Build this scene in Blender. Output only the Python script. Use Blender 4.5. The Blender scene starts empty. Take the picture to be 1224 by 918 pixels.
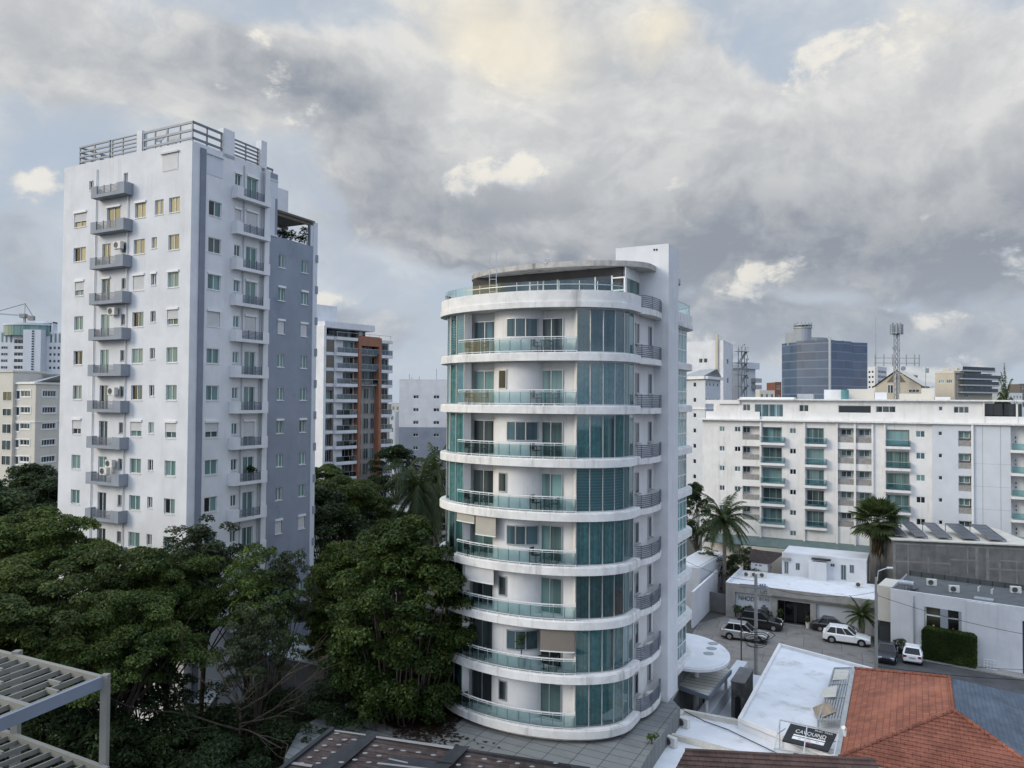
import bpy, math, random
import numpy as np
from mathutils import Vector, Matrix
random.seed(11); np.random.seed(11)
scn = bpy.context.scene
COL = scn.collection
R = math.radians
# ------------------------------------------------------------------ camera
FPX = 900.0; CAM = Vector((0, 0, 25.0)); PITCH = R(1.25); ROLL = R(0.4)
RM = Matrix.Rotation(math.pi / 2 + PITCH, 3, 'X') @ Matrix.Rotation(ROLL, 3, 'Z')
cd = bpy.data.cameras.new('camera'); cam = bpy.data.objects.new('camera', cd); COL.objects.link(cam)
cd.sensor_width = 36; cd.sensor_fit = 'HORIZONTAL'; cd.lens = FPX / 1224 * 36; cd.clip_start = .2; cd.clip_end = 9000
cam.matrix_world = Matrix.Translation(CAM) @ RM.to_4x4()
scn.camera = cam
vs = scn.view_settings
vs.view_transform = 'Standard'; vs.look = 'None'; vs.gamma = 1; vs.use_curve_mapping = False; vs.exposure = 0.22
scn.cycles.max_bounces = 6; scn.cycles.diffuse_bounces = 3; scn.cycles.glossy_bounces = 3
scn.cycles.transparent_max_bounces = 12; scn.cycles.caustics_reflective = False; scn.cycles.caustics_refractive = False
SUN_AZ, SUN_EL = R(-112), R(24)        # azimuth from +Y towards +X, elevation
SUN_DIR = Vector((math.sin(SUN_AZ) * math.cos(SUN_EL), math.cos(SUN_AZ) * math.cos(SUN_EL), math.sin(SUN_EL)))
sl = bpy.data.lights.new('sun', 'SUN'); sl.energy = 1.3; sl.angle = R(22); sl.color = (1.0, .94, .86)
so = bpy.data.objects.new('sun', sl); COL.objects.link(so); so.rotation_euler = SUN_DIR.to_track_quat('Z', 'Y').to_euler()

def ray(px, py):
    d = RM @ Vector(((px - 612) / FPX, -(py - 459) / FPX, -1)); return d / d.y
def PD(px, py, D): return CAM + ray(px, py) * D
def PZ(px, py, z):
    d = ray(px, py); return CAM + d * ((z - CAM.z) / d.z)
def PX(p):
    q = RM.transposed() @ (Vector(p) - CAM); return (612 - FPX * q.x / q.z, 459 + FPX * q.y / q.z)

# ------------------------------------------------------------------ node helpers
class S:
    """a socket with arithmetic, for writing node maths as expressions"""
    def __init__(s, tree, sock): s.t = tree; s.s = sock
    def _m(s, op, *a, clamp=False):
        n = s.t.nodes.new('ShaderNodeMath'); n.operation = op; n.use_clamp = clamp
        for i, v in enumerate((s,) + a):
            if isinstance(v, S): s.t.links.new(v.s, n.inputs[i])
            else: n.inputs[i].default_value = v
        return S(s.t, n.outputs[0])
    def __add__(s, o): return s._m('ADD', o)
    __radd__ = __add__
    def __sub__(s, o): return s._m('SUBTRACT', o)
    def __rsub__(s, o): return (s * -1) + o
    def __mul__(s, o): return s._m('MULTIPLY', o)
    __rmul__ = __mul__
    def __truediv__(s, o): return s._m('DIVIDE', o)
    def f(s, op, *a): return s._m(op, *a)
    def clamp(s): return s._m('ADD', 0.0, clamp=True)
def smooth(x, a, b, lo=0., hi=1.):
    n = x.t.nodes.new('ShaderNodeMapRange'); n.interpolation_type = 'SMOOTHSTEP'
    x.t.links.new(x.s, n.inputs[0])
    for i, v in ((1, a), (2, b), (3, lo), (4, hi)): n.inputs[i].default_value = v
    return S(x.t, n.outputs[0])
def sock(t, v, inp):
    if isinstance(v, S): t.links.new(v.s, inp)
    elif v is not None:
        if hasattr(inp.default_value, '__len__') and len(inp.default_value) == 4 and len(v) == 3: v = (*v, 1)
        inp.default_value = v
def comb(t, x, y, z):
    n = t.nodes.new('ShaderNodeCombineXYZ')
    for i, v in enumerate((x, y, z)): sock(t, v, n.inputs[i])
    return S(t, n.outputs[0])
def sep(t, v):
    n = t.nodes.new('ShaderNodeSeparateXYZ'); t.links.new(v.s, n.inputs[0]); return [S(t, o) for o in n.outputs]
def noise(t, vec, scale, detail=4, rough=.5, dist=0.0):
    n = t.nodes.new('ShaderNodeTexNoise'); t.links.new(vec.s, n.inputs['Vector'])
    n.inputs['Scale'].default_value = scale; n.inputs['Detail'].default_value = detail
    n.inputs['Roughness'].default_value = rough; n.inputs['Distortion'].default_value = dist
    return S(t, n.outputs['Fac'])
def mix(t, fac, a, b, mode='MIX'):
    n = t.nodes.new('ShaderNodeMix'); n.data_type = 'RGBA'; n.blend_type = mode
    sock(t, fac, n.inputs[0]); sock(t, a, n.inputs[6]); sock(t, b, n.inputs[7])
    return S(t, n.outputs[2])
def lin(c):
    """sRGB 0-255 to linear"""
    return tuple(((v / 255 + .055) / 1.055) ** 2.4 if v > 10 else v / 255 / 12.92 for v in c)

# ------------------------------------------------------------------ sky
world = bpy.data.worlds.new('World'); scn.world = world; world.cycles.sampling_method = 'MANUAL'; world.cycles.sample_map_resolution = 512; world.use_nodes = True
wt = world.node_tree; wt.nodes.clear()
tc = S(wt, wt.nodes.new('ShaderNodeTexCoord').outputs['Generated'])
dx, dy, dz = sep(wt, tc)
az = dx.f('ARCTAN2', dy); el = dz.f('ARCSINE')
def ang(px, py):
    d = ray(px, py).normalized(); return math.atan2(d.x, d.y), math.asin(d.z)
pv = comb(wt, dx, dy, dz * 1.8)
def ridge(vec, scale, detail=3., rough=.5):
    n = wt.nodes.new('ShaderNodeTexNoise'); n.noise_type = 'RIDGED_MULTIFRACTAL'; n.normalize = True; n.inputs['Scale'].default_value = scale; n.inputs['Detail'].default_value = detail
    n.inputs['Roughness'].default_value = rough; n.inputs['Lacunarity'].default_value = 2.1; n.inputs['Offset'].default_value = .9; n.inputs['Gain'].default_value = 1.6; wt.links.new(vec.s, n.inputs['Vector']); return S(wt, n.outputs['Fac'])
def field(lst, a, e):
    r = None
    for px, py, wx, wy, h in lst:
        A, E = ang(px, py); u = a.f('MULTIPLY_ADD', FPX / wx, -A * FPX / wx); v = e.f('MULTIPLY_ADD', FPX / wy, -E * FPX / wy)
        g = S(wt, v.f('MULTIPLY_ADD', v, u * u).s); p = wt.nodes.new('ShaderNodeMath'); p.operation = 'POWER'; p.inputs[0].default_value = .36788; wt.links.new(g.s, p.inputs[1])
        r = S(wt, p.outputs[0]) * h if r is None else S(wt, p.outputs[0]).f('MULTIPLY_ADD', h, r)
    return r
GREY = [(760, 170, 280, 130, 1.0), (1010, 190, 270, 80, 1.0), (640, 60, 150, 110, .8), (1180, 150, 190, 90, .9), (900, 250, 330, 45, .75), (445, 150, 80, 55, 1.0), (340, 85, 90, 50, .95), (520, 215, 60, 38, .55),
        (235, 130, 90, 50, .5), (150, 60, 130, 60, .55), (30, 30, 120, 80, .6), (20, 260, 60, 40, .45), (1120, 300, 150, 40, .9), (880, 395, 220, 46, .62), (690, 340, 140, 40, .6), (40, 340, 110, 45, .55), (450, 260, 110, 40, .55), (440, 390, 100, 40, .5), (1100, 400, 200, 44, .62), (60, 420, 110, 36, .4), (780, 430, 200, 30, .45), (960, 60, 60, 46, -.75), (1000, 350, 130, 30, -.35), (555, 150, 28, 60, -.45), (590, 130, 30, 40, -.3)]
SHARP = [(985, 78, 66, 26, .85), (930, 112, 36, 18, .9), (1045, 40, 50, 26, .75), (605, 216, 62, 26, 1.0), (650, 196, 24, 26, .85), (570, 226, 30, 14, .8), (1200, 305, 52, 34, .95), (1120, 354, 44, 14, .9), (1215, 60, 60, 30, .55), (185, 99, 34, 12, .95), (350, 150, 40, 26, .6), (90, 150, 60, 30, .5), (300, 30, 70, 24, .45), (1150, 430, 60, 20, .5), (560, 60, 50, 40, .45), (770, 20, 50, 30, .45), (262, 106, 10, 10, .75),
         (15, 205, 55, 26, .65), (62, 228, 30, 18, .8), (640, 292, 60, 14, .5), (420, 362, 44, 24, .75), (495, 345, 40, 28, .6), (350, 165, 28, 22, .5), (700, 298, 44, 18, .5), (940, 305, 70, 24, .5), (900, 345, 90, 36, .45), (20, 310, 60, 30, .55), (1060, 420, 120, 20, .4), (860, 440, 80, 18, .4)]
w1 = noise(wt, pv, 3.2, 4, .55); w2 = noise(wt, comb(wt, dx + 7.3, dy, dz * 1.8), 3.2, 4, .55)
def tex(ox, oz):
    """cloud texture at the view direction moved a little: broad billows and fine wisps"""
    q = comb(wt, dx + (w1 - .5) * .12 + ox, dy, (dz + oz) * 1.3 + (w2 - .5) * .12)
    return noise(wt, q, 7.0, 9, .64, .1), ridge(q, 6.0, 3., .5)
f0, r0 = tex(0, 0); f1, r1 = tex(-.016, .022); fb = f0
T0 = (f0 - .5) * 1.9 + (.5 - r0) * .40; T1_ = (f1 - .5) * 1.9 + (.5 - r1) * .40; dT = T0 - T1_
fine = noise(wt, pv, 30., 4, .66, .3)
aw, ew = az + (w1 - .5) * .22, el + (w2 - .5) * .15
G0 = field(GREY, aw, ew) + T0 * .62; C0_ = field(SHARP, aw, ew) * .80 + T0 * 1.35 + (fine - .5) * .8
fb2 = noise(wt, pv, 4.0, 5, .6, .1)
nish = wt.nodes.new('ShaderNodeTexSky'); nish.sky_type = 'NISHITA'; nish.sun_disc = False
nish.sun_elevation = SUN_EL; nish.sun_rotation = SUN_AZ; nish.altitude = 0; nish.air_density = 1.0; nish.dust_density = 2.0
sky = S(wt, nish.outputs[0])
K = 8.75
def kc(c, m=1.0): return tuple(v * K * m for v in lin(c))
blue = mix(wt, .90, sky, kc((182, 195, 211)))
veil = smooth(fb2 + (w1 - .5) * .6 + T0 * .15, .16, .54)
base = mix(wt, veil * .92, blue, mix(wt, smooth(T0, -.5, .5), kc((184, 193, 204)), kc((219, 222, 225))))
base = mix(wt, smooth(el, .22, .0) * .5, base, kc((180, 195, 212)))
gcov = smooth(G0, .22, .62)
edge = smooth(G0, 1.0, .4)
el1 = el + (w2 - .5) * .12
under = smooth(el1, ang(800, 335)[1], ang(800, 110)[1])
lit = smooth(dT, -.40, .42)
gsh = (under * .88 + lit * .40 + (fb2 - .5) * .55 + (w1 - .5) * .5 - .14 - field([(440, 150, 80, 52, .62), (335, 88, 85, 42, .58), (150, 60, 150, 60, .34), (900, 265, 330, 40, .05)], aw, ew)).clamp()
gcol = mix(wt, gsh, kc((140, 147, 158)), kc((221, 221, 219)))
gcol = mix(wt, (edge * smooth(dT, .05, .55)) * .65, gcol, kc((240, 236, 226)))
c1 = mix(wt, gcov * .90, base, gcol)
scov = smooth(C0_, .32, .66)
slit = smooth(dT + (C0_ - .7) * .45 + (fine - .5) * .5, -.35, .30)
c2 = mix(wt, scov * .76, c1, mix(wt, slit, kc((188, 195, 204)), kc((243, 238, 227))))
soft = field([(575, 25, 85, 50, .95), (770, 28, 42, 34, .9), (1100, 30, 90, 40, .45), (680, 60, 90, 60, .35), (30, 20, 60, 50, .3)], az + (w1 - .5) * .2, el + (w2 - .5) * .14)
c3 = mix(wt, smooth(soft + T0 * .6, .2, 1.2) * .72, c2, kc((246, 236, 214)))
# the rest of the dome: bright overcast, warm towards the low sun on the left
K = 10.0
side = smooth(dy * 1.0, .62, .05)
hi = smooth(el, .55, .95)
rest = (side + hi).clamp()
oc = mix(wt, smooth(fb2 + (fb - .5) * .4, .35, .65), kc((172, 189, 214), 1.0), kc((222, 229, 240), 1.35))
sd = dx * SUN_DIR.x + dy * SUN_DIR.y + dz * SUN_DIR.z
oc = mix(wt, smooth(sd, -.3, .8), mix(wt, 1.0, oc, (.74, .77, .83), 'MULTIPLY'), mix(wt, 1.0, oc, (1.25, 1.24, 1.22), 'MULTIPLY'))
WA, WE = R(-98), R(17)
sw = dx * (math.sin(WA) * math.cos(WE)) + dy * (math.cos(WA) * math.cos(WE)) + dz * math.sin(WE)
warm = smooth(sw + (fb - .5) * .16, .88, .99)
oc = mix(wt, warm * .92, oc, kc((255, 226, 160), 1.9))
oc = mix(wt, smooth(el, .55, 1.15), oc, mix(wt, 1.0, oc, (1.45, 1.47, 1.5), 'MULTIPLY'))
c3 = mix(wt, smooth(el, .20, .01) * .5, c3, kc((188, 199, 212), .86))
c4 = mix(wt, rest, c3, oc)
c4 = mix(wt, smooth(dz, -.01, -.06), c4, kc((90, 100, 110)))
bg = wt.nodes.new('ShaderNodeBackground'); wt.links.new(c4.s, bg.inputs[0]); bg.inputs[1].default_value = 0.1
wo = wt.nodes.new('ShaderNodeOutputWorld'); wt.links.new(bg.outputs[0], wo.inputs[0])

# ------------------------------------------------------------------ materials
MT = {}
def newmat(name):
    m = bpy.data.materials.new(name); m.use_nodes = True; t = m.node_tree; t.nodes.clear()
    o = t.nodes.new('ShaderNodeOutputMaterial'); MT[name] = m; return m, t, o
def principled(t, o, col, rough, metal=0., spec=.4):
    b = t.nodes.new('ShaderNodeBsdfPrincipled'); sock(t, col, b.inputs['Base Color'])
    sock(t, rough, b.inputs['Roughness']); b.inputs['Metallic'].default_value = metal
    b.inputs['Specular IOR Level'].default_value = spec
    t.links.new(b.outputs[0], o.inputs[0]); return b
def opos(t): return S(t, t.nodes.new('ShaderNodeTexCoord').outputs['Object'])
def bumpn(t, b, h, dist=.02, strength=.5):
    n = t.nodes.new('ShaderNodeBump'); t.links.new(h.s, n.inputs['Height']); n.inputs['Distance'].default_value = dist
    n.inputs['Strength'].default_value = strength; t.links.new(n.outputs[0], b.inputs['Normal'])
def pm(name, col, rough=.7, var=.10, scale=1.3, streak=0., stain=(.25, .24, .22), bump=0., metal=0., spec=.35, grime=0.):
    m, t, o = newmat(name); p = opos(t)
    n = noise(t, p, scale, 6, .6)
    c = mix(t, smooth(n, .3, .75), tuple(v * (1 - var) for v in col), tuple(min(1, v * (1 + var * .6)) for v in col))
    if streak:
        x, y, z = sep(t, p)
        s = noise(t, comb(t, x * 1.6, y * 1.6, z * .12), 1.4, 5, .65)
        s2 = noise(t, p, .35, 4, .5)
        c = mix(t, smooth(s + (s2 - .5) * .6, .52, .82) * streak, c, stain)
    if grime:
        g = noise(t, p, .55, 7, .65, .4)
        c = mix(t, smooth(g, .52, .74) * grime, c, stain)
    b = principled(t, o, c, rough, metal, spec)
    if bump: bumpn(t, b, noise(t, p, 14, 4, .6), bump)
    return m
pm('white_paint', (.735, .735, .73), .75, .07, .8, .45, (.40, .395, .38))
pm('white_wall', (.655, .672, .70), .8, .09, .5, .30, (.42, .415, .40))
pm('bluish_wall', (.57, .605, .65), .8, .05, .5, .14, (.42, .44, .48))
pm('slab_white', (.75, .75, .74), .8, .10, 1.6, .72, (.33, .325, .31), grime=.35)
pm('stained_concrete', (.42, .41, .39), .85, .2, 2.5, .8, (.09, .09, .09), grime=.35)
pm('grey_blue_wall', (.25, .285, .345), .8, .12, .25, .30, (.165, .20, .265), grime=.8)
pm('balcony_grey', (.27, .30, .345), .7, .1, 1., .3, (.12, .13, .15))
pm('dark_grey_paint', (.20, .23, .285), .7, .1, 1.)
pm('rail_grey', (.16, .185, .225), .45, .08, 2., metal=.3)
pm('frame_white', (.72, .74, .75), .5, .03)
pm('frame_grey', (.36, .38, .39), .45, .05, metal=.3)
pm('frame_dark', (.05, .055, .06), .5, .05)
pm('steel', (.5, .52, .54), .35, .08, metal=.6)
pm('shutter', (.56, .57, .58), .65, .06)
pm('concrete', (.33, .325, .31), .9, .16, 1.1, .5, (.13, .13, .13), bump=.02)
pm('dark_concrete', (.17, .17, .168), .9, .25, .9, .5, (.09, .09, .09), bump=.03)
pm('rib_concrete', (.235, .235, .23), .9, .25, 1.5, .5, (.13, .13, .13))
pm('asphalt', (.085, .086, .088), .9, .25, .7, bump=.02, grime=.3, stain=(.03, .03, .03))
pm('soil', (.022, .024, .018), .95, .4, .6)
pm('city_ground', (.08, .085, .08), .95, .35, .05)
pm('roof_white', (.72, .745, .78), .65, .07, .8, 0, (.33, .32, .29), grime=.62)
pm('roof_cream', (.58, .56, .50), .8, .12, 1., .3, (.25, .22, .18), grime=.4)
pm('roof_grey', (.11, .12, .125), .85, .2, 1.2, grime=.4, stain=(.05, .05, .05))
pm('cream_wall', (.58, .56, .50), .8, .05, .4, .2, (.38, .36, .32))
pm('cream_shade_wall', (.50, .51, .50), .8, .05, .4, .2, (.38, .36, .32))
pm('pergola_paint', (.22, .22, .20), .6, .12, 2., .3, (.2, .19, .16))
pm('beige_wall', (.50, .46, .38), .8, .06, .5, .25, (.28, .26, .22))
pm('terracotta', (.30, .14, .09), .75, .12, .6, .2, (.12, .06, .04))
pm('penthouse_dark', (.055, .052, .05), .7, .2)
pm('taupe', (.16, .14, .12), .75, .1)
pm('wood_panel', (.29, .285, .28), .7, .25, 3.)
pm('green_roof', (.12, .17, .165), .6, .15, 1., .3, (.06, .1, .1))
pm('black', (.012, .013, .014), .5, .1)
pm('rubber', (.012, .012, .013), .8, .1)
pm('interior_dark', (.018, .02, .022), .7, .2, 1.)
pm('bark', (.07, .058, .045), .95, .35, 4., bump=.03)
pm('palm_bark', (.16, .145, .125), .95, .25, 5., bump=.02)
pm('plastic_white', (.66, .66, .63), .5, .05)
pm('fan_dark', (.03, .032, .035), .5, .1)
pm('blind_beige', (.42, .40, .35), .8, .06)
pm('blind_taupe', (.20, .175, .15), .85, .06)
pm('curtain_teal', (.42, .60, .61), .85, .25, 3.)
pm('curtain_pale', (.52, .54, .50), .85, .15, 3.)
pm('curtain_dark', (.22, .31, .32), .85, .25, 2.)
pm('blind_blue', (.36, .52, .57), .7, .1)
pm('rust', (.36, .30, .23), .9, .3, 2., .5, (.16, .07, .04), grime=.7)
pm('galvanised', (.40, .43, .45), .45, .15, 2., metal=.5)
pm('corrugated', (.48, .52, .56), .55, .12, 1., .4, (.22, .2, .18), grime=.4)
pm('dark_shingle', (.055, .04, .038), .9, .45, 3., bump=.02)
pm('bitumen', (.022, .026, .032), .7, .3, 2.)
pm('stone_dark', (.13, .13, .125), .9, .45, 2.2, bump=.05)
pm('solar_cell', (.055, .065, .085), .25, .2, .5, spec=.6)
pm('charcoal_panel', (.075, .085, .088), .6, .15, 1., .3, (.04, .045, .05))
pm('skylight_grey', (.30, .33, .36), .5, .06)
pm('car_white', (.78, .79, .80), .22, .02, spec=.6)
pm('car_silver', (.42, .43, .43), .28, .03, metal=.55)
pm('car_black', (.012, .013, .015), .18, .1, spec=.7)
pm('car_navy', (.018, .022, .032), .2, .1, spec=.7)
pm('car_glass', (.010, .012, .014), .10, .05, spec=.35)
pm('alloy', (.45, .46, .47), .35, .05, metal=.8)
pm('light_glass', (.7, .72, .74), .15, .03, spec=.7)
pm('tail_red', (.30, .02, .02), .25, .05, spec=.6)
pm('sign_black', (.02, .022, .026), .5, .1)
pm('sign_white', (.72, .74, .76), .6, .03)
pm('sign_red', (.35, .07, .07), .6, .03)
pm('teal_band', (.08, .22, .23), .3, .1, spec=.6)
pm('terracotta_pot', (.24, .11, .06), .85, .1)
pm('dress_white', (.68, .64, .56), .8, .1, 3.)
pm('dress_rose', (.32, .10, .07), .8, .2, 3.)
pm('brick', (.20, .085, .06), .85, .3, 3.)
pm('dab_grey', (.21, .21, .215), .8, .1)
pm('dish_grey', (.42, .43, .44), .5, .05)

def pane_mat(name, col, rough=.05, var=.55, spec=.45, curtains=None, warp=.004):
    """opaque window pane: what stands behind it (curtain folds) under a clear, slightly wavy gloss"""
    m, t, o = newmat(name); p = opos(t); rnd = S(t, t.nodes.new('ShaderNodeObjectInfo').outputs['Random'])
    c = mix(t, (rnd * 1.0).clamp(), tuple(v * (1 - var) for v in col), tuple(v * (1 + var) for v in col))
    if curtains:
        x, y, z = sep(t, p)
        f = noise(t, comb(t, x + rnd * 9, y, z * .03), 9., 3, .5)
        sh = smooth(noise(t, comb(t, x + rnd * 30, y, z * 0.0), 1.1, 1, .4), .42, .52)
        c = mix(t, sh * (f * .7 + .3), c, curtains)
    b = principled(t, o, c, rough, 0, spec)
    b.inputs['IOR'].default_value = 1.6 if spec > .9 else 1.45
    bumpn(t, b, noise(t, p, 1.4, 1, .4), warp, 1.)
    return m
pane_mat('pane_teal', (.10, .185, .175), curtains=(.20, .30, .28))
pane_mat('pane_dark', (.022, .03, .032), curtains=(.10, .13, .125))
pane_mat('pane_curtain', (.14, .24, .24), curtains=(.05, .08, .085))
pane_mat('pane_reflect_tint', (.10, .12, .10), curtains=(.30, .29, .21), spec=1.)  # yellowish tint painted in for the warm sky the upper windows reflect
pane_mat('pane_blue', (.10, .17, .20), curtains=(.03, .05, .06))
pane_mat('pane_bay', (.15, .27, .28), curtains=(.22, .33, .33))
pane_mat('pane_black', (.012, .014, .016), spec=.6)

def clear_glass(name, tint, refl=.0, rough=.02):
    m, t, o = newmat(name)
    tr = t.nodes.new('ShaderNodeBsdfTransparent'); tr.inputs[0].default_value = (*tint, 1)
    gl = t.nodes.new('ShaderNodeBsdfGlossy'); gl.inputs[0].default_value = (.9, .97, .98, 1); gl.inputs['Roughness'].default_value = rough
    fr = t.nodes.new('ShaderNodeFresnel'); fr.inputs[0].default_value = 1.5
    f = (S(t, fr.outputs[0]) + refl).clamp()
    mx = t.nodes.new('ShaderNodeMixShader'); t.links.new(f.s, mx.inputs[0]); t.links.new(tr.outputs[0], mx.inputs[1]); t.links.new(gl.outputs[0], mx.inputs[2])
    t.links.new(mx.outputs[0], o.inputs[0]); return m
clear_glass('glass_teal', (.58, .80, .82), .06)
clear_glass('glass_rail', (.66, .84, .84), .02)
clear_glass('glass_pale', (.72, .87, .89), .03)
clear_glass('glass_smoke', (.42, .47, .49), .03)

def leafmat(name, dark, light, trans=.25):
    m, t, o = newmat(name); p = opos(t)
    g = t.nodes.new('ShaderNodeNewGeometry'); rnd = S(t, g.outputs['Random Per Island'])
    orr = S(t, t.nodes.new('ShaderNodeObjectInfo').outputs['Random'])
    n = noise(t, p, .55, 3, .5)
    n3 = noise(t, p, .16, 2, .5)
    f = (n * 1.3 - .40 + (rnd - .5) * .75 + (orr - .5) * .5 + (n3 - .5) * .6).clamp()
    c = mix(t, f, dark, light)
    d = t.nodes.new('ShaderNodeBsdfPrincipled'); sock(t, c, d.inputs['Base Color']); d.inputs['Roughness'].default_value = .55
    d.inputs['Specular IOR Level'].default_value = .25
    tl = t.nodes.new('ShaderNodeBsdfTranslucent'); sock(t, mix(t, .5, c, (.10, .13, .02)), tl.inputs[0])
    mx = t.nodes.new('ShaderNodeMixShader'); mx.inputs[0].default_value = trans
    t.links.new(d.outputs[0], mx.inputs[1]); t.links.new(tl.outputs[0], mx.inputs[2]); t.links.new(mx.outputs[0], o.inputs[0]); return m
leafmat('leaf_green', (.022, .044, .009), (.142, .192, .040))
leafmat('leaf_olive', (.026, .048, .010), (.150, .180, .042))
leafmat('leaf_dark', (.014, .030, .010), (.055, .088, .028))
leafmat('leaf_grey', (.022, .036, .016), (.085, .105, .050))
leafmat('leaf_bright', (.035, .068, .012), (.13, .18, .04))
leafmat('leaf_palm', (.026, .046, .016), (.10, .125, .05))
leafmat('dry_leaf', (.022, .016, .011), (.055, .038, .024))
leafmat('leaf_dead', (.055, .042, .024), (.12, .095, .06))

# ------------------------------------------------------------------ mesh builder
class Face:
    """a vertical facade seen from the camera: u runs left to right, n points out of the wall"""
    def __init__(s, A, B):
        s.A = Vector((A[0], A[1], 0)); d = Vector((B[0], B[1], 0)) - s.A; s.L = d.length; s.u = d.normalized()
        s.n = Vector((s.u.y, -s.u.x, 0)); s.ang = math.atan2(s.u.y, s.u.x)
    def pt(s, u, n, z): return s.A + s.u * u + s.n * n + Vector((0, 0, z))
    def uv(s, px, py, n=0.0):
        d = ray(px, py); o = s.A + s.n * n
        t = (o - CAM).dot(s.n) / d.dot(s.n); p = CAM + d * t
        return (p - s.A).dot(s.u), p.z
    def U(s, px, py=478, n=0.): return s.uv(px, py, n)[0]
    def Z(s, px, py, n=0.): return s.uv(px, py, n)[1]
class Frame(Face):
    """free local frame at a point, turned by ang about Z: u, n (towards -90 deg), z"""
    def __init__(s, o, a):
        s.A = Vector(o); s.ang = a; s.u = Vector((math.cos(a), math.sin(a), 0)); s.n = Vector((s.u.y, -s.u.x, 0)); s.L = 1
ORG = {}
class MB:
    def __init__(s): s.v = []; s.f = []; s.smooth = False; s.mi = []
    def add(s, vs, fs, mi=0):
        o = len(s.v); s.v += [Vector(v) for v in vs]; s.f += [tuple(i + o for i in f) for f in fs]; s.mi += [mi] * len(fs); return s
    def quad(s, a, b, c, d, mi=0): return s.add((a, b, c, d), ((0, 1, 2, 3),), mi)
    def hexa(s, p, mi=0):
        return s.add(p, ((0, 3, 2, 1), (4, 5, 6, 7), (0, 1, 5, 4), (1, 2, 6, 5), (2, 3, 7, 6), (3, 0, 4, 7)), mi)
    def fb(s, F, u0, u1, n0, n1, z0, z1, mi=0):
        P = F.pt
        return s.hexa([P(u0, n1, z0), P(u1, n1, z0), P(u1, n0, z0), P(u0, n0, z0), P(u0, n1, z1), P(u1, n1, z1), P(u1, n0, z1), P(u0, n0, z1)], mi)
    def box(s, x0, x1, y0, y1, z0, z1, mi=0):
        return s.hexa([(x0, y0, z0), (x1, y0, z0), (x1, y1, z0), (x0, y1, z0), (x0, y0, z1), (x1, y0, z1), (x1, y1, z1), (x0, y1, z1)], mi)
    def prism(s, poly, z0, z1, mi=0, cap=True):
        n = len(poly); a = sum(poly[i][0] * poly[(i + 1) % n][1] - poly[(i + 1) % n][0] * poly[i][1] for i in range(n))
        if a < 0: poly = poly[::-1]
        vs = [(p[0], p[1], z0) for p in poly] + [(p[0], p[1], z1) for p in poly]
        fs = [(i, (i + 1) % n, n + (i + 1) % n, n + i) for i in range(n)]
        if cap: fs += [tuple(range(n))[::-1], tuple(range(n, 2 * n))]
        return s.add(vs, fs, mi)
    def strip(s, pts, z0, z1, th=0., mi=0):
        """upright sheet along a plan path; with th a thin wall (thickened to the left)"""
        n = len(pts)
        if not th:
            vs = [(p[0], p[1], z0) for p in pts] + [(p[0], p[1], z1) for p in pts]
            return s.add(vs, [(i, i + 1, n + i + 1, n + i) for i in range(n - 1)], mi)
        off = offset(pts, th)
        a = [(p[0], p[1]) for p in pts]; b = [(p[0], p[1]) for p in off]
        vs = [(*p, z0) for p in a] + [(*p, z1) for p in a] + [(*p, z0) for p in b] + [(*p, z1) for p in b]
        fs = []
        for i in range(n - 1):
            fs += [(i, i + 1, n + i + 1, n + i), (2 * n + i + 1, 2 * n + i, 3 * n + i, 3 * n + i + 1), (n + i, n + i + 1, 3 * n + i + 1, 3 * n + i), (i + 1, i, 2 * n + i, 2 * n + i + 1)]
        fs += [(0, n, 3 * n, 2 * n), (n - 1, 3 * n - 1, 4 * n - 1, 2 * n - 1)]
        return s.add(vs, fs, mi)
    def tube(s, pts, r0, r1=None, k=6, mi=0, cap=True):
        pts = [Vector(p) for p in pts]; n = len(pts); r1 = r0 if r1 is None else r1; vs = []; fs = []
        for i, p in enumerate(pts):
            d = (pts[min(i + 1, n - 1)] - pts[max(i - 1, 0)]).normalized()
            a = d.cross(Vector((0, 0, 1)) if abs(d.z) < .9 else Vector((1, 0, 0))).normalized(); b = d.cross(a)
            r = r0 + (r1 - r0) * i / max(1, n - 1)
            vs += [p + (a * math.cos(j * 2 * math.pi / k) + b * math.sin(j * 2 * math.pi / k)) * r for j in range(k)]
        for i in range(n - 1):
            for j in range(k):
                j2 = (j + 1) % k; fs.append((i * k + j, i * k + j2, (i + 1) * k + j2, (i + 1) * k + j))
        if cap: fs += [tuple(range(k))[::-1], tuple(range((n - 1) * k, n * k))]
        return s.add(vs, fs, mi)
    def bar(s, a, b, w, h=None, mi=0):
        """square bar between two points"""
        a = Vector(a); b = Vector(b); h = h or w; d = (b - a).normalized()
        x = d.cross(Vector((0, 0, 1)) if abs(d.z) < .95 else Vector((0, 1, 0))).normalized() * w / 2; y = d.cross(x).normalized() * h / 2
        return s.hexa([a - x - y, a + x - y, a + x + y, a - x + y, b - x - y, b + x - y, b + x + y, b - x + y], mi)
    def disc(s, c, ax, r, h, k=24, mi=0):
        ax = Vector(ax).normalized(); return s.tube([Vector(c), Vector(c) + ax * h], r, r, k, mi)
    def build(s, name, mats, parent=None, origin=None, label=None, smooth=False):
        o = ORG.get(parent) if parent is not None else None
        if o is None:
            if origin is None:
                xs = [v.x for v in s.v]; ys = [v.y for v in s.v]; zs = [v.z for v in s.v]
                origin = Vector(((min(xs) + max(xs)) / 2, (min(ys) + max(ys)) / 2, min(zs)))
            o = Vector(origin)
        me = bpy.data.meshes.new(name)
        me.from_pydata([tuple(v - o) for v in s.v], [], s.f)
        for m in ([mats] if isinstance(mats, str) else mats): me.materials.append(MT[m])
        if any(s.mi): me.polygons.foreach_set('material_index', s.mi)
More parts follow.
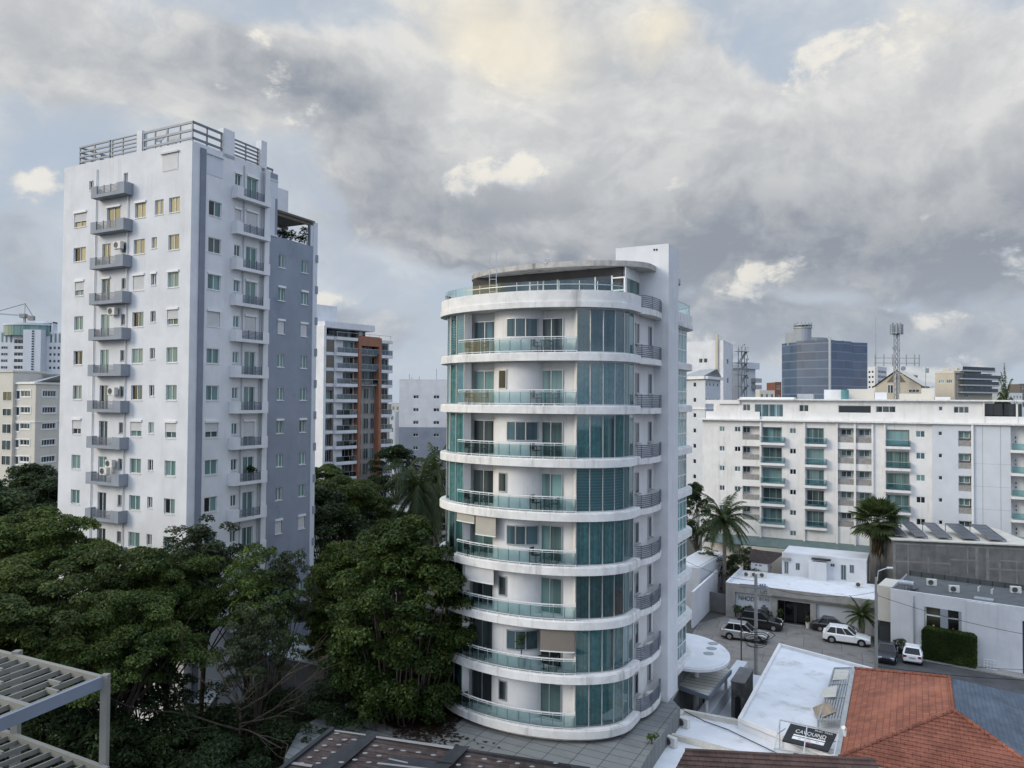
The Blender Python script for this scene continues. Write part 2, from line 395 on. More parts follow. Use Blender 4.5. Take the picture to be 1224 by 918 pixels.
        if smooth or s.smooth: me.polygons.foreach_set('use_smooth', [True] * len(me.polygons))
        me.update()
        ob = bpy.data.objects.new(name, me); COL.objects.link(ob); ORG[ob] = o
        if parent is not None: ob.parent = parent
        else: ob.location = o
        if label: ob['label'] = label
        return ob
def offset(pts, d):
    out = []; n = len(pts)
    for i in range(n):
        a = Vector(pts[max(0, i - 1)][:2]); b = Vector(pts[min(n - 1, i + 1)][:2]); t = (b - a).normalized()
        out.append((pts[i][0] - t.y * d, pts[i][1] + t.x * d))
    return out
def tag(o, label, cat, group=None):
    o['label'] = label; o['category'] = cat
    if group: o['group'] = group
    return o
def thing(name, label, cat, loc, group=None, rz=0.):
    o = bpy.data.objects.new(name, None); COL.objects.link(o); o.location = loc; o.empty_display_size = .5; o.rotation_euler.z = rz
    ORG[o] = Vector(loc) if not rz else Vector((0, 0, 0)); return tag(o, label, cat, group)
def kind(o, k='structure'): o['kind'] = k; return o
def copy_thing(o, loc, rz, label, group=None):
    def cp(a, par):
        c = a.copy(); COL.objects.link(c)
        if par is not None: c.parent = par
        for ch in list(a.children): cp(ch, c)
        return c
    c = cp(o, None); c.location = loc; c.rotation_euler.z = rz; c['label'] = label
    if group: c['group'] = group
    return c
def inst(name, mesh, parent, loc, rz=0.):
    """mesh shared by repeats, placed under a thing whose origin is world loc ORG[parent]"""
    o = bpy.data.objects.new(name, mesh); COL.objects.link(o); o.parent = parent
    o.location = Vector(loc) - ORG[parent]; o.rotation_euler.z = rz; return o
def sub(name, mesh, parent):
    o = bpy.data.objects.new(name, mesh); COL.objects.link(o); o.parent = parent; return o
def rawmesh(mb, name, mats):
    me = bpy.data.meshes.new(name); me.from_pydata([tuple(v) for v in mb.v], [], mb.f)
    for m in ([mats] if isinstance(mats, str) else mats): me.materials.append(MT[m])
    if any(mb.mi): me.polygons.foreach_set('material_index', mb.mi)
    me.update(); return me
def wall_holes(mb, F, u0, u1, z0, z1, holes, depth=.16, n=0., mi=0):
    us = sorted({u0, u1, *[round(h[0], 3) for h in holes], *[round(h[1], 3) for h in holes]}); us = [u for u in us if u0 <= u <= u1]
    zs = sorted({z0, z1, *[round(h[2], 3) for h in holes], *[round(h[3], 3) for h in holes]}); zs = [z for z in zs if z0 <= z <= z1]
    for i in range(len(us) - 1):
        uc = (us[i] + us[i + 1]) / 2; run = None
        hs = [h for h in holes if h[0] < uc < h[1]]
        for j in range(len(zs) - 1):
            zc = (zs[j] + zs[j + 1]) / 2
            if any(h[2] < zc < h[3] for h in hs):
                if run is not None: mb.quad(F.pt(us[i], n, run), F.pt(us[i + 1], n, run), F.pt(us[i + 1], n, zs[j]), F.pt(us[i], n, zs[j]), mi); run = None
            elif run is None: run = zs[j]
        if run is not None: mb.quad(F.pt(us[i], n, run), F.pt(us[i + 1], n, run), F.pt(us[i + 1], n, zs[-1]), F.pt(us[i], n, zs[-1]), mi)
    for a, b, c, d in holes:
        P = F.pt; m = n - depth
        mb.quad(P(a, n, c), P(a, n, d), P(a, m, d), P(a, m, c), mi); mb.quad(P(b, n, d), P(b, n, c), P(b, m, c), P(b, m, d), mi)
        mb.quad(P(a, n, d), P(b, n, d), P(b, m, d), P(a, m, d), mi); mb.quad(P(b, n, c), P(a, n, c), P(a, m, c), P(b, m, c), mi)
# ------------------------------------------------------------------ windows (meshes shared by size and style)
WC = {}
def bx(mb, u0, u1, n0, n1, z0, z1, mi=0): mb.box(u0, u1, -n1, -n0, z0, z1, mi)
def win_meshes(w, h, style, fm, pm_, nm):
    w = round(w * 20) / 20; h = round(h * 20) / 20; key = (w, h, style, fm, pm_, nm)
    if key in WC: return WC[key]
    fr = MB(); t = .05; d0, d1 = -.16, -.09; parts = {}
    bx(fr, 0, w, d0, d1, 0, t); bx(fr, 0, w, d0, d1, h - t, h); bx(fr, 0, t, d0, d1, t, h - t); bx(fr, w - t, w, d0, d1, t, h - t)
    if nm >= 2:
        for i in range(1, nm): bx(fr, w * i / nm - t / 2, w * i / nm + t / 2, d0, d1, t, h - t)
    bx(fr, -.04, w + .04, -.15, .05, -.06, 0)            # sill
    if style in ('box', 'shut', 'half'): bx(fr, -.05, w + .05, -.05, .10, h, h + .17)
    pn = MB(); y = .13
    pn.add([(t, y, t), (w - t, y, t), (w - t, y, h - t), (t, y, h - t)], [(0, 1, 2, 3)])
    if style == 'open':                                  # one leaf slid away: a dark gap
        pn = MB(); pn.add([(w / 2, y, t), (w - t, y, t), (w - t, y, h - t), (w / 2, y, h - t)], [(0, 1, 2, 3)])
        pn.add([(t, y + .03, t), (w / 2, y + .03, t), (w / 2, y + .03, h - t), (t, y + .03, h - t)], [(0, 1, 2, 3)], 1)
    sh = None
    if style in ('shut', 'half'):
        sh = MB(); zb = .04 if style == 'shut' else h * .42; k = max(4, int((h - zb) / .09))
        for i in range(k):
            a = zb + (h - zb) * i / k; b = zb + (h - zb) * (i + 1) / k
            bx(sh, .03, w - .03, -.085, -.035 if True else 0, a + .006, b - .006)
        bx(sh, .03, w - .03, -.085, -.05, zb, h)
        bx(sh, .02, w - .02, -.085, -.02, zb - .03, zb + .03)
    r = (rawmesh(fr, 'window_frame', fm), rawmesh(pn, 'window_pane', [pm_, 'pane_black']), rawmesh(sh, 'roller_shutter', 'shutter') if sh else None)
    WC[key] = r; return r
def window(root, F, u0, u1, z0, z1, style='plain', pane='pane_teal', frame='frame_white', nm=2, name='window', n=0.):
    m = win_meshes(u1 - u0, z1 - z0, style, frame, pane, nm)
    o = inst(name, m[0], root, F.pt(u0, n, z0), F.ang)
    sub('pane', m[1], o)
    if m[2]: sub('roller_shutter', m[2], o)
    return o
FW = {}
def farwin(root, F, u0, u1, z0, z1, pane='pane_dark', frame='frame_white', nm=2, name='window', d=.12, n=0.):
    """window of a distant building: frame and pane in one mesh"""
    w = round((u1 - u0) * 10) / 10; h = round((z1 - z0) * 10) / 10; key = (w, h, pane, frame, nm, d)
    if key not in FW:
        mb = MB(); t = .07
        mb.add([(0, d, 0), (w, d, 0), (w, d, h), (0, d, h)], [(0, 1, 2, 3)], 1)
        bx(mb, 0, w, -d, -d + .06, 0, t); bx(mb, 0, w, -d, -d + .06, h - t, h)
        for i in range(nm + 1):
            c = min(max(w * i / nm, t / 2), w - t / 2); bx(mb, c - t / 2, c + t / 2, -d, -d + .06, t, h - t)
        FW[key] = rawmesh(mb, 'window', [frame, pane])
    return inst(name, FW[key], root, F.pt(u0, n, z0), F.ang)
ORDN = ['lowest', 'second', 'third', 'fourth', 'fifth', 'sixth', 'seventh', 'eighth', 'ninth', 'tenth', 'eleventh', 'twelfth']
E1 = Vector((.882, -.471, 0)); E2 = Vector((.471, .882, 0)); A1 = math.atan2(E1.y, E1.x)
# ================================================================== ground
g = MB(); g.quad((-3000, -550, -.05), (3000, -550, -.05), (3000, 4500, -.05), (-3000, 4500, -.05)); kind(g.build('ground', 'city_ground', origin=(0, 0, 0)))
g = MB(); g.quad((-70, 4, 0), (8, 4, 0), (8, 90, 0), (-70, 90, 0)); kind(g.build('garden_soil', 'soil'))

# ================================================================== left tower block
C0 = PD(230, 168.4, 56); ZR = C0.z
LP = PZ(77, 201.4, ZR); RP = PZ(310, 199, ZR)
LF = Face(LP, C0)
rd = Vector((RP.x - C0.x, RP.y - C0.y, 0)).normalized()
RFt = Face(C0, C0 + rd * 20)
uR = RFt.U(377.5, 400)
RF = Face(C0, C0 + rd * uR)
print('T1', C0, 'L', LF.L, RF.L, 'perp', LF.u.dot(RF.u))
T1 = thing('apartment_tower', 'tall white and grey-blue apartment block with square balconies and a railed roof terrace', 'apartment tower', (C0.x, C0.y, 0))
F_Z = LF.Z(209.5, 235.5); F_Z9 = LF.Z(201.5, 596); FH = (F_Z - F_Z9) / 8
HEAD = lambda r: F_Z - FH * (r - 1)          # window head height of row r (0 = top)
print('FH', FH, F_Z)
NR = 13
rnd = random.Random(5)
# --- left face
def lu(a, b, y): return LF.U(a, y), LF.U(b, y)
cols = {'A': lu(89.5, 100, 345), 'B': lu(121.5, 131.5, 340), 'C': lu(145.3, 150.2, 337), 'D': lu(159, 172, 335), 'E': lu(180.5, 187, 333), 'F': lu(200.5, 213.5, 332)}
wideA = lu(88.8, 103.5, 260); wideB = lu(128, 144, 252); wideD = lu(161.5, 174, 250); wideE = lu(185, 195.6, 247)
holesL = []; winL = []
def addw(lst, hol, u, zt, h, style, pane, nm=2, name='window', frame='frame_white'):
    hol.append((u[0], u[0] + round((u[1] - u[0]) * 20) / 20, zt - round(h * 20) / 20, zt)); lst.append((u, zt, h, style, pane, nm, name, frame))
PAL = ['pane_teal', 'pane_dark', 'pane_curtain', 'pane_dark', 'pane_teal']
stA = {1: 'half', 3: 'half', 7: 'half'}; stD = {3: 'shut', 7: 'half'}; stF = {4: 'half', 7: 'half', 0: 'none'}
for r in range(0, NR):
    zt = HEAD(r); up = r <= 2
    P_ = lambda: 'pane_reflect_tint' if up else rnd.choice(PAL)
    if r == 0:
        u = lu(106.8, 111.8, 215); addw(winL, holesL, u, zt - .35, .75, 'plain', 'pane_dark', 2, 'narrow_window')
        u = lu(148, 153, 208); addw(winL, holesL, u, zt - .25, .8, 'plain', 'pane_dark', 2, 'narrow_window')
        continue
    addw(winL, holesL, wideA if r in (1, 2) else cols['A'], zt, 1.15, stA.get(r, 'open' if r in (2, 5) else 'plain'), P_())
    addw(winL, holesL, wideB if r == 1 else cols['B'], zt, 2.05, 'box' if r in (1, 3) else 'open' if r % 3 == 0 else 'plain', P_(), 2, 'balcony_door')
    if r > 1: addw(winL, holesL, cols['C'], zt - .08, .85, 'plain', 'pane_dark', 2, 'narrow_window', 'frame_grey')
    addw(winL, holesL, wideD if r == 1 else cols['D'], zt, 1.15, stD.get(r, 'box' if r == 1 else 'open' if r in (4, 6) else 'plain'), 'pane_reflect_tint' if up else 'pane_teal')
    addw(winL, holesL, wideE if r == 1 else cols['E'], zt, 1.15 if r == 1 else .85, 'box' if r == 3 else 'plain', P_(), 2, 'window' if r == 1 else 'narrow_window')
    addw(winL, holesL, cols['F'], zt, 1.15, stF.get(r, 'box' if r == 3 else 'open' if r == 9 else 'plain'), 'pane_reflect_tint' if up else 'pane_teal')
w = MB(); wall_holes(w, LF, 0, LF.L, 0, ZR, holesL)
# --- right face: white bay, then the grey-blue bay
uW = RF.U(318.5, 420); uS = RF.U(372.3, 420); uB = RF.U(331.5, 270)
zBl = RF.Z(331.5, 283.5); zTop2 = RF.Z(320, 201.5)
RU = lambda a, b, y: (RF.U(a, y), RF.U(b, y))
colsR = {'G': RU(249, 264.3, 293), 'G1': RU(244.7, 258, 247), 'H': RU(280, 287.5, 296), 'I': RU(294, 307, 303), 'J': RU(331.5, 339.5, 430), 'K': RU(360, 368, 350)}
h1 = []; w1_ = []; h2 = []; w2_ = []
stG = {4: 'shut', 7: 'half'}; stI = {1: 'shut', 4: 'shut', 7: 'half'}
for r in range(0, NR):
    zt = HEAD(r)
    if r > 0: addw(w1_, h1, colsR['G'], zt, 1.15, stG.get(r, 'box' if r == 3 else 'open' if r in (1, 9) else 'plain'), rnd.choice(['pane_dark', 'pane_curtain', 'pane_teal', 'pane_blue']))
    addw(w1_, h1, colsR['H'], zt - .1, .9, 'shut' if r == 1 else 'box' if r in (0, 3) else 'plain', 'pane_curtain', 2, 'narrow_window')
    addw(w1_, h1, colsR['I'], zt, 2.05, stI.get(r, 'box' if r in (0, 3, 11) else 'plain'), rnd.choice(['pane_teal', 'pane_curtain', 'pane_dark']), 2, 'balcony_door')
    if r >= 2:
        s = 'shut' if r in (4, 10) else 'box' if r in (3, 7) else 'plain'
        addw(w2_, h2, colsR['J'], zt, 1.1, s, 'pane_teal', 2, 'side_window'); addw(w2_, h2, colsR['K'], zt, 1.1, s, 'pane_teal', 2, 'side_window')
wall_holes(w, RF, 0, uW, 0, ZR, h1)
P = RF.pt; BK = 13.5
# back and left-hand side, roof deck
bl = LF.pt(0, -BK, 0); br = RF.pt(uW, 0, 0) - LF.u * 13.5; b0 = LF.pt(0, 0, 0)
w.quad(b0 + Vector((0, 0, 0)), b0 + Vector((0, 0, ZR)), bl + Vector((0, 0, ZR)), bl)
rw = RF.pt(uW, 0, 0); w.quad(rw, rw + Vector((0, 0, ZR)), br + Vector((0, 0, ZR)), br); w.quad(bl, bl + Vector((0, 0, ZR)), br + Vector((0, 0, ZR)), br)
zd = ZR - .35; w.add([LF.pt(.2, -.2, zd), LF.pt(LF.L - .2, -.2, zd), RF.pt(uW - .02, -.2, zd), br + Vector((0, 0, zd)), bl + Vector((0, 0, zd))], [(0, 1, 2, 3, 4)])
w.fb(LF, 0, LF.L - .25, -.25, -.02, zd, ZR + .05); w.fb(RF, 0.26, uW, -.25, -.02, zd, ZR + .052)
wl = w.build('wall', 'white_wall', T1)
w = MB(); wall_holes(w, RF, uW, uB, 0, zTop2 - .2, []); wall_holes(w, RF, uB, uS, 0, zBl, h2, n=-.004)
w.fb(RF, uB, uS, -.25, -.012, zBl - .4, zBl + .05); q = RF.pt(uB, 0, 0) - LF.u * 9
w.quad(RF.pt(uB, -.25, zBl - .3), RF.pt(uS, -.25, zBl - .3), RF.pt(uS, -9, zBl - .3), RF.pt(uB, -9, zBl - .3))
w.quad(RF.pt(uB, -.01, zBl), RF.pt(uB, -.01, zTop2 - .2), RF.pt(uB, -5, zTop2 - .2), RF.pt(uB, -5, zBl)); w.quad(RF.pt(uW, 0, zTop2 - .2), RF.pt(uB, 0, zTop2 - .2), RF.pt(uB, -5, zTop2 - .2), RF.pt(uW, -5, zTop2 - .2))
w.build('grey_blue_wall', 'grey_blue_wall', T1)
w = MB()                                                    # pale bands between the grey panels, and the corner strip
zz = [HEAD(0) + .55, HEAD(0) - .9, HEAD(1) - .55]
w.fb(RF, uW + .02, uB, -.1, .012, zz[0] - 1.6, zz[0] - .15); w.fb(RF, uW + .02, uB, -.1, .05, zz[0] - .15, zz[0]); w.fb(RF, uW + .02, uW + .75, -.1, .014, HEAD(1) - 1.3, zz[0] - 1.62); w.fb(RF, uW + .02, uB, -.1, .05, HEAD(1) - 1.45, HEAD(1) - 1.3)
w.fb(RF, uS, RF.L, -.4, .08, 0, RF.Z(376, 266)); w.fb(RF, uS - .3, uS, -.3, .02, zBl + .05, RF.Z(374, 270))
w.build('corner_strip', 'bluish_wall', T1)
w = MB()
for r in range(2, NR): w.fb(RF, RF.L - .28, RF.L + .07, -.3, .13, HEAD(r) + .05, HEAD(r) + .75)
w.build('strip_band', 'grey_blue_wall', T1)
w = MB(); up0, up1 = RF.U(237.5, 300), RF.U(243.8, 300); w.fb(RF, up0, up1, -.05, .12, 0, RF.Z(241, 177)); w.build('pilaster', 'dark_grey_paint', T1)
w = MB(); c = RF.U(303, 420); w.fb(RF, uW - .55, uW, -.05, .18, 0, ZR - .1); w.build('corner_pier', 'white_wall', T1)
for lst, F in ((winL, LF), (w1_, RF), (w2_, RF)):
    for u, zt, h, st, pa, nm, nme, fr in lst:
        hh = round(h * 20) / 20; window(T1, F, u[0], u[1], zt - hh, zt, st, pa, fr, nm, nme)
# blank shuttered openings of the top floor
w = MB(); a, b = lu(194.5, 213, 200); w.fb(LF, a, b, -.02, .03, HEAD(0) - .75, HEAD(0) + .55); w.fb(LF, a - .15, b + .1, -.02, .16, HEAD(0) + .56, HEAD(0) + .7); w.build('blind_opening', 'shutter', T1)
w = MB(); a, b = RU(244.5, 266.5, 205); w.fb(RF, a, b, -.02, .025, HEAD(0) - .9, HEAD(0) + .6); w.fb(RF, a, b, -.02, .1, HEAD(0) + .62, HEAD(0) + .72); w.build('blind_opening', 'bluish_wall', T1)
# drain pipes
w = MB()
for px in (114.5, 152.5):
    u = LF.U(px, 330); w.tube([LF.pt(u, .09, 0), LF.pt(u, .09, HEAD(0) + (.5 if px < 120 else -1))], .05, k=6)
w.build('drain_pipe', 'frame_white', T1); w = MB()
for px in (289.5, 310.5, 313.):
    u = RF.U(px, 330); w.tube([RF.pt(u, .1, 0), RF.pt(u, .1, ZR - .4)], .04, k=6)
w.build('drain_pipe', 'frame_grey', T1)
# balconies
def balcony(F, ua, ub, zt, H, D, ra, rb, wallm, name='balcony'):
    m = MB(); t = .13; zb = zt - H
    m.fb(F, ua, ub, 0.01, D, zb, zb + .16)
    m.fb(F, ua, ra, D - t, D, zb + .16, zt); m.fb(F, rb, ub, D - t, D, zb + .16, zt)
    m.fb(F, ua, ua + t, 0.01, D - t, zb + .16, zt); m.fb(F, ub - t, ub, 0.01, D - t, zb + .16, zt)
    m.fb(F, ra, rb, D - t, D, zb + .16, zb + .26)
    o = m.build(name, wallm, T1)
    s = MB()
    for i in range(6):
        z = zb + .30 + i * (H - .30) / 6; s.fb(F, ra, rb, D - .09, D - .05, z, z + .055)
    for i in range(4): u = ra + (rb - ra) * i / 3; s.fb(F, u - .025, u + .025, D - .115, D - .03, zb + .26, zt + .02)
    x = s.build('balcony_railing', 'rail_grey', o)
    return o
la, lb = LF.U(106.3, 360, .8), LF.U(146, 350, .8); lra, lrb = LF.U(113, 360, .8), LF.U(137, 350, .8)
for r in range(0, 11): balcony(LF, la, lb, HEAD(r) - 1.22, .92, .8, lra, lrb, 'balcony_grey')
ra0, rb0 = RF.U(283, 320, .65), RF.U(323, 320, .65); rra, rrb = RF.U(290.6, 320, .65), RF.U(315.6, 320, .65)
for r in range(0, 13): balcony(RF, ra0, rb0, HEAD(r) - 1.22, .95, .65, rra, rrb, 'white_wall')
# roof terrace: posts, railings
w = MB(); zP = LF.Z(166, 156)
w.fb(LF, LF.U(163, 170), LF.U(169.3, 170), -.5, -.03, ZR - .3, zP); w.build('roof_pillar', 'white_wall', T1)
for a, b, y, yy in ((267, 280.5, 175, 158), (312.3, 319, 190, 170)): w = MB(); w.fb(RF, RF.U(a, y), RF.U(b, y), -.6, .0, ZR - .3, RF.Z(b, yy)); w.build('roof_pillar', 'white_wall', T1)
RH = LF.Z(229, 143.5) - ZR
def rail(F, a, b, n, nb, posts, z0=ZR, H=RH, wd=.11, name='roof_railing', gap=.28):
    m = MB()
    for i in range(nb):
        z = z0 + H - wd * 1.6 - i * (H - gap - wd) / max(1, nb - 1); m.fb(F, a, b, n - .07, n + .05, z, z + wd * 1.5)
    for u in posts: m.fb(F, u - .06, u + .06, n - .05, n + .03, z0 - .1, z0 + H)
    return m.build(name, 'rail_grey', T1)
a, b = LF.U(169.5, 160), LF.L - .1
rail(LF, a, b, -.12, 3, [a + .1, a + (b - a) * .25, a + (b - a) * .5, a + (b - a) * .75, b - .06])
b2 = RF.U(266.5, 170); rail(RF, .16, b2, -.12, 3, [b2 * .5, b2 - .07])
a, b = RF.U(281, 180), RF.U(312, 190); rail(RF, a, b, -.3, 5, [a + .05, a + (b - a) * .5, b - .1], wd=.075)
a, b = LF.U(93.5, 185), LF.U(130, 178); rail(LF, a, b, -.12, 4, [a + .06, (a + b) / 2, b - .06], wd=.09)
a, b = LF.U(131, 178), LF.U(163, 170); rail(LF, a, b, -.16, 5, [a + .1, a + 1.4, b - .1], wd=.06)
FS = Face(LF.pt(LF.U(93.5, 185), -4, 0), LF.pt(LF.U(93.5, 185), -.12, 0)); rail(FS, 0, FS.L, -.05, 4, [.1, 2], wd=.09)
a = RF.U(319, 195); rail(RF, a + .1, RF.U(330.5, 205), -.4, 1, [RF.U(329.5, 205)], z0=zTop2 - .2, H=.5, wd=.1)
# lift housing behind and the pergola over the side terrace
w = MB(); w.fb(RF, RF.U(330, 240, -5), RF.U(344.5, 240, -5), -8, -5, 0, RF.Z(338, 226, -5)); w.build('lift_housing', 'white_wall', T1)
w = MB(); za, zb = RF.Z(331, 253, 0), RF.Z(374, 268, 0)
for i in range(26):
    u = uB + .1 + (uS - uB) * i / 25; w.fb(RF, u - .05, u + .05, -3.5, .1, za - .0, za + .2)
for n in (-3.3, -.2): w.fb(RF, uB, uS + .3, n - .1, n + .1, za - .25, za - .01)
w.build('pergola', 'taupe', T1)
w = MB(); w.fb(RF, uS - .35, uS - .05, -.3, -.05, zBl, za - .25); w.fb(RF, uS - .35, uS - .05, -3.4, -3.2, zBl, za - .25); w.fb(RF, uB + .05, uB + .25, -3.4, -3.2, zBl, za - .25)
for z in (.35, .65, .95): w.fb(RF, uB, uS, -3.45, -3.40, zBl + z, zBl + z + .05)
w.build('pergola_post', 'dark_grey_paint', T1)

# ================================================================== round tower
def st(s, t, z=0.): p = E1 * s + E2 * t; return Vector((p.x, p.y, z))
s0, t0, t1 = -21.33, 43.0, 56.0; AX, BX_ = 6.62, 4.05; ZD = 5.45
def ell(d, p0, p1, n, T=t0, sg=1):
    """plan points on the oval, d inside its edge, from angle p0 to p1 (degrees, 0 = the bow, 90 = right end)"""
    out = []
    for i in range(n + 1):
        p = R(p0 + (p1 - p0) * i / n); v = st(s0 + (AX - d) * math.sin(p), T - sg * (BX_ - d) * math.cos(p)); out.append((v.x, v.y))
    return out
def phi(px, d, z):
    """angle on the oval (d inside) that is seen at photo column px"""
    lo, hi = -80., 88.
    for _ in range(50):
        m = (lo + hi) / 2; q = ell(d, m, m, 1)[0]
        if PX((q[0], q[1], z))[0] < px: lo = m
        else: hi = m
    return lo
q = ell(0, 8, 8, 1)[0]; DB = 43.3
ZB = [PD(690, y, DB).z for y in (883.6, 817.5, 752, 686, 621, 556, 491, 431, 367)]      # undersides of the floor bands
FHr = (ZB[8] - ZB[0]) / 8; ZB = [ZB[0] + FHr * i for i in range(9)]
print('RT', ZB, FHr, q)
SLB = .49
RT = thing('apartment_tower', 'round white apartment tower with teal glass bays and curved balconies on the tiled deck', 'apartment tower', st(s0, 50, ZD))
sR = s0 + 6.15; sL = s0 - 6.3; sOut = s0 + AX
def slabpoly(d=0.):
    p = ell(d, -90, 90, 64)
    for s, t in ((sOut - d, 44.3), (sR - .02, 44.3), (sR - .02, 52.6), (sOut - d, 52.6)): v = st(s, t); p.append((v.x, v.y))
    p += ell(d, 90, -90, 40, t1, -1); return p
GD = .42                                                     # glass line inside the edge
pA = phi(554, GD, ZB[4]); pB = phi(688, GD, ZB[4]); pRail0 = phi(546, .12, ZB[4])
print('phi', pA, pB, pRail0)
IW = Face(st(s0 - 7, 40.75), st(s0 + 7, 40.75))               # inner balcony wall
iu = lambda px, y=520: IW.U(px, y)
def inner_path():
    a = ell(GD, pA, pA, 1)[0]; u0 = iu(553); ub0, ub1 = iu(592.5), iu(649)
    pts = [a, tuple(IW.pt(u0, 0, 0)[:2])]
    uc = (ub0 + ub1) / 2; hw = (ub1 - ub0) / 2; sag = 1.12
    for i in range(25):
        x = -1 + 2 * i / 24; prof = (max(0., 1 - x * x)) ** (.42 if x < 0 else .75)
        v = IW.pt(uc + hw * x, sag * prof, 0); pts.append((v.x, v.y))
    v = IW.pt(iu(687.5), 0, 0); pts.append((v.x, v.y)); pts.append(ell(GD + .02, pB, pB, 1)[0])
    return pts
INP = inner_path()
w = MB()
back = ell(.9, -90, pA, 8)
pr = ell(.9, pB, 90, 10)
sd = [tuple(st(sR, 44.0)[:2]), tuple(st(sR, 53)[:2])]
rear = ell(.9, 90, -90, 30, t1, -1)
path = [tuple(st(sL, 53)[:2]), tuple(st(sL, 44)[:2])] + back + INP + pr + sd + rear
path2 = path + [path[0]]
w.strip(path2, ZD, ZB[8] + .3); w.build('wall', 'white_paint', RT)
# floor bands
for k in range(9):
    m = MB()
    if k < 8:
        m.prism(slabpoly(0.), ZB[k], ZB[k] + SLB - .06); m.prism(slabpoly(.05), ZB[k] + SLB - .06, ZB[k] + SLB)
    else:
        m.prism(slabpoly(-.06), ZB[k], ZB[k] + .34); m.prism(slabpoly(0.), ZB[k] + .34, ZB[k] + 1.0)
    m.build('floor_band' if k < 8 else 'roof_parapet', 'slab_white', RT)
m = MB(); m.prism(slabpoly(.5), ZD, ZB[0]); m.build('plinth', 'slab_white', RT)
# glass bays: panes, mullions, curtains
def glassbay(p0, p1, z0, z1, step, curt, name, T=t0, sg=1, ext=None, transom=None, pre=None):
    pts = ell(GD, p0, p1, 40, T, sg)
    if ext: pts += ext
    if pre: pts = pre + pts
    L = [0]
    for i in range(len(pts) - 1): L.append(L[-1] + math.hypot(pts[i + 1][0] - pts[i][0], pts[i + 1][1] - pts[i][1]))
    def at(s):
        for i in range(len(L) - 1):
            if s <= L[i + 1] + 1e-6: f = (s - L[i]) / max(1e-6, L[i + 1] - L[i]); return (pts[i][0] + (pts[i + 1][0] - pts[i][0]) * f, pts[i][1] + (pts[i + 1][1] - pts[i][1]) * f)
        return pts[-1]
    n = max(1, round(L[-1] / step)); g = MB(); fr = MB()
    g.strip([at(L[-1] * i / n) for i in range(n + 1)], z0, z1); o = g.build(name, 'glass_teal' if sg > 0 else 'pane_bay', RT)
    sgn = 1
    for i in range(n + 1):
        c = at(L[-1] * i / n); fr.tube([(c[0], c[1], z0), (c[0], c[1], z1)], .035, k=4)
    fr.strip(offset(pts, -.03), z0, z0 + .07, .06); fr.strip(offset(pts, -.03), z1 - .07, z1, .06)
    if transom:
        for z in transom: fr.strip(offset(pts, -.03), z - .04, z + .04, .06)
    fr.build('mullions', 'steel' if sg > 0 else 'frame_white', o)
    if sg < 0: return o
    c = MB(); k = int(L[-1] / .05)
    cp = [at(L[-1] * (i + .5) / k) for i in range(k)]; inner = offset(cp, .30 if sg > 0 else .30)
    rr = random.Random(int(z0 * 100)); out = []; ph = 0
    for i, q in enumerate(inner):
        ph += rr.uniform(.25, 1.0); a = .085 * math.sin(ph) + rr.uniform(-.012, .012)
        o2 = offset([cp[max(0, i - 1)], cp[i], cp[min(k - 1, i + 1)]], .30 + a)[1]; out.append(o2)
    ztop = z1 - .02; zbot = z0 + .04
    segs = [out]
    if curt.endswith('!'):                                   # one curtain left open
        curt = curt[:-1]; j = int(k * .46); j2 = int(k * .53); segs = [out[:j], out[j2:]]
    for sg_ in segs: c.strip(sg_, zbot, ztop)
    if curt == 'blind_blue':
        c = MB(); nn = int((ztop - zbot) / .16)
        sm = offset(cp, .28)
        for i in range(nn): z = zbot + (ztop - zbot) * (i + .5) / nn; c.strip(sm, z - .055, z + .055)
    c.build('curtain', curt, o); return o
CUR = ['curtain_teal', 'curtain_teal!', 'curtain_dark', 'curtain_teal', 'blind_blue', 'curtain_teal!', 'curtain_teal', 'curtain_dark']
CULn = ['curtain_dark', 'curtain_dark', 'curtain_dark', 'curtain_dark', 'curtain_teal', 'curtain_teal', 'curtain_teal', 'blind_blue']
ext = [tuple(st(s0 + AX - GD, t)[:2]) for t in (43.4, 43.9, 44.1)]
for k in range(8):
    z0, z1 = ZB[k] + SLB, ZB[k + 1]
    glassbay(pB + .3, 90, z0, z1, .82, CUR[k], 'glass_bay', ext=ext)
    glassbay(-90, pA - .3, z0, z1, .85, CULn[k], 'glass_bay')
    glassbay(90, 10, z0, z1, .95, 'curtain_pale', 'rear_glass_bay', T=t1, sg=-1, pre=[tuple(st(s0 + AX - GD, t)[:2]) for t in (53.4, 54.2, 55.)], transom=(z0 + 1.0, z1 - .45))
    m = MB(); m.fb(Frame(st(sR + .02, 52.7), math.atan2(E2.y, E2.x)), 0, .9, -.2, .02, z0, z1); m.build('corner_fin', 'white_paint', RT)
# doors and windows of the balcony wall
def flatdoor(px0, px1, k, pane, name='balcony_door', h=2.12):
    window(RT, IW, iu(px0), iu(px1), ZB[k] + SLB + .02, ZB[k] + SLB + .02 + h, 'plain', pane, 'steel', 2, name, n=.17)
ub0, ub1 = iu(592.5), iu(649); ucc = (ub0 + ub1) / 2; hw_ = (ub1 - ub0) / 2
def bump_pt(u, off=0.):
    def raw(u):
        x = (u - ucc) / hw_; return 1.12 * max(0., 1 - x * x) ** (.42 if x < 0 else .75) if abs(x) < 1 else 0.
    e = .02; t = (IW.pt(u + e, raw(u + e), 0) - IW.pt(u - e, raw(u - e), 0)).normalized(); nrm = Vector((t.y, -t.x, 0))
    return IW.pt(u, raw(u), 0) + nrm * off
def u_for(px, z):
    lo, hi = ub0 + .02, ub1
    for _ in range(40):
        m = (lo + hi) / 2; q = bump_pt(m)
        if PX((q.x, q.y, z))[0] < px: lo = m
        else: hi = m
    return lo
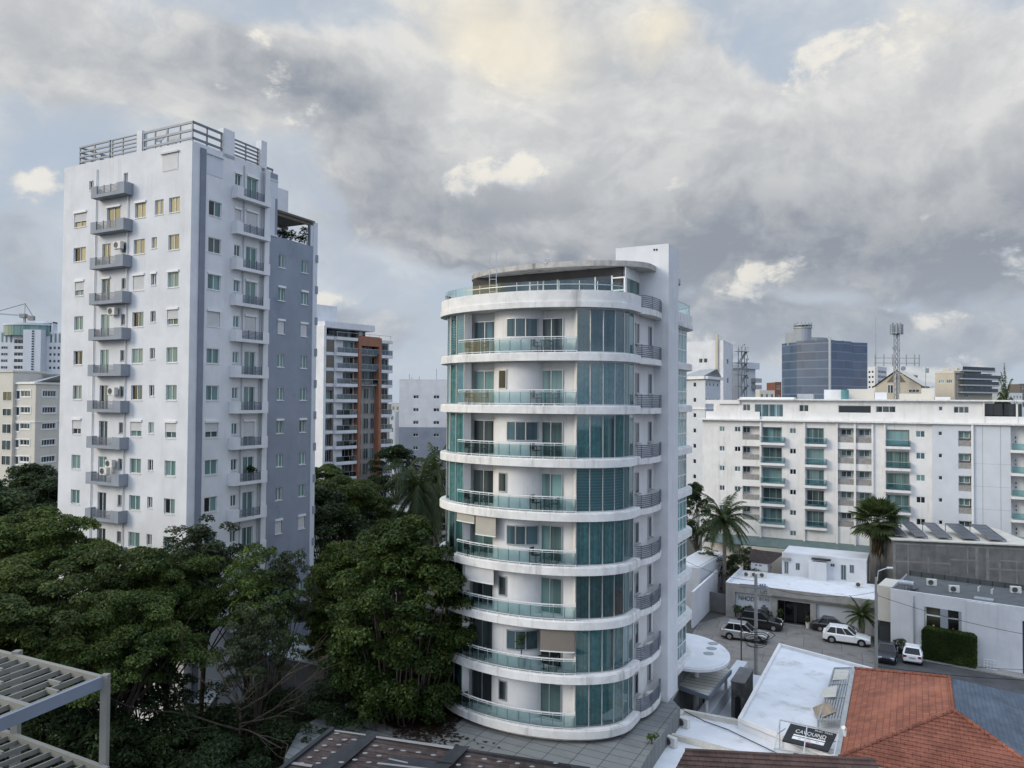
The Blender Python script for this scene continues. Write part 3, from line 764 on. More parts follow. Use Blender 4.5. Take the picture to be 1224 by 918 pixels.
DO = ['pane_curtain', 'pane_black', 'pane_curtain', 'pane_curtain', 'pane_curtain', 'pane_curtain', 'pane_curtain', 'pane_dark']
DL = ['pane_dark', 'pane_dark', 'pane_dark', 'pane_teal', 'pane_dark', 'pane_dark', 'pane_teal', 'pane_blue']
for k in range(8):
    zf = ZB[k] + SLB
    flatdoor(645, 673.5, k, DO[k]); flatdoor(566.5, 592, k, DL[k])
    wide = k % 2 == 1; zc = zf + 1.5; a, b = (u_for(606.5, zc), u_for(643, zc)) if wide else (u_for(597, zc), u_for(605.5, zc))
    zl, zh = zf + .95, zf + 2.12
    fr = MB(); pn = MB(); N = 12 if wide else 4; pts = [bump_pt(a + (b - a) * i / N, .03) for i in range(N + 1)]
    P2 = [(p.x, p.y) for p in pts]; pn.strip(P2, zl, zh)
    for z in (zl, zh - .06): fr.strip([(p.x, p.y) for p in [bump_pt(a + (b - a) * i / N, .07) for i in range(N + 1)]], z, z + .06, .08)
    for f in ((0, .36, .68, 1) if wide else (0, 1)):
        i = min(N, int(round(f * N))); p = pts[i]; fr.tube([(p.x, p.y, zl), (p.x, p.y, zh)], .045, k=4)
    o = fr.build('bay_window', 'steel', RT); pn.build('pane', 'pane_blue' if wide else 'pane_dark', o)
# glass balustrades
for k in range(8):
    z0 = ZB[k] + SLB; H = .92; p1 = pB - .6; pts = ell(.16, pRail0, p1, 60)
    fr = MB(); fr.strip(offset(pts, -.035), z0 + H - .05, z0 + H, .08); fr.strip(offset(pts, -.02), z0 + H - .16, z0 + H - .13, .04); fr.strip(offset(pts, -.02), z0 + .07, z0 + .11, .04)
    np_ = 13
    for i in range(np_):
        p = ell(.16, pRail0 + (p1 - pRail0) * i / (np_ - 1), 0, 1)[0]; fr.tube([(*p, z0), (*p, z0 + H + (.0 if i < np_ - 1 else .12))], .024, k=5)
    o = fr.build('balustrade', 'frame_white', RT)
    g = MB(); g.strip(ell(.13, pRail0, p1, 60), z0 + .12, z0 + H - .14); g.build('glass_panel', 'glass_rail', o)
# rolled-down sun blinds
def blind(px0, px1, k, drop, mat):
    a, b = phi(px0, .2, ZB[k + 1]), phi(px1, .2, ZB[k + 1]); m = MB(); m.strip(ell(.2, a, b, 8), ZB[k + 1] - drop, ZB[k + 1], .02); o = m.build('sun_blind', mat, RT)
    m = MB(); m.strip(ell(.18, a, b, 8), ZB[k + 1] - drop - .06, ZB[k + 1] - drop, .05); m.build('blind_rail', 'frame_white', o)
blind(546, 567, 3, .52, 'blind_beige'); blind(568.5, 592.5, 3, 1.15, 'blind_beige'); blind(646, 687, 1, 1.28, 'blind_taupe'); blind(556, 590, 2, .9, 'shutter')
# side wall: windows and small round balconies against the pier
SW = Face(st(sR, 44.0), st(sR, 52.0)); SW.n = E1.copy()
SW2 = Frame(st(sR, 0), math.atan2(E2.y, E2.x))
def su(px, y): d = ray(px, y); o = st(sR, 0); t = (o - CAM).dot(E1) / d.dot(E1); p = CAM + d * t; return p.dot(E2), p.z
pu0, pz = su(783, 842)
print('pier side t', pu0)
tp = 48.6
for k in range(9):
    z0 = ZB[k]
    a = R(0); ring = [st(sR + .02 + .78 * math.sin(R(x)) ** .7, 44.35 + (tp - 44.35) * (1 - math.cos(R(x))) / 2) for x in range(0, 181, 6)]
    poly = [(v.x, v.y) for v in ring]
    m = MB(); m.prism(poly, z0 - .02, z0 + .34); o = m.build('round_balcony', 'slab_white', RT)
    m = MB(); rr_ = [(v.x, v.y) for v in ring[1:]]
    for i in range(7): z = z0 + .40 + i * .115; m.strip(offset(rr_, .03), z, z + .065, .035)
    for j in (3, 10, 17, 24, 29): v = rr_[j]; m.tube([(*v, z0 + .34), (*v, z0 + 1.2)], .02, k=4)
    m.build('balcony_railing', 'rail_grey', o)
    if k < 8:
        for ta, tb in ((44.5, 45.15), (47.1, 47.7)): window(RT, SW2, ta, tb, z0 + SLB + .75, z0 + SLB + 2.05, 'plain', 'pane_dark', 'steel', 1, 'narrow_window', n=.17)
# pier
pc = PZ(798, 839.8, ZD); pr_ = PZ(812.5, 843.5, ZD) ; zpt = PD(798.5, 291, pc.y).z
PF = Face(pc - E1 * 6, pc); 
pl = PF.U(736, 297); m = MB()
wd_ = (Vector((pr_.x, pr_.y, 0)) - Vector((pc.x, pc.y, 0))).length
print('pier', pc, pr_, zpt, pl, wd_, pc.dot(E1), pc.dot(E2))
m.fb(PF, pl, PF.L, -2.35, 0, ZD, zpt); m.build('lift_shaft', 'white_wall', RT)
m = MB()
for px in (782, 785): u = PF.U(px, 298); m.fb(PF, u - .05, u + .05, -.02, .04, PF.Z(px, 299.5), PF.Z(px, 297.5))
m.build('vent_pipe', 'black', RT)
# penthouse: recessed glazing, oval roof, terrace rail
zt_ = ZB[8] + .75; zc_ = zt_ + 2.72
PH = Face(st(s0 - 6.4, 45.6), st(s0 + 6.2, 45.6))
zr0 = PD(690, 317, 47.6).z; zr1 = PD(690, 310.5, 47.6).z
def roofoval(d): 
    c = (s0 - .42, 47.3); o = []
    for i in range(65): a = R(-90 + 180 * i / 64); v = st(c[0] + (6.7 - d) * math.sin(a), 47.5 - (3.6 - d) * math.cos(a)); o.append((v.x, v.y))
    for i in range(65): a = R(90 - 180 * i / 64); v = st(c[0] + (6.7 - d) * math.sin(a), 54. + (3.6 - d) * math.cos(a)); o.append((v.x, v.y))
    return o
m = MB(); m.prism(roofoval(0.), zr0, zr1); m.build('roof_slab', 'stained_concrete', RT)
a, b = PH.U(565, 350), PH.U(747, 345); m = MB(); m.fb(PH, a, b, -6, 0, ZB[8] + .9, zr0 - .02)
m.build('penthouse_wall', 'penthouse_dark', RT)
m = MB(); m.fb(PH, PH.U(610, 340), PH.U(733, 340), .0, .03, ZB[8] + .95, zr0 - .55); m.build('penthouse_glazing', 'glass_smoke', RT)
m = MB(); m.fb(PH, PH.U(617, 340), PH.U(733, 340), -.0, .012, ZB[8] + .95, zr0 - .6); m.build('penthouse_pane', 'pane_dark', RT)
m = MB()
for px in (634, 650, 667, 712, 732): u = PH.U(px, 340); m.fb(PH, u - .05, u + .05, .02, .09, ZB[8] + .95, zr0 - .55)
u = PH.U(732, 340); m.fb(PH, u, u + .85, .02, .08, zr0 - .75, zr0 - .66); m.fb(PH, u, u + .85, .02, .08, zr0 - 1.55, zr0 - 1.47); m.fb(PH, u + .8, u + .9, .02, .09, ZB[8] + .95, zr0 - .66)
m.build('penthouse_frame', 'frame_white', RT)
m = MB(); v = PH.pt(b + .02, 0, 0); f = Frame(v, math.atan2(E2.y, E2.x)); m.fb(f, .0, .25, -.25, .03, ZB[8] + .9, zr0 - .01); m.fb(f, .25, 6, -.25, .03, zr0 - .7, zr0 - .012); m.build('penthouse_side', 'white_paint', RT)
m = MB(); m.fb(f, .26, 5.8, -.2, .0, ZB[8] + .9, zr0 - .71); m.build('penthouse_side_pane', 'pane_teal', RT)
m = MB(); pts = ell(.25, -90, 78, 70); zz0 = ZB[8] + 1.0; g = MB(); g.strip(pts, zz0, zz0 + .58)
o = g.build('terrace_glass', 'glass_rail', RT)
m.strip(offset(pts, -.03), zz0 + .34, zz0 + .38, .04)
for i in range(15): p = ell(.25, -90 + 168 * i / 14, 0, 1)[0]; m.tube([(*p, zz0 - .02), (*p, zz0 + .56)], .02, k=4)
m.build('handrail', 'steel', o)
g = MB(); pts = [tuple(st(s0 + AX - .2, t)[:2]) for t in (52.8, 54., 55.)] + ell(.2, 90, 0, 30, t1, -1); g.strip(pts, zz0, zz0 + .8); o = g.build('terrace_glass', 'glass_rail', RT)
m = MB(); m.strip(pts, zz0 + .78, zz0 + .83, .05); m.build('handrail', 'steel', o)
m = MB()
for px in (585.3, 593.3): p = PD(px, 318, 48.4); m.tube([(p.x, p.y, zr0 - 2.6), (p.x, p.y, zr1 + .75)], .028, k=5)
for i in range(7): a_ = PD(585.3, 318, 48.4); b_ = PD(593.3, 318, 48.4); z = zr0 - 2.4 + i * .4; m.bar((a_.x, a_.y, z), (b_.x, b_.y, z), .03)
m.build('roof_ladder', 'steel', RT)
m = MB(); p = PD(652, 309, 48.6); q2 = PD(659, 309, 48.6); m.tube([(p.x, p.y, zr1 - .05), (p.x, p.y, zr1 + .22), (q2.x, q2.y, zr1 + .22), (q2.x, q2.y, zr1 + .1)], .03, k=6); m.build('vent_pipe', 'steel', RT)
# entrance canopy disc
zcn = PD(824, 783, 57).z - .02
m = MB(); cpt = PD(822, 775, 58.5); cx, cy = cpt.x - .1, cpt.y
pl_ = [(cx + 3.15 * math.cos(R(a)), cy + 4.3 * math.sin(R(a))) for a in range(0, 360, 6)]
pl2 = [(cx + 3.0 * math.cos(R(a)), cy + 4.15 * math.sin(R(a))) for a in range(0, 360, 6)]
m.prism(pl_, zcn - .28, zcn - .08); m.prism(pl2, zcn - .08, zcn); m.build('entrance_canopy', 'roof_white', RT)
m = MB()
for px, py in ((852.5, 769.3), (850.5, 775.3), (847, 781.3)):
    m = MB(); v = PZ(px, py, zcn); m.prism([(v.x + .40 * math.cos(R(a)), v.y + .36 * math.sin(R(a))) for a in range(0, 360, 15)], zcn - .02, zcn + .03); m.build('skylight', 'skylight_grey', RT)
m = MB(); m.tube([(cx + .5, cy - 1, 0), (cx + .5, cy - 1, zcn - .4)], .22, k=16); m.build('canopy_column', 'white_paint', RT); m = MB(); m.tube([(cx - .5, cy + 2, 0), (cx - .5, cy + 2, zcn - .4)], .22, k=16); m.build('canopy_column', 'white_paint', RT)
# ================================================================== generic distant block
def block(name, label, cat, faces, ztop, wallm, wins=(), depth=14, z0=0., roofm=None, back=True, parapet=.5, group=None, d=.12):
    """faces: list of Face left to right; wins: (face index, u0, u1, z0, z1, pane, nm)"""
    F0, F1 = faces[0], faces[-1]
    root = thing(name, label, cat, F0.pt(F0.L, -1, z0), group)
    m = MB(); byf = {}
    for w_ in wins: byf.setdefault(w_[0], []).append(w_)
    for i, F in enumerate(faces):
        hol = [(a, a + round((b - a) * 10) / 10, c, c + round((e - c) * 10) / 10) for _, a, b, c, e, *_r in byf.get(i, [])]
        wall_holes(m, F, 0, F.L, z0, ztop, hol, d)
    p = [F.pt(0, 0, 0) for F in faces] + [F1.pt(F1.L, 0, 0)]
    dv = -(F0.n if len(faces) == 1 else F0.n) * depth
    if len(faces) == 1: bk = [p[-1] + dv, p[0] + dv]
    else: bk = [p[-1] - F0.u * F0.L * .98 * (1 if True else 0)] 
    ring = p + bk; n = len(ring)
    for i in range(len(faces), n):
        a, b = ring[i], ring[(i + 1) % n]; m.quad((a.x, a.y, z0), (b.x, b.y, z0), (b.x, b.y, ztop), (a.x, a.y, ztop))
    m.add([(v.x, v.y, ztop - parapet) for v in ring], [tuple(range(n))])
    m.build('wall', wallm, root)
    if parapet:
        m = MB()
        for F in faces: m.fb(F, 0, F.L, -.25, .03, ztop - .01, ztop + .12)
        m.build('coping', wallm, root)
    for w_ in wins:
        i, a, b, c, e, pane, nm = w_[:7]; farwin(root, faces[i], a, b, c, e, pane, w_[7] if len(w_) > 7 else 'frame_white', nm, 'window', d)
    return root
rw = random.Random(3)
# ------------------------------------------------------------------ brown and white residential tower (middle left)
A = PD(388.5, 478, 146); B = PD(466.5, 478, 158.5); MF = Face(A, B); ML = Face(A - MF.n * 14 - MF.u * .0, A)
MT1 = thing('apartment_tower', 'tall white apartment block with terracotta frame bands and smoky glass balconies', 'apartment tower', (A.x, A.y, 0))
zt = MF.Z(390, 399); m = MB(); m.fb(MF, 0, MF.L, -14, -.6, 0, zt - .3); m.fb(MF, -.55, 0.0, -14.2, .2, 0, zt + 1.6)
m.build('wall', 'white_wall', MT1)
U = lambda px, y=470: MF.U(px, y)
fh = 18.46 * 149.5 / 900
zr = lambda i: MF.Z(405, 402.8) - fh * i           # top edge of white band i
cols_ = [(389.3, 398.5), (399.5, 424.0), (428.0, 449.3), (452.5, 465.8)]
m = MB(); g = MB(); wd = MB(); rl = MB()
for i in range(13):
    z = zr(i)
    for j, (a, b) in enumerate(cols_):
        if j == 2: continue
        wl_ = 'white'; n1 = .9 if j != 0 else .05
        MB().fb(MF, U(a) if j else U(389.3), U(b), -.55, n1, z - .62, z).build('balcony_slab', 'white_wall', MT1)
for i in range(4):
    z = zr(i)
    if i: MB().fb(MF, U(427), U(449.3), -.5, .25, z - .3, z).build('balcony_slab', 'white_wall', MT1)
m = MB(); m.fb(MF, U(425.), U(428), -.5, .95, 0, MF.Z(426, 403)); m.fb(MF, U(449.3), U(452.3), -.5, .95, 0, MF.Z(451, 404.5)); m.fb(MF, U(428), U(449.3), -.5, .95, zr(0) + .15 - 1.6, MF.Z(438, 402.6)); m.build('frame_band', 'terracotta', MT1)
m = MB(); m.fb(MF, U(388.6), U(398.8), -.55, .03, zr(3) - 1.4, zr(0) + .3); m.build('brown_panel', 'taupe', MT1); m = MB(); m.fb(MF, U(396.8), U(398.8), -.5, .035, 0, zr(3) - 1.5); m.build('brown_fin', 'taupe', MT1)
for i in range(12):
    z1_, z0_ = zr(i) - .64, zr(i + 1)
    for j, (a, b) in enumerate(cols_):
        if j == 2:
            if i < 3: continue
            for q_ in ((428.6, 434.), (436, 442.2), (444.2, 449)):
                farwin(MT1, MF, U(q_[0]), U(q_[1]), z0_ + .1, z1_ - .1, rw.choice(['pane_dark', 'pane_curtain', 'pane_dark']), 'frame_grey', 2, 'window', .1, n=-.30)
            continue
        a2 = a + (10.5 if j == 1 else 1.2)
        farwin(MT1, MF, U(a2), U(b) - .2, z0_ + .05, z1_ - .15, rw.choice(['pane_dark', 'pane_curtain', 'pane_dark', 'pane_black']), 'frame_grey', 3, 'balcony_door', .1, n=-.4)
for i in range(3):
    farwin(MT1, MF, U(429), U(448.8), zr(i + 1) + .05, zr(i) - .4, 'pane_dark', 'frame_grey', 5, 'balcony_door', .1, n=-.35)
m = MB(); m.fb(MF, U(428), U(449.3), -.55, -.45, 0, zr(3)); m.build('grey_cladding', 'concrete', MT1)
m = MB(); m.fb(MF, U(399), U(409.5), -.5, -.0, 0, zr(0)); m.build('stair_wall', 'white_wall', MT1)
for i in range(1, 13):
    g = MB(); z = zr(i)
    for a, b in ((399.8, 423.8), (428.2, 449), (452.8, 465.6)):
        if a == 428.2 and i > 3: continue
        g.fb(MF, U(a), U(b), .80, .83, z + .0, z + .95)
    o = g.build('glass_balustrade', 'glass_smoke', MT1); r_ = MB()
    for a, b in ((399.8, 423.8), (428.2, 449), (452.8, 465.6)):
        if a == 428.2 and i > 3: continue
        r_.fb(MF, U(a), U(b), .78, .85, z + .95, z + 1.02)
        for k in range(4): u = U(a + (b - a) * k / 3); r_.fb(MF, u - .03, u + .03, .79, .84, z, z + .95)
    r_.build('handrail', 'frame_grey', o)
m = MB(); m.fb(MF, U(387), U(447), -8, .1, MF.Z(388, 391), MF.Z(388, 383.5)); m.fb(MF, U(387), U(413), -10, -3, MF.Z(388, 383.5), MF.Z(390, 365, -3)); m.build('penthouse', 'white_wall', MT1)
m = MB(); m.fb(MF, U(400), U(444), -8, -2.2, zr(0) - .2, MF.Z(388, 391)); m.build('penthouse_glazing', 'pane_dark', MT1)
m = MB()
for px in (401, 415, 428, 440, 452, 465): u = U(px); m.fb(MF, u - .03, u + .03, .3, .36, zr(0), zr(0) + 1.0)
m.fb(MF, U(400), U(466), .3, .36, zr(0) + .95, zr(0) + 1.02); m.fb(MF, U(432), U(436), -2, -1, zr(0), zr(0) + 2.2); m.build('roof_railing', 'frame_grey', MT1)
# ------------------------------------------------------------------ white over grey office block
A = PD(477, 478, 178); B = PD(560, 478, 178); WF = Face(A, B); ws = []
zz = [(472.4, 476.4), (487.8, 491.8), (503, 507), (518, 522), (533.5, 537.5), (549, 553), (564, 568)]
for y0, y1 in zz:
    for a, b in ((494, 500.5), (518.2, 525.5), (541, 548)): ws.append((0, WF.U(a), WF.U(b), WF.Z(500, y1), WF.Z(500, y0), 'pane_dark', 2))
WG = block('office_block', 'plain white block with grey lower storeys and small paired windows left of the round tower', 'building', [WF], WF.Z(480, 454), 'white_wall', ws)
m = MB(); hol = [(a, a + round((b - a) * 10) / 10, c, c + round((e - c) * 10) / 10) for _, a, b, c, e, *_ in ws]; zg = WF.Z(480, 510.5)
wall_holes(m, WF, .01, WF.L - .01, 0, zg, [h for h in hol if h[3] < zg], .05, n=.03); m.build('grey_lower_wall', 'grey_blue_wall', WG)
m = MB()
for px, y in ((487, 447), (490, 450), (499, 449), (520, 440)):
    p = WF.pt(WF.U(px), -3, 0); m.tube([(p.x, p.y, WF.Z(480, 455)), (p.x, p.y, WF.Z(480, y))], .06, k=4)
m.build('antenna_mast', 'dark_grey_paint', WG)
# ------------------------------------------------------------------ low things between those two blocks
def hut(name, label, cat, px0, px1, y1, D, wallm, y0=None, dep=8, nwin=0, rows=1, pane='pane_dark', tilt=0., z0=0., nm=2, wh=1.2, roof=None, group=None):
    A = PD(px0, 478, D - tilt / 2); B = PD(px1, 478, D + tilt / 2); F = Face(A, B); zt = F.Z((px0 + px1) / 2, y1); ws = []
    for r in range(rows):
        for i in range(nwin):
            c = F.L * (i + .5) / nwin; zz_ = zt - 1.0 - 3.0 * r
            if zz_ - wh < z0 + .3: continue
            ww = min(1.7, F.L / nwin * .55); ws.append((0, c - ww / 2, c + ww / 2, zz_ - wh, zz_, pane, nm))
    return block(name, label, cat, [F], zt, wallm, ws, dep, z0, group=group), F, zt
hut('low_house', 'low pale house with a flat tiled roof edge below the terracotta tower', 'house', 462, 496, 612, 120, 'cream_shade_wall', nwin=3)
hut('far_block', 'narrow grey-blue block seen in the gap beside the terracotta tower', 'building', 466, 472, 492, 190, 'bluish_wall', nwin=1, rows=8)
hut('far_block', 'cream flat-roofed block far off in the gap between two white blocks', 'building', 468, 478, 482, 240, 'cream_wall', nwin=2, rows=8)
# ------------------------------------------------------------------ far left: cream block with arched windows
A = PD(-14, 478, 148); M_ = PD(42.5, 478, 142); B = PD(76, 478, 150); CF = Face(A, M_); CR = Face(M_, B)
ws = []
for i, (y0, y1) in enumerate(((467, 474), (486.5, 493.5), (506, 512.5), (525.5, 532), (545.5, 552))):
    ws.append((0, CF.U(25), CF.U(36.5), CF.Z(30, y1), CF.Z(30, y0), 'pane_dark', 3)); ws.append((0, CF.U(19), CF.U(23.5), CF.Z(20, y1 + 3), CF.Z(20, y0), 'pane_dark', 1))
    ws.append((1, CR.U(50.5), CR.U(67), CR.Z(58, y1), CR.Z(58, y0), 'pane_dark', 5))
    ws.append((0, CF.U(3), CF.U(13), CF.Z(8, y1 + 4), CF.Z(8, y0 - 2), 'pane_dark', 2))
CB = block('apartment_block', 'cream and grey block with white window surrounds at the left edge, below the crane', 'building', [CF, CR], CF.Z(40, 457), 'cream_wall', ws, parapet=.2)
m = MB()
for w_ in ws:
    F = (CF, CR)[w_[0]]; a, b, c, e = w_[1:5]; t = .22
    m.fb(F, a - t, b + t, .0, .08, e, e + t); m.fb(F, a - t, b + t, .0, .08, c - t, c)
    if w_[0] == 1 or b - a > 1.5: m.fb(F, a - t, a, 0, .08, c, e); m.fb(F, b, b + t, 0, .08, c, e)
    if w_[0] == 0 and b - a > 1.4 and a < CF.U(15):        # arched heads
        cc = (a + b) / 2; rr_ = (b - a) / 2; arc = [CF.pt(cc + rr_ * math.cos(R(q)), .05, e + rr_ * .75 * math.sin(R(q))) for q in range(0, 181, 20)]
        for i in range(len(arc) - 1): m.bar(arc[i], arc[i + 1], .14)
for F in (CF, CR): m.fb(F, 0, F.L, 0, .25, F.Z(43, 459), F.Z(43, 457)); m.fb(F, 0, F.L, 0, .12, F.Z(43, 505), F.Z(43, 503.8))
m.build('window_surround', 'frame_white', CB)
m = MB(); m.fb(CF, 0, CF.U(19), -6, .6, 0, CF.Z(10, 443.5)); m.fb(CF, -.1, CF.U(19.5), -6, .8, CF.Z(10, 445), CF.Z(10, 443)); m.build('projecting_bay', 'cream_wall', CB)
m = MB(); a, b = CF.pt(CF.U(24), -1, CF.Z(30, 457)), CR.pt(CR.U(74), -1, CF.Z(30, 457)); t_ = CF.pt(CF.U(40), -6, CF.Z(40, 446)); t2 = CR.pt(CR.L - 1, -6, CF.Z(40, 446)); mm = CF.pt(CF.L, -.1, CF.Z(30, 457)); e2_ = CF.pt(CF.U(24), -8, CF.Z(30, 457))
m.add([a, mm, b, t2, t_, e2_], [(0, 1, 4), (1, 2, 3, 4), (0, 4, 5)]); m.build('hip_roof', 'galvanised', CB)
for y0, y1 in ((468, 479), (488, 497), (507, 518), (526, 538), (545, 556)):
    farwin(CB, CF, CF.U(3.5, n=.6), CF.U(14, n=.6), CF.Z(8, y1, .6), CF.Z(8, y0, .6), 'pane_dark', 'frame_white', 2, 'arched_window', .0, n=.61)
# teal and white office tower with crane
A = PD(-30, 478, 330); B = PD(75, 478, 330); TF = Face(A, B); ws = []
for i, y in enumerate((413.8, 421.7, 429.5, 437.5)):
    for a in (0, 3, 9.0 - 4, 57.5, 62.5, 67.5): ws.append((0, TF.U(a), TF.U(a + 3), TF.Z(10, y + 3.4), TF.Z(10, y), 'pane_dark', 1))
    ws.append((0, TF.U(15.5), TF.U(32), TF.Z(20, y + 3.6), TF.Z(20, y - .4), 'pane_black', 4))
for a in (0, 5, 10.5, 58, 63.5, 68.5): ws.append((0, TF.U(a), TF.U(a + 2.8), TF.Z(10, 409.5), TF.Z(10, 398), 'pane_teal', 1))
ws.append((0, TF.U(15.5), TF.U(32), TF.Z(20, 410.5), TF.Z(20, 405.5), 'pane_black', 4))
TB = block('office_tower', 'white office tower with a curved teal glass top storey, far left under the crane', 'building', [TF], TF.Z(20, 397), 'white_wall', ws, 20)
def arc_strip(m, F, a, b, z0, z1, n0, bulge):
    pts = []
    for i in range(17): x = -1 + 2 * i / 16; v = F.pt(a + (b - a) * (x + 1) / 2, n0 + bulge * (1 - x * x), 0); pts.append((v.x, v.y))
    pts2 = pts + [tuple(F.pt(b, n0 - 4, 0)[:2]), tuple(F.pt(a, n0 - 4, 0)[:2])]; m.prism(pts2, z0, z1)
m = MB(); arc_strip(m, TF, TF.U(2), TF.U(58), TF.Z(20, 401), TF.Z(20, 389), .0, 3.5); o = m.build('glass_crown', 'pane_teal', TB)
m = MB(); arc_strip(m, TF, TF.U(1.5), TF.U(59), TF.Z(20, 389), TF.Z(20, 386.5), .2, 3.7); m.fb(TF, TF.U(33.5), TF.U(54.5), 0, 4.2, 0, TF.Z(40, 395)); m.fb(TF, TF.U(42), TF.U(62), -3, .5, TF.Z(20, 386), TF.Z(20, 384.2)); m.fb(TF, TF.U(60), TF.U(62), -3, .3, TF.Z(20, 400), TF.Z(20, 384.5)); m.build('crown_slab', 'bluish_wall', TB)
m = MB()
for y in range(396, 446, 3):
    m.fb(TF, TF.U(44), TF.U(46.5), 4.2, 4.4, TF.Z(40, y + 1.6), TF.Z(40, y))
m.build('stair_window', 'pane_black', TB)
cr = thing('tower_crane', 'tower crane with a long jib standing behind the teal-topped office tower', 'crane', PD(29, 478, 420))
p = PD(29, 478, 420); D_ = 420
def PDz(px, y, D=D_): return PD(px, y, D)
m = MB(); a, b = PDz(29, 392), PDz(29.5, 376.5); m.bar((a.x, a.y, 0), b, 1.0); m.bar(b, PDz(30, 362), .3); m.build('mast', 'frame_grey', cr)
m = MB(); j0, j1, ap = PDz(-40, 372), PDz(39.5, 378.2), PDz(30, 363); m.bar(j0, j1, .7, .7); m.build('jib', 'frame_grey', cr)
m = MB(); m.tube([ap, PDz(-10, 374.2)], .2, k=4); m.tube([ap, j1], .2, k=4); m.build('tie_cable', 'dark_grey_paint', cr)
m = MB(); c = PDz(37.5, 379.5); m.box(c.x - 1.6, c.x + 1.6, c.y - 1, c.y + 1, c.z - 1.6, c.z + .8); c = PDz(28, 377.8); m.box(c.x - 1.5, c.x + 1.5, c.y - 1.4, c.y + 1.4, c.z - 1, c.z + 1.2); m.build('counterweight', 'concrete', cr)

# ================================================================== long white apartment building (right)
A = PD(870, 530, 115); B = PD(1060, 530, 105.3); wdir = Vector((B.x - A.x, B.y - A.y, 0)).normalized()
A0 = Vector((A.x, A.y, 0)); tmp = Face(A0, A0 + wdir * 10); uA = tmp.U(839.5, 560); uE = tmp.U(1232, 560)
WB = Face(A0 + wdir * uA, A0 + wdir * uE)
print('WB', WB.L, WB.A, math.degrees(WB.ang))
U = lambda px, y=560, n=0.: WB.U(px, y, n)
ZR_ = [WB.Z(1060, y) for y in (514.9, 541.0, 566.8, 592.5, 618.0)]; fhw = (ZR_[0] - ZR_[4]) / 4; HZ = lambda r: ZR_[0] + .15 - fhw * r
zSl = WB.Z(1000, 504.6); zTopW = WB.Z(1000, 478.8); zBase = WB.Z(950, 651)
print('fhw', fhw, zSl, zTopW, zBase)
WR = thing('apartment_building', 'long white apartment building with rows of teal glass balconies and grey wood-look panels', 'apartment building', WB.pt(WB.L / 2, -1, 0))
hol = []; items = []
def W_(a, b, zt_, h, pane, nm, kind_='win'):
    u0, u1 = U(a), U(b); u1 = u0 + round((u1 - u0) * 10) / 10; h = round(h * 10) / 10
    hol.append((u0, u1, zt_ - h, zt_)); items.append((u0, u1, zt_ - h, zt_, pane, nm, kind_))
uSp = U(1114.3)
dk = lambda: rw.choice(['pane_blue', 'pane_teal', 'pane_blue', 'pane_black'])
for r in range(7):
    z = HZ(r)
    if r < 5: W_(860, 866, z, .8, dk(), 2)
    if r < 6: W_(878, 885.5, z, .8, dk(), 2)
    W_(944, 952, z - .05, .8, dk(), 2); W_(1095, 1105.5, z - .05, .9, dk(), 2)
    W_(1121.5, 1126.5, z - .05, .65, 'pane_dark', 1)
    # recessed panel bays and balcony bays are deep holes
    for a, b in ((887.5, 908), (1001.5, 1020.6), (1023, 1042)):
        hol.append((U(a), U(b), z - 1.95, z + .1))
    for a, b in ((911, 934.5), (964, 985), (1059.6, 1087)): hol.append((U(a), U(b), z - 2.25, z + .02))
    hol.append((U(1145.5), U(1161), z - 2.0, z + .05))
hol = [h for h in hol if h[2] > zBase + .2]
items = [i for i in items if i[2] > zBase + .2]
m = MB(); wall_holes(m, WB, 0, uSp, 0, zSl, [h for h in hol if h[0] < uSp], .12)
m.add([WB.pt(0, 0, 0), WB.pt(0, 0, zSl), WB.pt(0, -14, zSl), WB.pt(0, -14, 0)], [(0, 1, 2, 3)]); m.add([WB.pt(WB.L, 0, 0), WB.pt(WB.L, 0, zSl), WB.pt(WB.L, -14, zSl), WB.pt(WB.L, -14, 0)], [(3, 2, 1, 0)])
m.fb(WB, 0, WB.L, -1.3, -1.15, 0, zSl - .1)                   # back of the deep bays
m.build('wall', 'white_paint', WR)
m = MB(); wall_holes(m, WB, uSp, U(1208), 0, zSl, [h for h in hol if h[0] >= uSp], .12, n=.25)
m.quad(WB.pt(uSp, 0, 0), WB.pt(uSp, .25, 0), WB.pt(uSp, .25, zSl), WB.pt(uSp, 0, zSl)); m.quad(WB.pt(U(1208), .25, 0), WB.pt(U(1208), -1.15, 0), WB.pt(U(1208), -1.15, zSl), WB.pt(U(1208), .25, zSl))
m.build('side_wall', 'bluish_wall', WR)
for h in hol:
    if h[1] - h[0] > 1.4:
        m = MB()
        n_ = .25 if h[0] >= uSp else 0.
        P = WB.pt; a, b, c, e = h; f_ = -1.16
        m.quad(P(a, n_ - .11, c), P(a, n_ - .11, e), P(a, f_, e), P(a, f_, c)); m.quad(P(b, n_ - .11, e), P(b, n_ - .11, c), P(b, f_, c), P(b, f_, e))
        m.quad(P(a, n_ - .11, e), P(b, n_ - .11, e), P(b, f_, e), P(a, f_, e)); m.quad(P(b, n_ - .11, c), P(a, n_ - .11, c), P(a, f_, c), P(b, f_, c)); m.build('bay_lining', 'white_wall', WR)
m = MB(); m.fb(WB, uSp + .02, U(1208), .2, .30, HZ(1) - .6 - 20, HZ(1) - .6 - 20.0001 + .0002) if False else None
for px in (1174.3, 1195.8): u = U(px); m.fb(WB, u - .03, u + .03, .24, .262, zBase, zSl)
for r in range(1, 6): m.fb(WB, U(1163), U(1208), .24, .258, HZ(r) - 1.25, HZ(r) - 1.21)
m.build('panel_joint', 'frame_grey', WR)
for (u0, u1, c, e, pane, nm, kd) in items: farwin(WR, WB, u0, u1, c, e, pane, 'frame_white', nm, 'window', .12, n=.25 if u0 >= uSp else 0.)
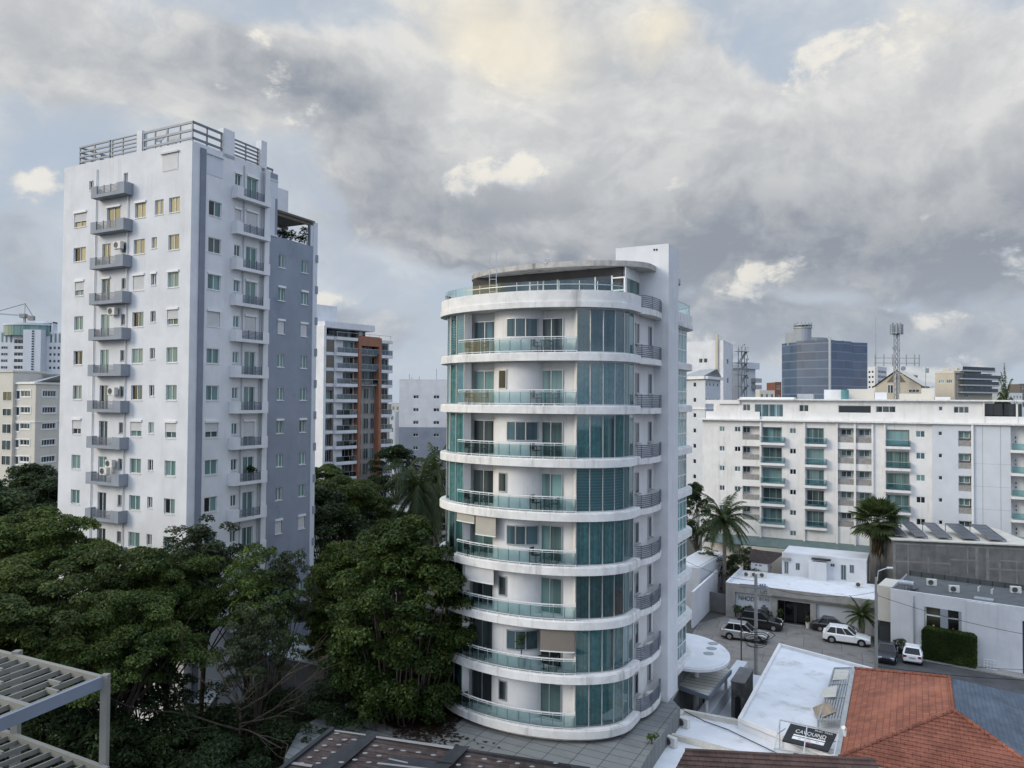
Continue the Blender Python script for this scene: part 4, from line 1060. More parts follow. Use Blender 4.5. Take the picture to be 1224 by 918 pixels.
for r in range(7):
    z = HZ(r)
    if z - 2.2 < zBase: continue
    for a, b, wa, wb_ in ((887.5, 908, 888, 897), (1001.5, 1020.6, 1005.3, 1018), (1023, 1042, 1026.8, 1039.5)):
        o = MB().fb(WB, U(a) + .03, U(b) - .03, -.10, -.04, z - 1.95, z - 1.12).build('wood_panel', 'wood_panel', WR)
        farwin(WR, WB, U(wa, 560, -.9), U(wb_, 560, -.9), z - .95, z - .05, rw.choice(['pane_blue', 'pane_teal', 'pane_dark']), 'frame_white', 2, 'bay_window', .0, n=-1.05)
    MB().fb(WB, U(1145.5) + .03, U(1161) - .03, .12, .2, z - 2.0, z - 1.2).build('wood_panel', 'wood_panel', WR)
    farwin(WR, WB, U(1146), U(1159.5), z - .95, z - .02, 'pane_teal' if r != 4 else 'pane_curtain', 'frame_white', 2, 'bay_window', .0, n=-.4)
    for j, (a, b, sa, sb) in enumerate(((911, 934.5, 909, 937.7), (964, 985, 962, 988), (1059.6, 1087, 1058, 1088.5))):
        farwin(WR, WB, U(a) + .05, U(b) - .05, z - 2.15, z - .02, rw.choice(['pane_bay', 'pane_teal', 'pane_bay', 'pane_dark', 'pane_curtain']), 'frame_grey', 3, 'balcony_door', .0, n=-1.05 if j == 0 else -.35)
        o = MB().fb(WB, U(sa), U(sb, n=.8), -.1, .85, z - 2.62, z - 2.26).build('balcony_slab', 'white_paint', WR)
        g = MB(); g.fb(WB, U(sa) + .1, U(sb, n=.8) - .03, .78, .81, z - 2.26, z - 1.42); g.fb(WB, U(sb, n=.8) - .06, U(sb, n=.8) - .03, 0, .78, z - 2.26, z - 1.42); o2 = g.build('glass_balustrade', 'glass_pale', o)
        t_ = MB(); t_.fb(WB, U(sa) + .1, U(sb, n=.8) - .02, .77, .82, z - 1.42, z - 1.36); t_.build('handrail', 'steel', o)
    # right-hand end balconies
    MB().fb(WB, U(1208), WB.L + 2, -1.1, .9, z - 2.62, z - 2.26).build('balcony_slab', 'white_paint', WR)
    g = MB(); g.fb(WB, U(1208) + .05, WB.L + 2, .84, .87, z - 2.26, z - 1.42); g.build('glass_balustrade', 'glass_rail', WR)
    for k_ in (0, 1): farwin(WR, WB, U(1214), U(1217.5), z - .9 - .55 * k_, z - .5 - .55 * k_, 'pane_dark', 'frame_white', 1, 'small_window', .0, n=-1.0)
for px in (909.3, 961.5, 1057.5, 1000.5, 1022, 1043, 1162): 
    m = MB(); u = U(px); m.fb(WB, u - .12, u + .12, -.02, .32 if px != 1162 else .6, zBase, zSl - .02); m.build('wall_fin', 'white_paint', WR)
# upper slab, penthouse storey, roof slab
m = MB(); m.fb(WB, -.6, WB.L, -14, .7, zSl, zSl + .22); m.build('cornice_slab', 'slab_white', WR)
PB = .45; ph = []
def Wp(a, b, y0, y1, pane, nm): 
    u0, u1 = WB.U(a, 490, -PB), WB.U(b, 490, -PB); c, e = WB.Z(a, y1, -PB), WB.Z(a, y0, -PB); u1 = u0 + round((u1 - u0) * 10) / 10; e = c + round((e - c) * 10) / 10; ph.append((u0, u1, c, e, pane, nm))
Wp(888, 896.6, 482.8, 491, 'pane_dark', 2); Wp(902, 936, 482.8, 498, 'pane_blue', 4); Wp(955.3, 967, 484, 492, 'pane_dark', 2); Wp(1002, 1041.6, 484.3, 493.6, 'pane_black', 1)
Wp(1047, 1071, 485, 493, 'pane_dark', 3); Wp(1122, 1127, 485.5, 491, 'pane_blue', 1); Wp(1140, 1159, 485.8, 493.8, 'pane_dark', 3)
m = MB(); uo = WB.U(1174.5, 490, -PB); wall_holes(m, WB, WB.U(860, 490, -PB), uo, zSl + .2, zTopW, [p[:4] for p in ph], .15, n=-PB)
m.quad(WB.pt(uo, -PB, zSl), WB.pt(uo, -8, zSl), WB.pt(uo, -8, zTopW), WB.pt(uo, -PB, zTopW)); a_ = WB.U(860, 490, -PB); m.quad(WB.pt(a_, -8, zSl), WB.pt(a_, -PB, zSl), WB.pt(a_, -PB, zTopW), WB.pt(a_, -8, zTopW))
m.fb(WB, WB.U(843.5, 498), a_ + 6, -.30, -.12, zSl + .2, WB.Z(850, 491.5)); m.fb(WB, uo, WB.L, -.5, -.3, zSl + .2, WB.Z(1200, 498)); m.fb(WB, WB.U(849, 482), a_ + .1, -6, -2.5, zSl + .2, WB.Z(850, 478.5))
m.build('penthouse_wall', 'white_paint', WR)
for u0, u1, c, e, pa, nm in ph: farwin(WR, WB, u0, u1, c, e, pa, 'frame_white', nm, 'penthouse_window', .15, n=-PB)
m = MB(); m.fb(WB, WB.U(882, 480), WB.L, -13, .25, zTopW, zTopW + .2); m.build('roof_slab', 'slab_white', WR)
m = MB(); m.fb(WB, WB.U(843, 480), WB.U(884, 480), -.6, -.1, zTopW - .6, zTopW); m.build('terrace_beam', 'white_paint', WR)
m = MB(); m.fb(WB, uo + .3, WB.L, -7, -6.8, zSl, zTopW - .3); m.build('terrace_glazing', 'pane_dark', WR)
for px in (1176, 1216): u = U(px, 490); MB().fb(WB, u - .1, u + .1, -.4, -.2, zSl, zTopW).build('terrace_post', 'white_paint', WR)
# rooftop rooms and tanks of the long building
zr2 = zTopW + .2
def rbox(px0, px1, y, n0=-3, n1=-5.5, m_='white_wall', nm='roof_room'):
    MB().fb(WB, WB.U(px0, 480, n0), WB.U(px1, 480, n0), n1, n0, zr2 - .2, WB.Z((px0 + px1) / 2, y, n0)).build(nm, m_, WR)
rbox(985, 1006, 465.8, -4, -8); rbox(1013, 1045, 465, -6, -9, 'cream_wall'); rbox(1046, 1060, 469, -4, -8); rbox(1075, 1102, 470.5, -5, -9, 'cream_wall'); rbox(953, 972, 471, -6, -8, 'galvanised', 'roof_tank'); rbox(1102, 1117, 464, -5, -8, 'cream_wall'); rbox(884, 949, 474.8, -3, -9, 'frame_white', 'roof_vent'); rbox(1118, 1136, 474.5, -4, -8)
tk = MB(); c = WB.pt(WB.U(1010, 480, -3), -3, 0); tk.tube([(c.x, c.y, zr2), (c.x, c.y, WB.Z(1010, 467.5, -3)), (c.x, c.y, WB.Z(1010, 466, -3))], .55, .55, 14)
tag(tk.build('water_tank', 'teal_band'), 'small turquoise water tank standing on the roof of the long white building', 'water tank')
# ground-level canopy and low garden wall in front of it
m = MB(); a, b = WB.pt(WB.U(846, 640), .3, 0), WB.pt(WB.U(1042, 660), .3, 0)
for u0, u1 in ((WB.U(846, 645), WB.U(1070, 655)),): m.add([WB.pt(u0, .02, zBase + .75), WB.pt(u1, .02, zBase + .75), WB.pt(u1, 3.0, zBase - .1), WB.pt(u0, 3.0, zBase - .1), WB.pt(u0, .02, zBase + .65), WB.pt(u1, .02, zBase + .65), WB.pt(u1, 3.0, zBase - .2), WB.pt(u0, 3.0, zBase - .2)], [(3, 2, 1, 0), (4, 5, 6, 7), (2, 3, 7, 6), (0, 4, 7, 3), (1, 2, 6, 5)])
m.build('ground_canopy', 'green_roof', WR)
p0_, p1_ = PZ(886, 676, 2.2), PZ(1036, 690, 2.2); BWf = Face(PD(886, 655, 103), PD(1036, 668, 96)); m = MB(); m.fb(BWf, 0, BWf.L, -.2, 0, 0, BWf.Z(890, 652.5)); tag(m.build('garden_wall', 'cream_wall'), 'cream garden wall in front of the green canopy of the long white building', 'wall')

# ================================================================== skyline to the right
# white block with an outside fire stair
A = PD(820, 478, 190); M_ = PD(864.5, 478, 184); B = PD(876, 478, 200); F1 = Face(A, M_); F2 = Face(M_, B)
ws = [(0, F1.U(835.3), F1.U(839.8), F1.Z(838, 433.8), F1.Z(838, 428.5), 'pane_dark', 1), (0, F1.U(841), F1.U(845.5), F1.Z(838, 433.8), F1.Z(838, 428.5), 'pane_dark', 1)]
for y in (429, 452): ws.append((1, F2.U(868.8), F2.U(871), F2.Z(869, y + 6), F2.Z(869, y), 'pane_dark', 1))
SB = block('white_block', 'tall plain white block with a tan pipe and an outside steel stair on the skyline', 'building', [F1, F2], F1.Z(864, 407), 'white_wall', ws)
m = MB(); m.fb(F1, F1.U(856), F1.U(858.8), 0, .5, 0, F1.Z(857, 399.5)); m.build('flue_pipe', 'beige_wall', SB)
m = MB(); T2 = Face(PD(876, 478, 200), PD(891, 478, 204)); 
for i, y in enumerate(range(420, 476, 14)):
    z = T2.Z(880, y); z2 = T2.Z(880, y + 14)
    m.fb(T2, T2.U(876.5), T2.U(886.5), .3, 2.3, z - .12, z + .02)
    m.bar(T2.pt(T2.U(877), 1.6, z2), T2.pt(T2.U(886), 1.6, z), .8, .18); m.bar(T2.pt(T2.U(877), 2.1, z2 + 1), T2.pt(T2.U(886), 2.1, z + 1), .08)
    m.fb(T2, T2.U(876.5), T2.U(886.5), 2.22, 2.3, z + .95, z + 1.02)
for px, y in ((877, 412), (881, 411), (884.5, 411), (887, 428)): m.fb(T2, T2.U(px) - .1, T2.U(px) + .1, 1.3, 1.5, 0, T2.Z(880, y))
m.bar(T2.pt(T2.U(877), 1.4, T2.Z(880, 419)), T2.pt(T2.U(884), 1.4, T2.Z(880, 411)), .15); m.bar(T2.pt(T2.U(884), 1.4, T2.Z(880, 411)), T2.pt(T2.U(889), 1.4, T2.Z(880, 430)), .12)
m.build('fire_stair', 'frame_grey', SB)
AN = Face(PD(886, 478, 206), PD(903, 478, 212)); m = MB(); m.fb(AN, 0, AN.L, -8, 0, 0, AN.Z(895, 440)); m.fb(AN, -.5, AN.L + .5, -8, 1, AN.Z(895, 441), AN.Z(895, 433.5)); m.build('annexe', 'bluish_wall', SB)
for y in (441.5, 449.5, 459.5): farwin(SB, AN, AN.U(891.5), AN.U(894.5), AN.Z(895, y + 3.6), AN.Z(895, y), 'pane_dark', 'frame_white', 1, 'window', .0, n=.03)
m = MB(); 
for y in (452, 460): m.fb(AN, AN.U(898), AN.L + 1, 0, 1.4, AN.Z(895, y + 5), AN.Z(895, y))
m.build('annexe_balcony', 'frame_grey', SB)
# small bluish house-like block with a hipped roof
A = PD(816, 478, 152); M_ = PD(843, 478, 146); B = PD(861, 478, 155); F1 = Face(A, M_); F2 = Face(M_, B); ws = []
for i in range(8):
    y = 457 + i * 18.3; ws.append((0, F1.U(828.5), F1.U(832), F1.Z(830, y + 5.5), F1.Z(830, y), 'pane_black', 1))
for y in (457.5, 476, 495): ws += [(1, F2.U(a), F2.U(a + 1.6), F2.Z(850, y + 4.5), F2.Z(850, y), 'pane_dark', 1) for a in (843.8, 848.0, 852.2, 857)]
HB = block('hipped_block', 'narrow pale blue block with white cornice and grey hipped roof beside the round tower', 'building', [F1, F2], F1.Z(842, 453), 'bluish_wall', ws)
m = MB(); 
for F in (F1, F2): m.fb(F, -.3, F.L + .3, -.1, .6, F1.Z(842, 453), F1.Z(842, 449.5)); m.fb(F, 0, F.L, 0, .2, F1.Z(842, 489.5), F1.Z(842, 488))
m.build('cornice', 'white_paint', HB); zt = F1.Z(842, 449.5) + .02; zp = F1.Z(842, 440)
m = MB(); a, b, c = F1.pt(-.3, .3, zt), F1.pt(F1.L, .4, zt), F2.pt(F2.L, .3, zt); tp_ = [F1.pt(F1.L * .1, -4, zp), F1.pt(F1.L * .82, -4, zp)]; m.add([a, b, c, tp_[1], tp_[0]], [(0, 1, 3, 4), (1, 2, 3)]); d_ = F2.pt(F2.L, -6, zt) ; m.add([c, d_, tp_[1]], [(0, 1, 2)]); m.build('hip_roof', 'galvanised', HB)
# blue glass office tower
D_ = 330; A = PD(934.6, 478, 338); M_ = PD(992, 478, 316); N_ = PD(1008, 478, 328); B = PD(1037, 478, 332)
GT = thing('glass_tower', 'wide dark blue mirror-glass office tower on the skyline', 'office tower', (M_.x, M_.y, 0))
def gt_wall(name, a, b, zt, bulge=0., mat='blue_glass'):
    F = Face(a, b); m = MB(); pts = []
    for i in range(17): x = -1 + 2 * i / 16; v = F.pt(F.L * (x + 1) / 2, bulge * (1 - x * x), 0); pts.append((v.x, v.y))
    pts += [tuple(F.pt(F.L, -14, 0)[:2]), tuple(F.pt(0, -14, 0)[:2])]; m.prism(pts, 0, zt); return m.build(name, mat, GT), F
m_, t_, o_ = newmat('blue_glass'); p_ = opos(t_); x_, y_, z_ = sep(t_, p_)
fl = (z_ * (1 / 3.6)).f('FRACT'); ln = smooth(fl, .86, .92); br_ = noise(t_, comb(t_, (x_ * .25).f('FLOOR'), (y_ * .25).f('FLOOR'), (z_ / 3.6).f('FLOOR')), 3.1, 2, .6)
cg = mix(t_, smooth(br_, .3, .7), (.022, .045, .090), (.05, .09, .155)); cg = mix(t_, ln * .45, cg, (.22, .27, .33))
bg_ = principled(t_, o_, cg, .10, .0, 1.0); bg_.inputs['IOR'].default_value = 1.55; bumpn(t_, bg_, noise(t_, p_, .35, 2, .5), .05, .6)
zt = PD(992, 406.5, 316).z
gt_wall('curved_glass', A, M_, zt, 2.2); gt_wall('shaft_glass', M_, N_, zt + .3); gt_wall('flat_glass', N_, B, zt + .2)
m = MB(); v = PD(992, 478, 315); m.tube([(v.x, v.y, 0), (v.x, v.y, zt + 1)], .55, k=8); v = PD(1008, 478, 327); m.tube([(v.x, v.y, 0), (v.x, v.y, zt + 1)], .45, k=8); m.build('bright_edge', 'steel', GT)
m = MB(); v = PD(962, 403, 330); 
m.prism([(v.x - 1 + 5.5 * math.cos(R(a)), v.y + 5 + 5 * math.sin(R(a))) for a in range(0, 360, 20)], zt - 1, PD(962, 397, 330).z); m.prism([(v.x + 3.0 + 9 * math.cos(R(a)), v.y + 5 + 7 * math.sin(R(a))) for a in range(0, 360, 20)], zt - 1, PD(962, 403.5, 330).z)
v = PD(959.5, 403, 331); m.prism([(v.x + 3.6 * math.cos(R(a)), v.y + 3.6 * math.sin(R(a))) for a in range(0, 360, 20)], zt - 1, PD(962, 392.5, 330).z)
m.build('roof_plant', 'skylight_grey', GT)
m = MB(); v = PD(959.5, 390, 331); zc2 = v.z
for a in range(0, 360, 24): m.bar((v.x + 3.7 * math.cos(R(a)), v.y + 3.7 * math.sin(R(a)), zc2 - 1), (v.x + 3.7 * math.cos(R(a)), v.y + 3.7 * math.sin(R(a)), zc2 + 1.6), .2)
m.prism([(v.x + 3.9 * math.cos(R(a)), v.y + 3.9 * math.sin(R(a))) for a in range(0, 360, 20)], zc2 + .2, zc2 + .6); m.prism([(v.x + 3.9 * math.cos(R(a)), v.y + 3.9 * math.sin(R(a))) for a in range(0, 360, 20)], zc2 - 1, zc2 - .5)
for px, y in ((990, 400), (1011, 400)): q_ = PD(px, 478, 322); m.tube([(q_.x, q_.y, zt), (q_.x, q_.y, PD(px, y, 322).z)], .15, k=4)
m.build('crown_ring', 'frame_grey', GT)
# beige block with a gabled top
A = PD(1046, 478, 172); B = PD(1101, 478, 166); F = Face(A, B); GB = thing('gabled_building', 'beige building with a broad gabled attic, below the lattice mast', 'building', F.pt(F.L / 2, -1, 0))
zl, zp = F.Z(1046, 462), F.Z(1072, 443.5); zrr = F.Z(1101, 461); zb_ = F.Z(1046, 500)
m = MB(); uM = F.U(1072); ring = [(0, zl), (uM, zp), (F.L, zrr)]
for n in (0, -9): m.add([F.pt(0, n, 0), F.pt(F.L, n, 0), F.pt(F.L, n, zrr), F.pt(uM, n, zp), F.pt(0, n, zl)], [(0, 1, 2, 3, 4)] if n == 0 else [(4, 3, 2, 1, 0)])
m.quad(F.pt(0, 0, 0), F.pt(0, 0, zl), F.pt(0, -9, zl), F.pt(0, -9, 0)); m.quad(F.pt(F.L, 0, zrr), F.pt(F.L, 0, 0), F.pt(F.L, -9, 0), F.pt(F.L, -9, zrr)); m.build('wall', 'beige_wall', GB)
m = MB(); m.add([F.pt(-.5, .5, zl - .1), F.pt(uM, .5, zp + .25), F.pt(uM, -9.3, zp + .25), F.pt(-.5, -9.3, zl - .1)], [(0, 1, 2, 3)]); m.add([F.pt(uM, .5, zp + .25), F.pt(F.L + .5, .5, zrr - .1), F.pt(F.L + .5, -9.3, zrr - .1), F.pt(uM, -9.3, zp + .25)], [(0, 1, 2, 3)]); m.build('roof', 'cream_wall', GB)
m = MB(); a, b = F.U(1060), F.U(1083); m.add([F.pt(a, .05, F.Z(1060, 457)), F.pt(b, .05, F.Z(1083, 457)), F.pt(uM + .5, .05, F.Z(1072, 446.5)), F.pt(uM - .5, .05, F.Z(1072, 446.5))], [(0, 1, 2, 3)]); m.build('attic_opening', 'taupe', GB)
m = MB(); m.fb(F, F.U(1069.5), F.U(1071.5), .0, .3, zb_, F.Z(1070, 447)); m.fb(F, F.U(1073), F.U(1074.5), .0, .3, zb_, F.Z(1074, 447)); m.build('pilaster', 'cream_wall', GB)
farwin(GB, F, F.U(1086), F.U(1088), F.Z(1087, 458.5), F.Z(1087, 456.5), 'pane_dark', 'frame_white', 1, 'window', 0, n=.04); farwin(GB, F, F.U(1086), F.U(1099), F.Z(1087, 469), F.Z(1087, 465), 'pane_dark', 'frame_white', 3, 'window', 0, n=.04); farwin(GB, F, F.U(1061), F.U(1068), F.Z(1064, 470), F.Z(1064, 460), 'pane_dark', 'frame_white', 2, 'window', 0, n=.04)
# white slotted block beyond it
F1 = Face(PD(1037, 478, 300), PD(1048.7, 478, 294)); F2 = Face(PD(1048.7, 478, 294), PD(1060, 478, 304)); ws = []
for i in range(7):
    y = 443.5 + 6 * i
    for a in (1038, 1042): ws.append((0, F1.U(a), F1.U(a + 2.4), F1.Z(1040, y + 2.6), F1.Z(1040, y), 'pane_black', 1))
    ws.append((1, F2.U(1049.5), F2.U(1059.5), F2.Z(1052, y + 2.4), F2.Z(1052, y - .5), 'pane_dark', 3))
block('far_block', 'small white block with dark slot windows right of the blue glass tower', 'building', [F1, F2], F1.Z(1048, 438.3), 'white_wall', ws)
# beige residential block with terraces
F1 = Face(PD(1118, 478, 182), PD(1141, 478, 178)); F2 = Face(PD(1144, 478, 180), PD(1186, 478, 186)); ws = [(0, F1.U(a), F1.U(b), F1.Z(1130, 458), F1.Z(1130, 454), 'pane_curtain', 3) for a, b in ((1122, 1128.6), (1131, 1138))]
RB = block('terraced_building', 'beige building with stepped open terraces and a roof dish, towards the right edge', 'building', [F1, Face(PD(1141, 478, 178), PD(1144, 478, 180)), F2], F1.Z(1130, 446), 'beige_wall', ws, parapet=.2)
m = MB(); m.fb(F1, 0, F1.L, -4, .05, F1.Z(1130, 446), F1.Z(1130, 443.5)); m.build('roof_band', 'cream_wall', RB)
m = MB(); g = MB(); dkk = MB()
for y, e in ((443, 0), (452.5, 2.6), (460, 1.6), (468.5, 1.2)):
    m.fb(F2, -.3, F2.L - .8 + e, -.2, 1.4, F2.Z(1165, y + 1.6), F2.Z(1165, y)); g.fb(F2, 0.2, F2.L - .9 + e, 1.3, 1.34, F2.Z(1165, y), F2.Z(1165, y - 4))
    if y > 443: dkk.fb(F2, 2.6, F2.L - .4, 0.0, .05, F2.Z(1165, y), F2.Z(1165, y - 6))
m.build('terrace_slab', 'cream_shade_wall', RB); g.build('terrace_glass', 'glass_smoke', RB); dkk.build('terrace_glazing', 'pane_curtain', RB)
m = MB(); m.fb(F2, .6, F2.L * .72, -4, -.3, F2.Z(1165, 446), F2.Z(1165, 441.2)); m.fb(F2, -.5, -.1, 0, .4, 0, F2.Z(1165, 441)); m.build('penthouse', 'beige_wall', RB)
m = MB(); v = F2.pt(F2.U(1148), -1, F2.Z(1148, 439.2)); m.disc(v, (-.3, -1, .5), 1.5, .1, 20); m.tube([v, v - Vector((0, 0, 1.5))], .12, k=5); m.build('satellite_dish', 'dish_grey', RB)
for a in (1152, 1154): farwin(RB, F2, F2.U(a), F2.U(a) + .9, F2.Z(1150, 474.5), F2.Z(1150, 471), 'pane_dark', 'frame_white', 1, 'window', 0, n=.04)
# lattice telecom mast
lm = thing('lattice_mast', 'slender steel lattice telecom mast with a cluster of antenna panels on top', 'mast', (*PD(1072, 478, 165)[:2], 12))
p = PD(1072, 478, 165); zt = PD(1072, 397, 165).z; w_ = .42; m = MB()
L4 = [Vector((p.x + sx * w_, p.y + sy * w_, 0)) for sx, sy in ((-1, -1), (1, -1), (1, 1), (-1, 1))]
for v in L4: m.tube([v + Vector((0, 0, 12)), v + Vector((0, 0, zt))], .09, k=4)
z = 20.
while z < zt - 1.2:
    for i in range(4): a, b = L4[i], L4[(i + 1) % 4]; m.bar(a + Vector((0, 0, z)), b + Vector((0, 0, z + 1.2)), .07); m.bar(a + Vector((0, 0, z)), b + Vector((0, 0, z)), .06)
    z += 1.2
m.build('lattice_frame', 'skylight_grey', lm)
m = MB()
for i in range(9):
    a = R(i * 40); rr_ = 1.15; zb = zt - .5; m.fb(Frame((p.x + rr_ * math.cos(a), p.y + rr_ * math.sin(a), 0), a), -.2, .2, -.12, .12, zb, zb + 2.2 + .3 * (i % 2))
m.prism([(p.x + 1.2 * math.cos(R(a)), p.y + 1.2 * math.sin(R(a))) for a in range(0, 360, 20)], zt - .3, zt - .1); m.tube([(p.x, p.y, zt - 1), (p.x, p.y, zt + 2)], .3, k=8); m.build('antenna_panel', 'skylight_grey', lm)
m = MB()
zc3 = PD(1072, 431, 165).z
for dx_ in (-5.2, -3.3, -1.4, 1.6, 3.4, 4.4): m.bar((p.x + dx_, p.y - 1, zc3 - 1.3), (p.x + dx_, p.y - 1, zc3 + 1.3), .16)
for dz_ in (-.6, .5): m.bar((p.x - 5.4, p.y - .9, zc3 + dz_), (p.x + 4.6, p.y - .9, zc3 + dz_), .13)
for dz_, s_ in ((-8, 1), (-3.5, -1)): m.disc((p.x + s_ * .9, p.y - .9, zt + dz_), (0, -1, 0), .5, .3, 12)
m.build('crossarm', 'frame_grey', lm)
an = MB(); p = PD(1047, 478, 190); an.tube([(p.x, p.y, 20), (p.x, p.y, PD(1047, 440, 190).z)], .22, .16, 6); an.tube([(p.x, p.y, PD(1047, 440, 190).z), (p.x, p.y, PD(1047, 379, 190).z)], .12, .05, 5)
tag(an.build('antenna_mast', 'frame_grey'), 'thin needle antenna between the glass tower and the lattice mast', 'antenna')
an = MB(); p = PD(1106.5, 478, 160); an.tube([(p.x, p.y, 20), (p.x, p.y, PD(1106, 438, 160).z)], .10, .06, 5); an.bar((p.x - .1, p.y - .3, PD(1106, 443, 160).z), (p.x + .5, p.y - .3, PD(1106, 443, 160).z), .25, 1.0)
tag(an.build('antenna_mast', 'frame_grey'), 'short thin antenna left of the terraced beige building', 'antenna')
# small far blocks along the horizon
for nm_, lb, a, b, y, D, mt, nw, rows in (
    ('far_block', 'cream stepped block peeping over the long roof left of the glass tower', 908, 926, 467, 230, 'cream_wall', 3, 3),
    ('far_block', 'brick-red block hard against the left edge of the glass tower', 926.5, 934, 457, 240, 'brick', 1, 2),
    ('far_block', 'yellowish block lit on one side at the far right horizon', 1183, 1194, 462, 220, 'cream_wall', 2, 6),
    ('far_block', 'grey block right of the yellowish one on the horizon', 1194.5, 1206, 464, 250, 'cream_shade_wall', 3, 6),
    ('far_block', 'wide pale low block on the horizon near the right edge', 1203, 1222, 470, 300, 'bluish_wall', 5, 5),
    ('far_block', 'dark-topped block at the very right edge of the horizon', 1219, 1240, 459, 330, 'taupe', 3, 6),
    ('far_block', 'grey gable-end block behind the beige gabled building', 1085, 1097, 449, 240, 'taupe', 2, 2),
    ('far_block', 'small white hut-like block on the skyline right of the gabled building', 1104, 1116, 462, 210, 'white_wall', 1, 1),
    ('far_block', 'blue-fronted block below the horizon at the right edge', 1216, 1236, 487, 200, 'bluish_wall', 3, 6),
    ('far_block', 'pale block glimpsed over the tower shoulder at the far left', 66, 90, 470, 260, 'bluish_wall', 3, 5)):
    hut(nm_, lb, 'building', a, b, y, D, mt, nwin=nw, rows=rows)
# ================================================================== tiled deck round the tower, garden edge
def gridmat(name, col, dark, ang, sx, sy, mortar=.02, var=.12, grime=.5, off=.5):
    m, t, o = newmat(name); geo = S(t, t.nodes.new('ShaderNodeNewGeometry').outputs['Position'])
    mp = t.nodes.new('ShaderNodeMapping'); mp.vector_type = 'POINT'; mp.inputs['Rotation'].default_value = (0, 0, -ang); t.links.new(geo.s, mp.inputs['Vector'])
    b = t.nodes.new('ShaderNodeTexBrick'); t.links.new(mp.outputs[0], b.inputs['Vector']); b.offset = off
    b.inputs['Scale'].default_value = 1; b.inputs['Brick Width'].default_value = sx; b.inputs['Row Height'].default_value = sy
    b.inputs['Mortar Size'].default_value = mortar; b.inputs['Mortar Smooth'].default_value = .1; b.inputs['Bias'].default_value = 0
    sock(t, tuple(v * (1 - var) for v in col), b.inputs['Color1']); sock(t, tuple(v * (1 + var) for v in col), b.inputs['Color2']); sock(t, dark, b.inputs['Mortar'])
    c = S(t, b.outputs['Color']); n = noise(t, geo, .7, 6, .65); n2 = noise(t, geo, 3.5, 4, .6)
    c = mix(t, smooth(n, .48, .75) * grime, c, tuple(v * .45 for v in col)); c = mix(t, n2 * .35, c, tuple(v * .6 for v in col))
    bs = principled(t, o, c, .8, 0, .3); bumpn(t, bs, (S(t, b.outputs['Fac']) * -1.0) + n2 * .3, .02); return m
gridmat('deck_tile', (.21, .225, .225), (.02, .022, .022), A1, 1.5, .78, .02, .06, off=0.)
gridmat('driveway', (.215, .205, .19), (.045, .043, .042), A1 + .1, 3.6, 3.2, .022, .10, 1.0)
gridmat('carport_panel', (.60, .60, .55), (.03, .03, .03), A1, 12, .62, .03, .06, .35)
def stp(s, t): v = st(s, t); return (v.x, v.y)
dk_ = [PZ(*p, ZD) for p in ((813, 846), (776, 900), (742, 960), (640, 1010), (520, 990), (340, 905), (360, 868), (440, 828), (490, 790))]
poly = [(v.x, v.y) for v in dk_] + [stp(-28.5, 50), stp(-27, 62), stp(-15.3, 62), stp(-15.3, 50.6)]
m = MB(); m.prism(poly, 0.02, ZD); o = m.build('deck_terrace', 'deck_tile'); kind(o)
lt = MB(); rl_ = random.Random(9)                                 # dry leaves swept against the tree side of the deck
for i in range(9000):
    px, py = rl_.gauss(498, 34), rl_.gauss(842, 19)
    if py - 838 > (px - 440) * .35 + 22 and px < 470: continue
    c = PZ(px, py, ZD); 
    if (c.x - -1.5) ** 2 + (c.y - 45.5) ** 2 < 3: continue
    a = rl_.uniform(0, 6.28); r_ = rl_.uniform(.06, .13); z = ZD + rl_.uniform(.004, .05)
    lt.add([(c.x + r_ * math.cos(a + k * 1.57), c.y + r_ * math.sin(a + k * 1.57), z + rl_.uniform(0, .05)) for k in range(4)], [(0, 1, 2, 3)])
kind(lt.build('dry_leaves', 'dry_leaf'), 'stuff')
# ------------------------------------------------------------------ street, driveway
S0 = [PZ(*p, .0) for p in ((1048, 792), (1064, 777), (1235, 812), (1330, 850), (1250, 900), (1040, 850))]
def sheet(name, pts, mat, z): m = MB(); m.add([(p[0], p[1], z) for p in pts], [tuple(range(len(pts)))[::-1]]); o = m.build(name, mat); kind(o); return o
far_ = Vector((20, 75, 0))
sheet('street', [(26, 62), (70, 30), (95, 40), (60, 70.0), (38.5, 79.0), (30, 80)], 'asphalt', .006)
sheet('driveway', [(x.x, x.y) for x in (PZ(822, 830, 0), PZ(1046, 850, 0), PZ(1046, 776, 0), PZ(1040, 758, 0), PZ(868, 736, 0), PZ(835, 745, 0), PZ(826, 760, 0))], 'driveway', .012)
# ------------------------------------------------------------------ grey shop with plinth frame
shA = PZ(867.4, 736.4, 0); SHF = Face(shA, shA + E1 * 22); uSe = SHF.U(1048, 740); SHF = Face(shA, shA + E1 * uSe)
zS = SHF.Z(868, 696.4); U = lambda px, y=735, n=0.: SHF.U(px, y, n)
SHOP = thing('shop_building', 'low grey rendered shop with dark lettering and a white flat roof behind the parked cars', 'shop', SHF.pt(SHF.L / 2, -3, 0))
ho = [(U(878.5), U(922), .02, zS - .95), (U(929), U(968.5), .02, zS - 1.25), (U(975.5), U(1046), .02, zS - 1.15)]
m = MB(); wall_holes(m, SHF, 0, SHF.L, 0, zS, ho, .45); DPT = 9.0
m.quad(SHF.pt(0, 0, 0), SHF.pt(0, 0, zS), SHF.pt(0, -DPT, zS), SHF.pt(0, -DPT, 0)); m.quad(SHF.pt(SHF.L, 0, zS), SHF.pt(SHF.L, 0, 0), SHF.pt(SHF.L, -DPT, 0), SHF.pt(SHF.L, -DPT, zS))
m.build('facade', 'concrete', SHOP)
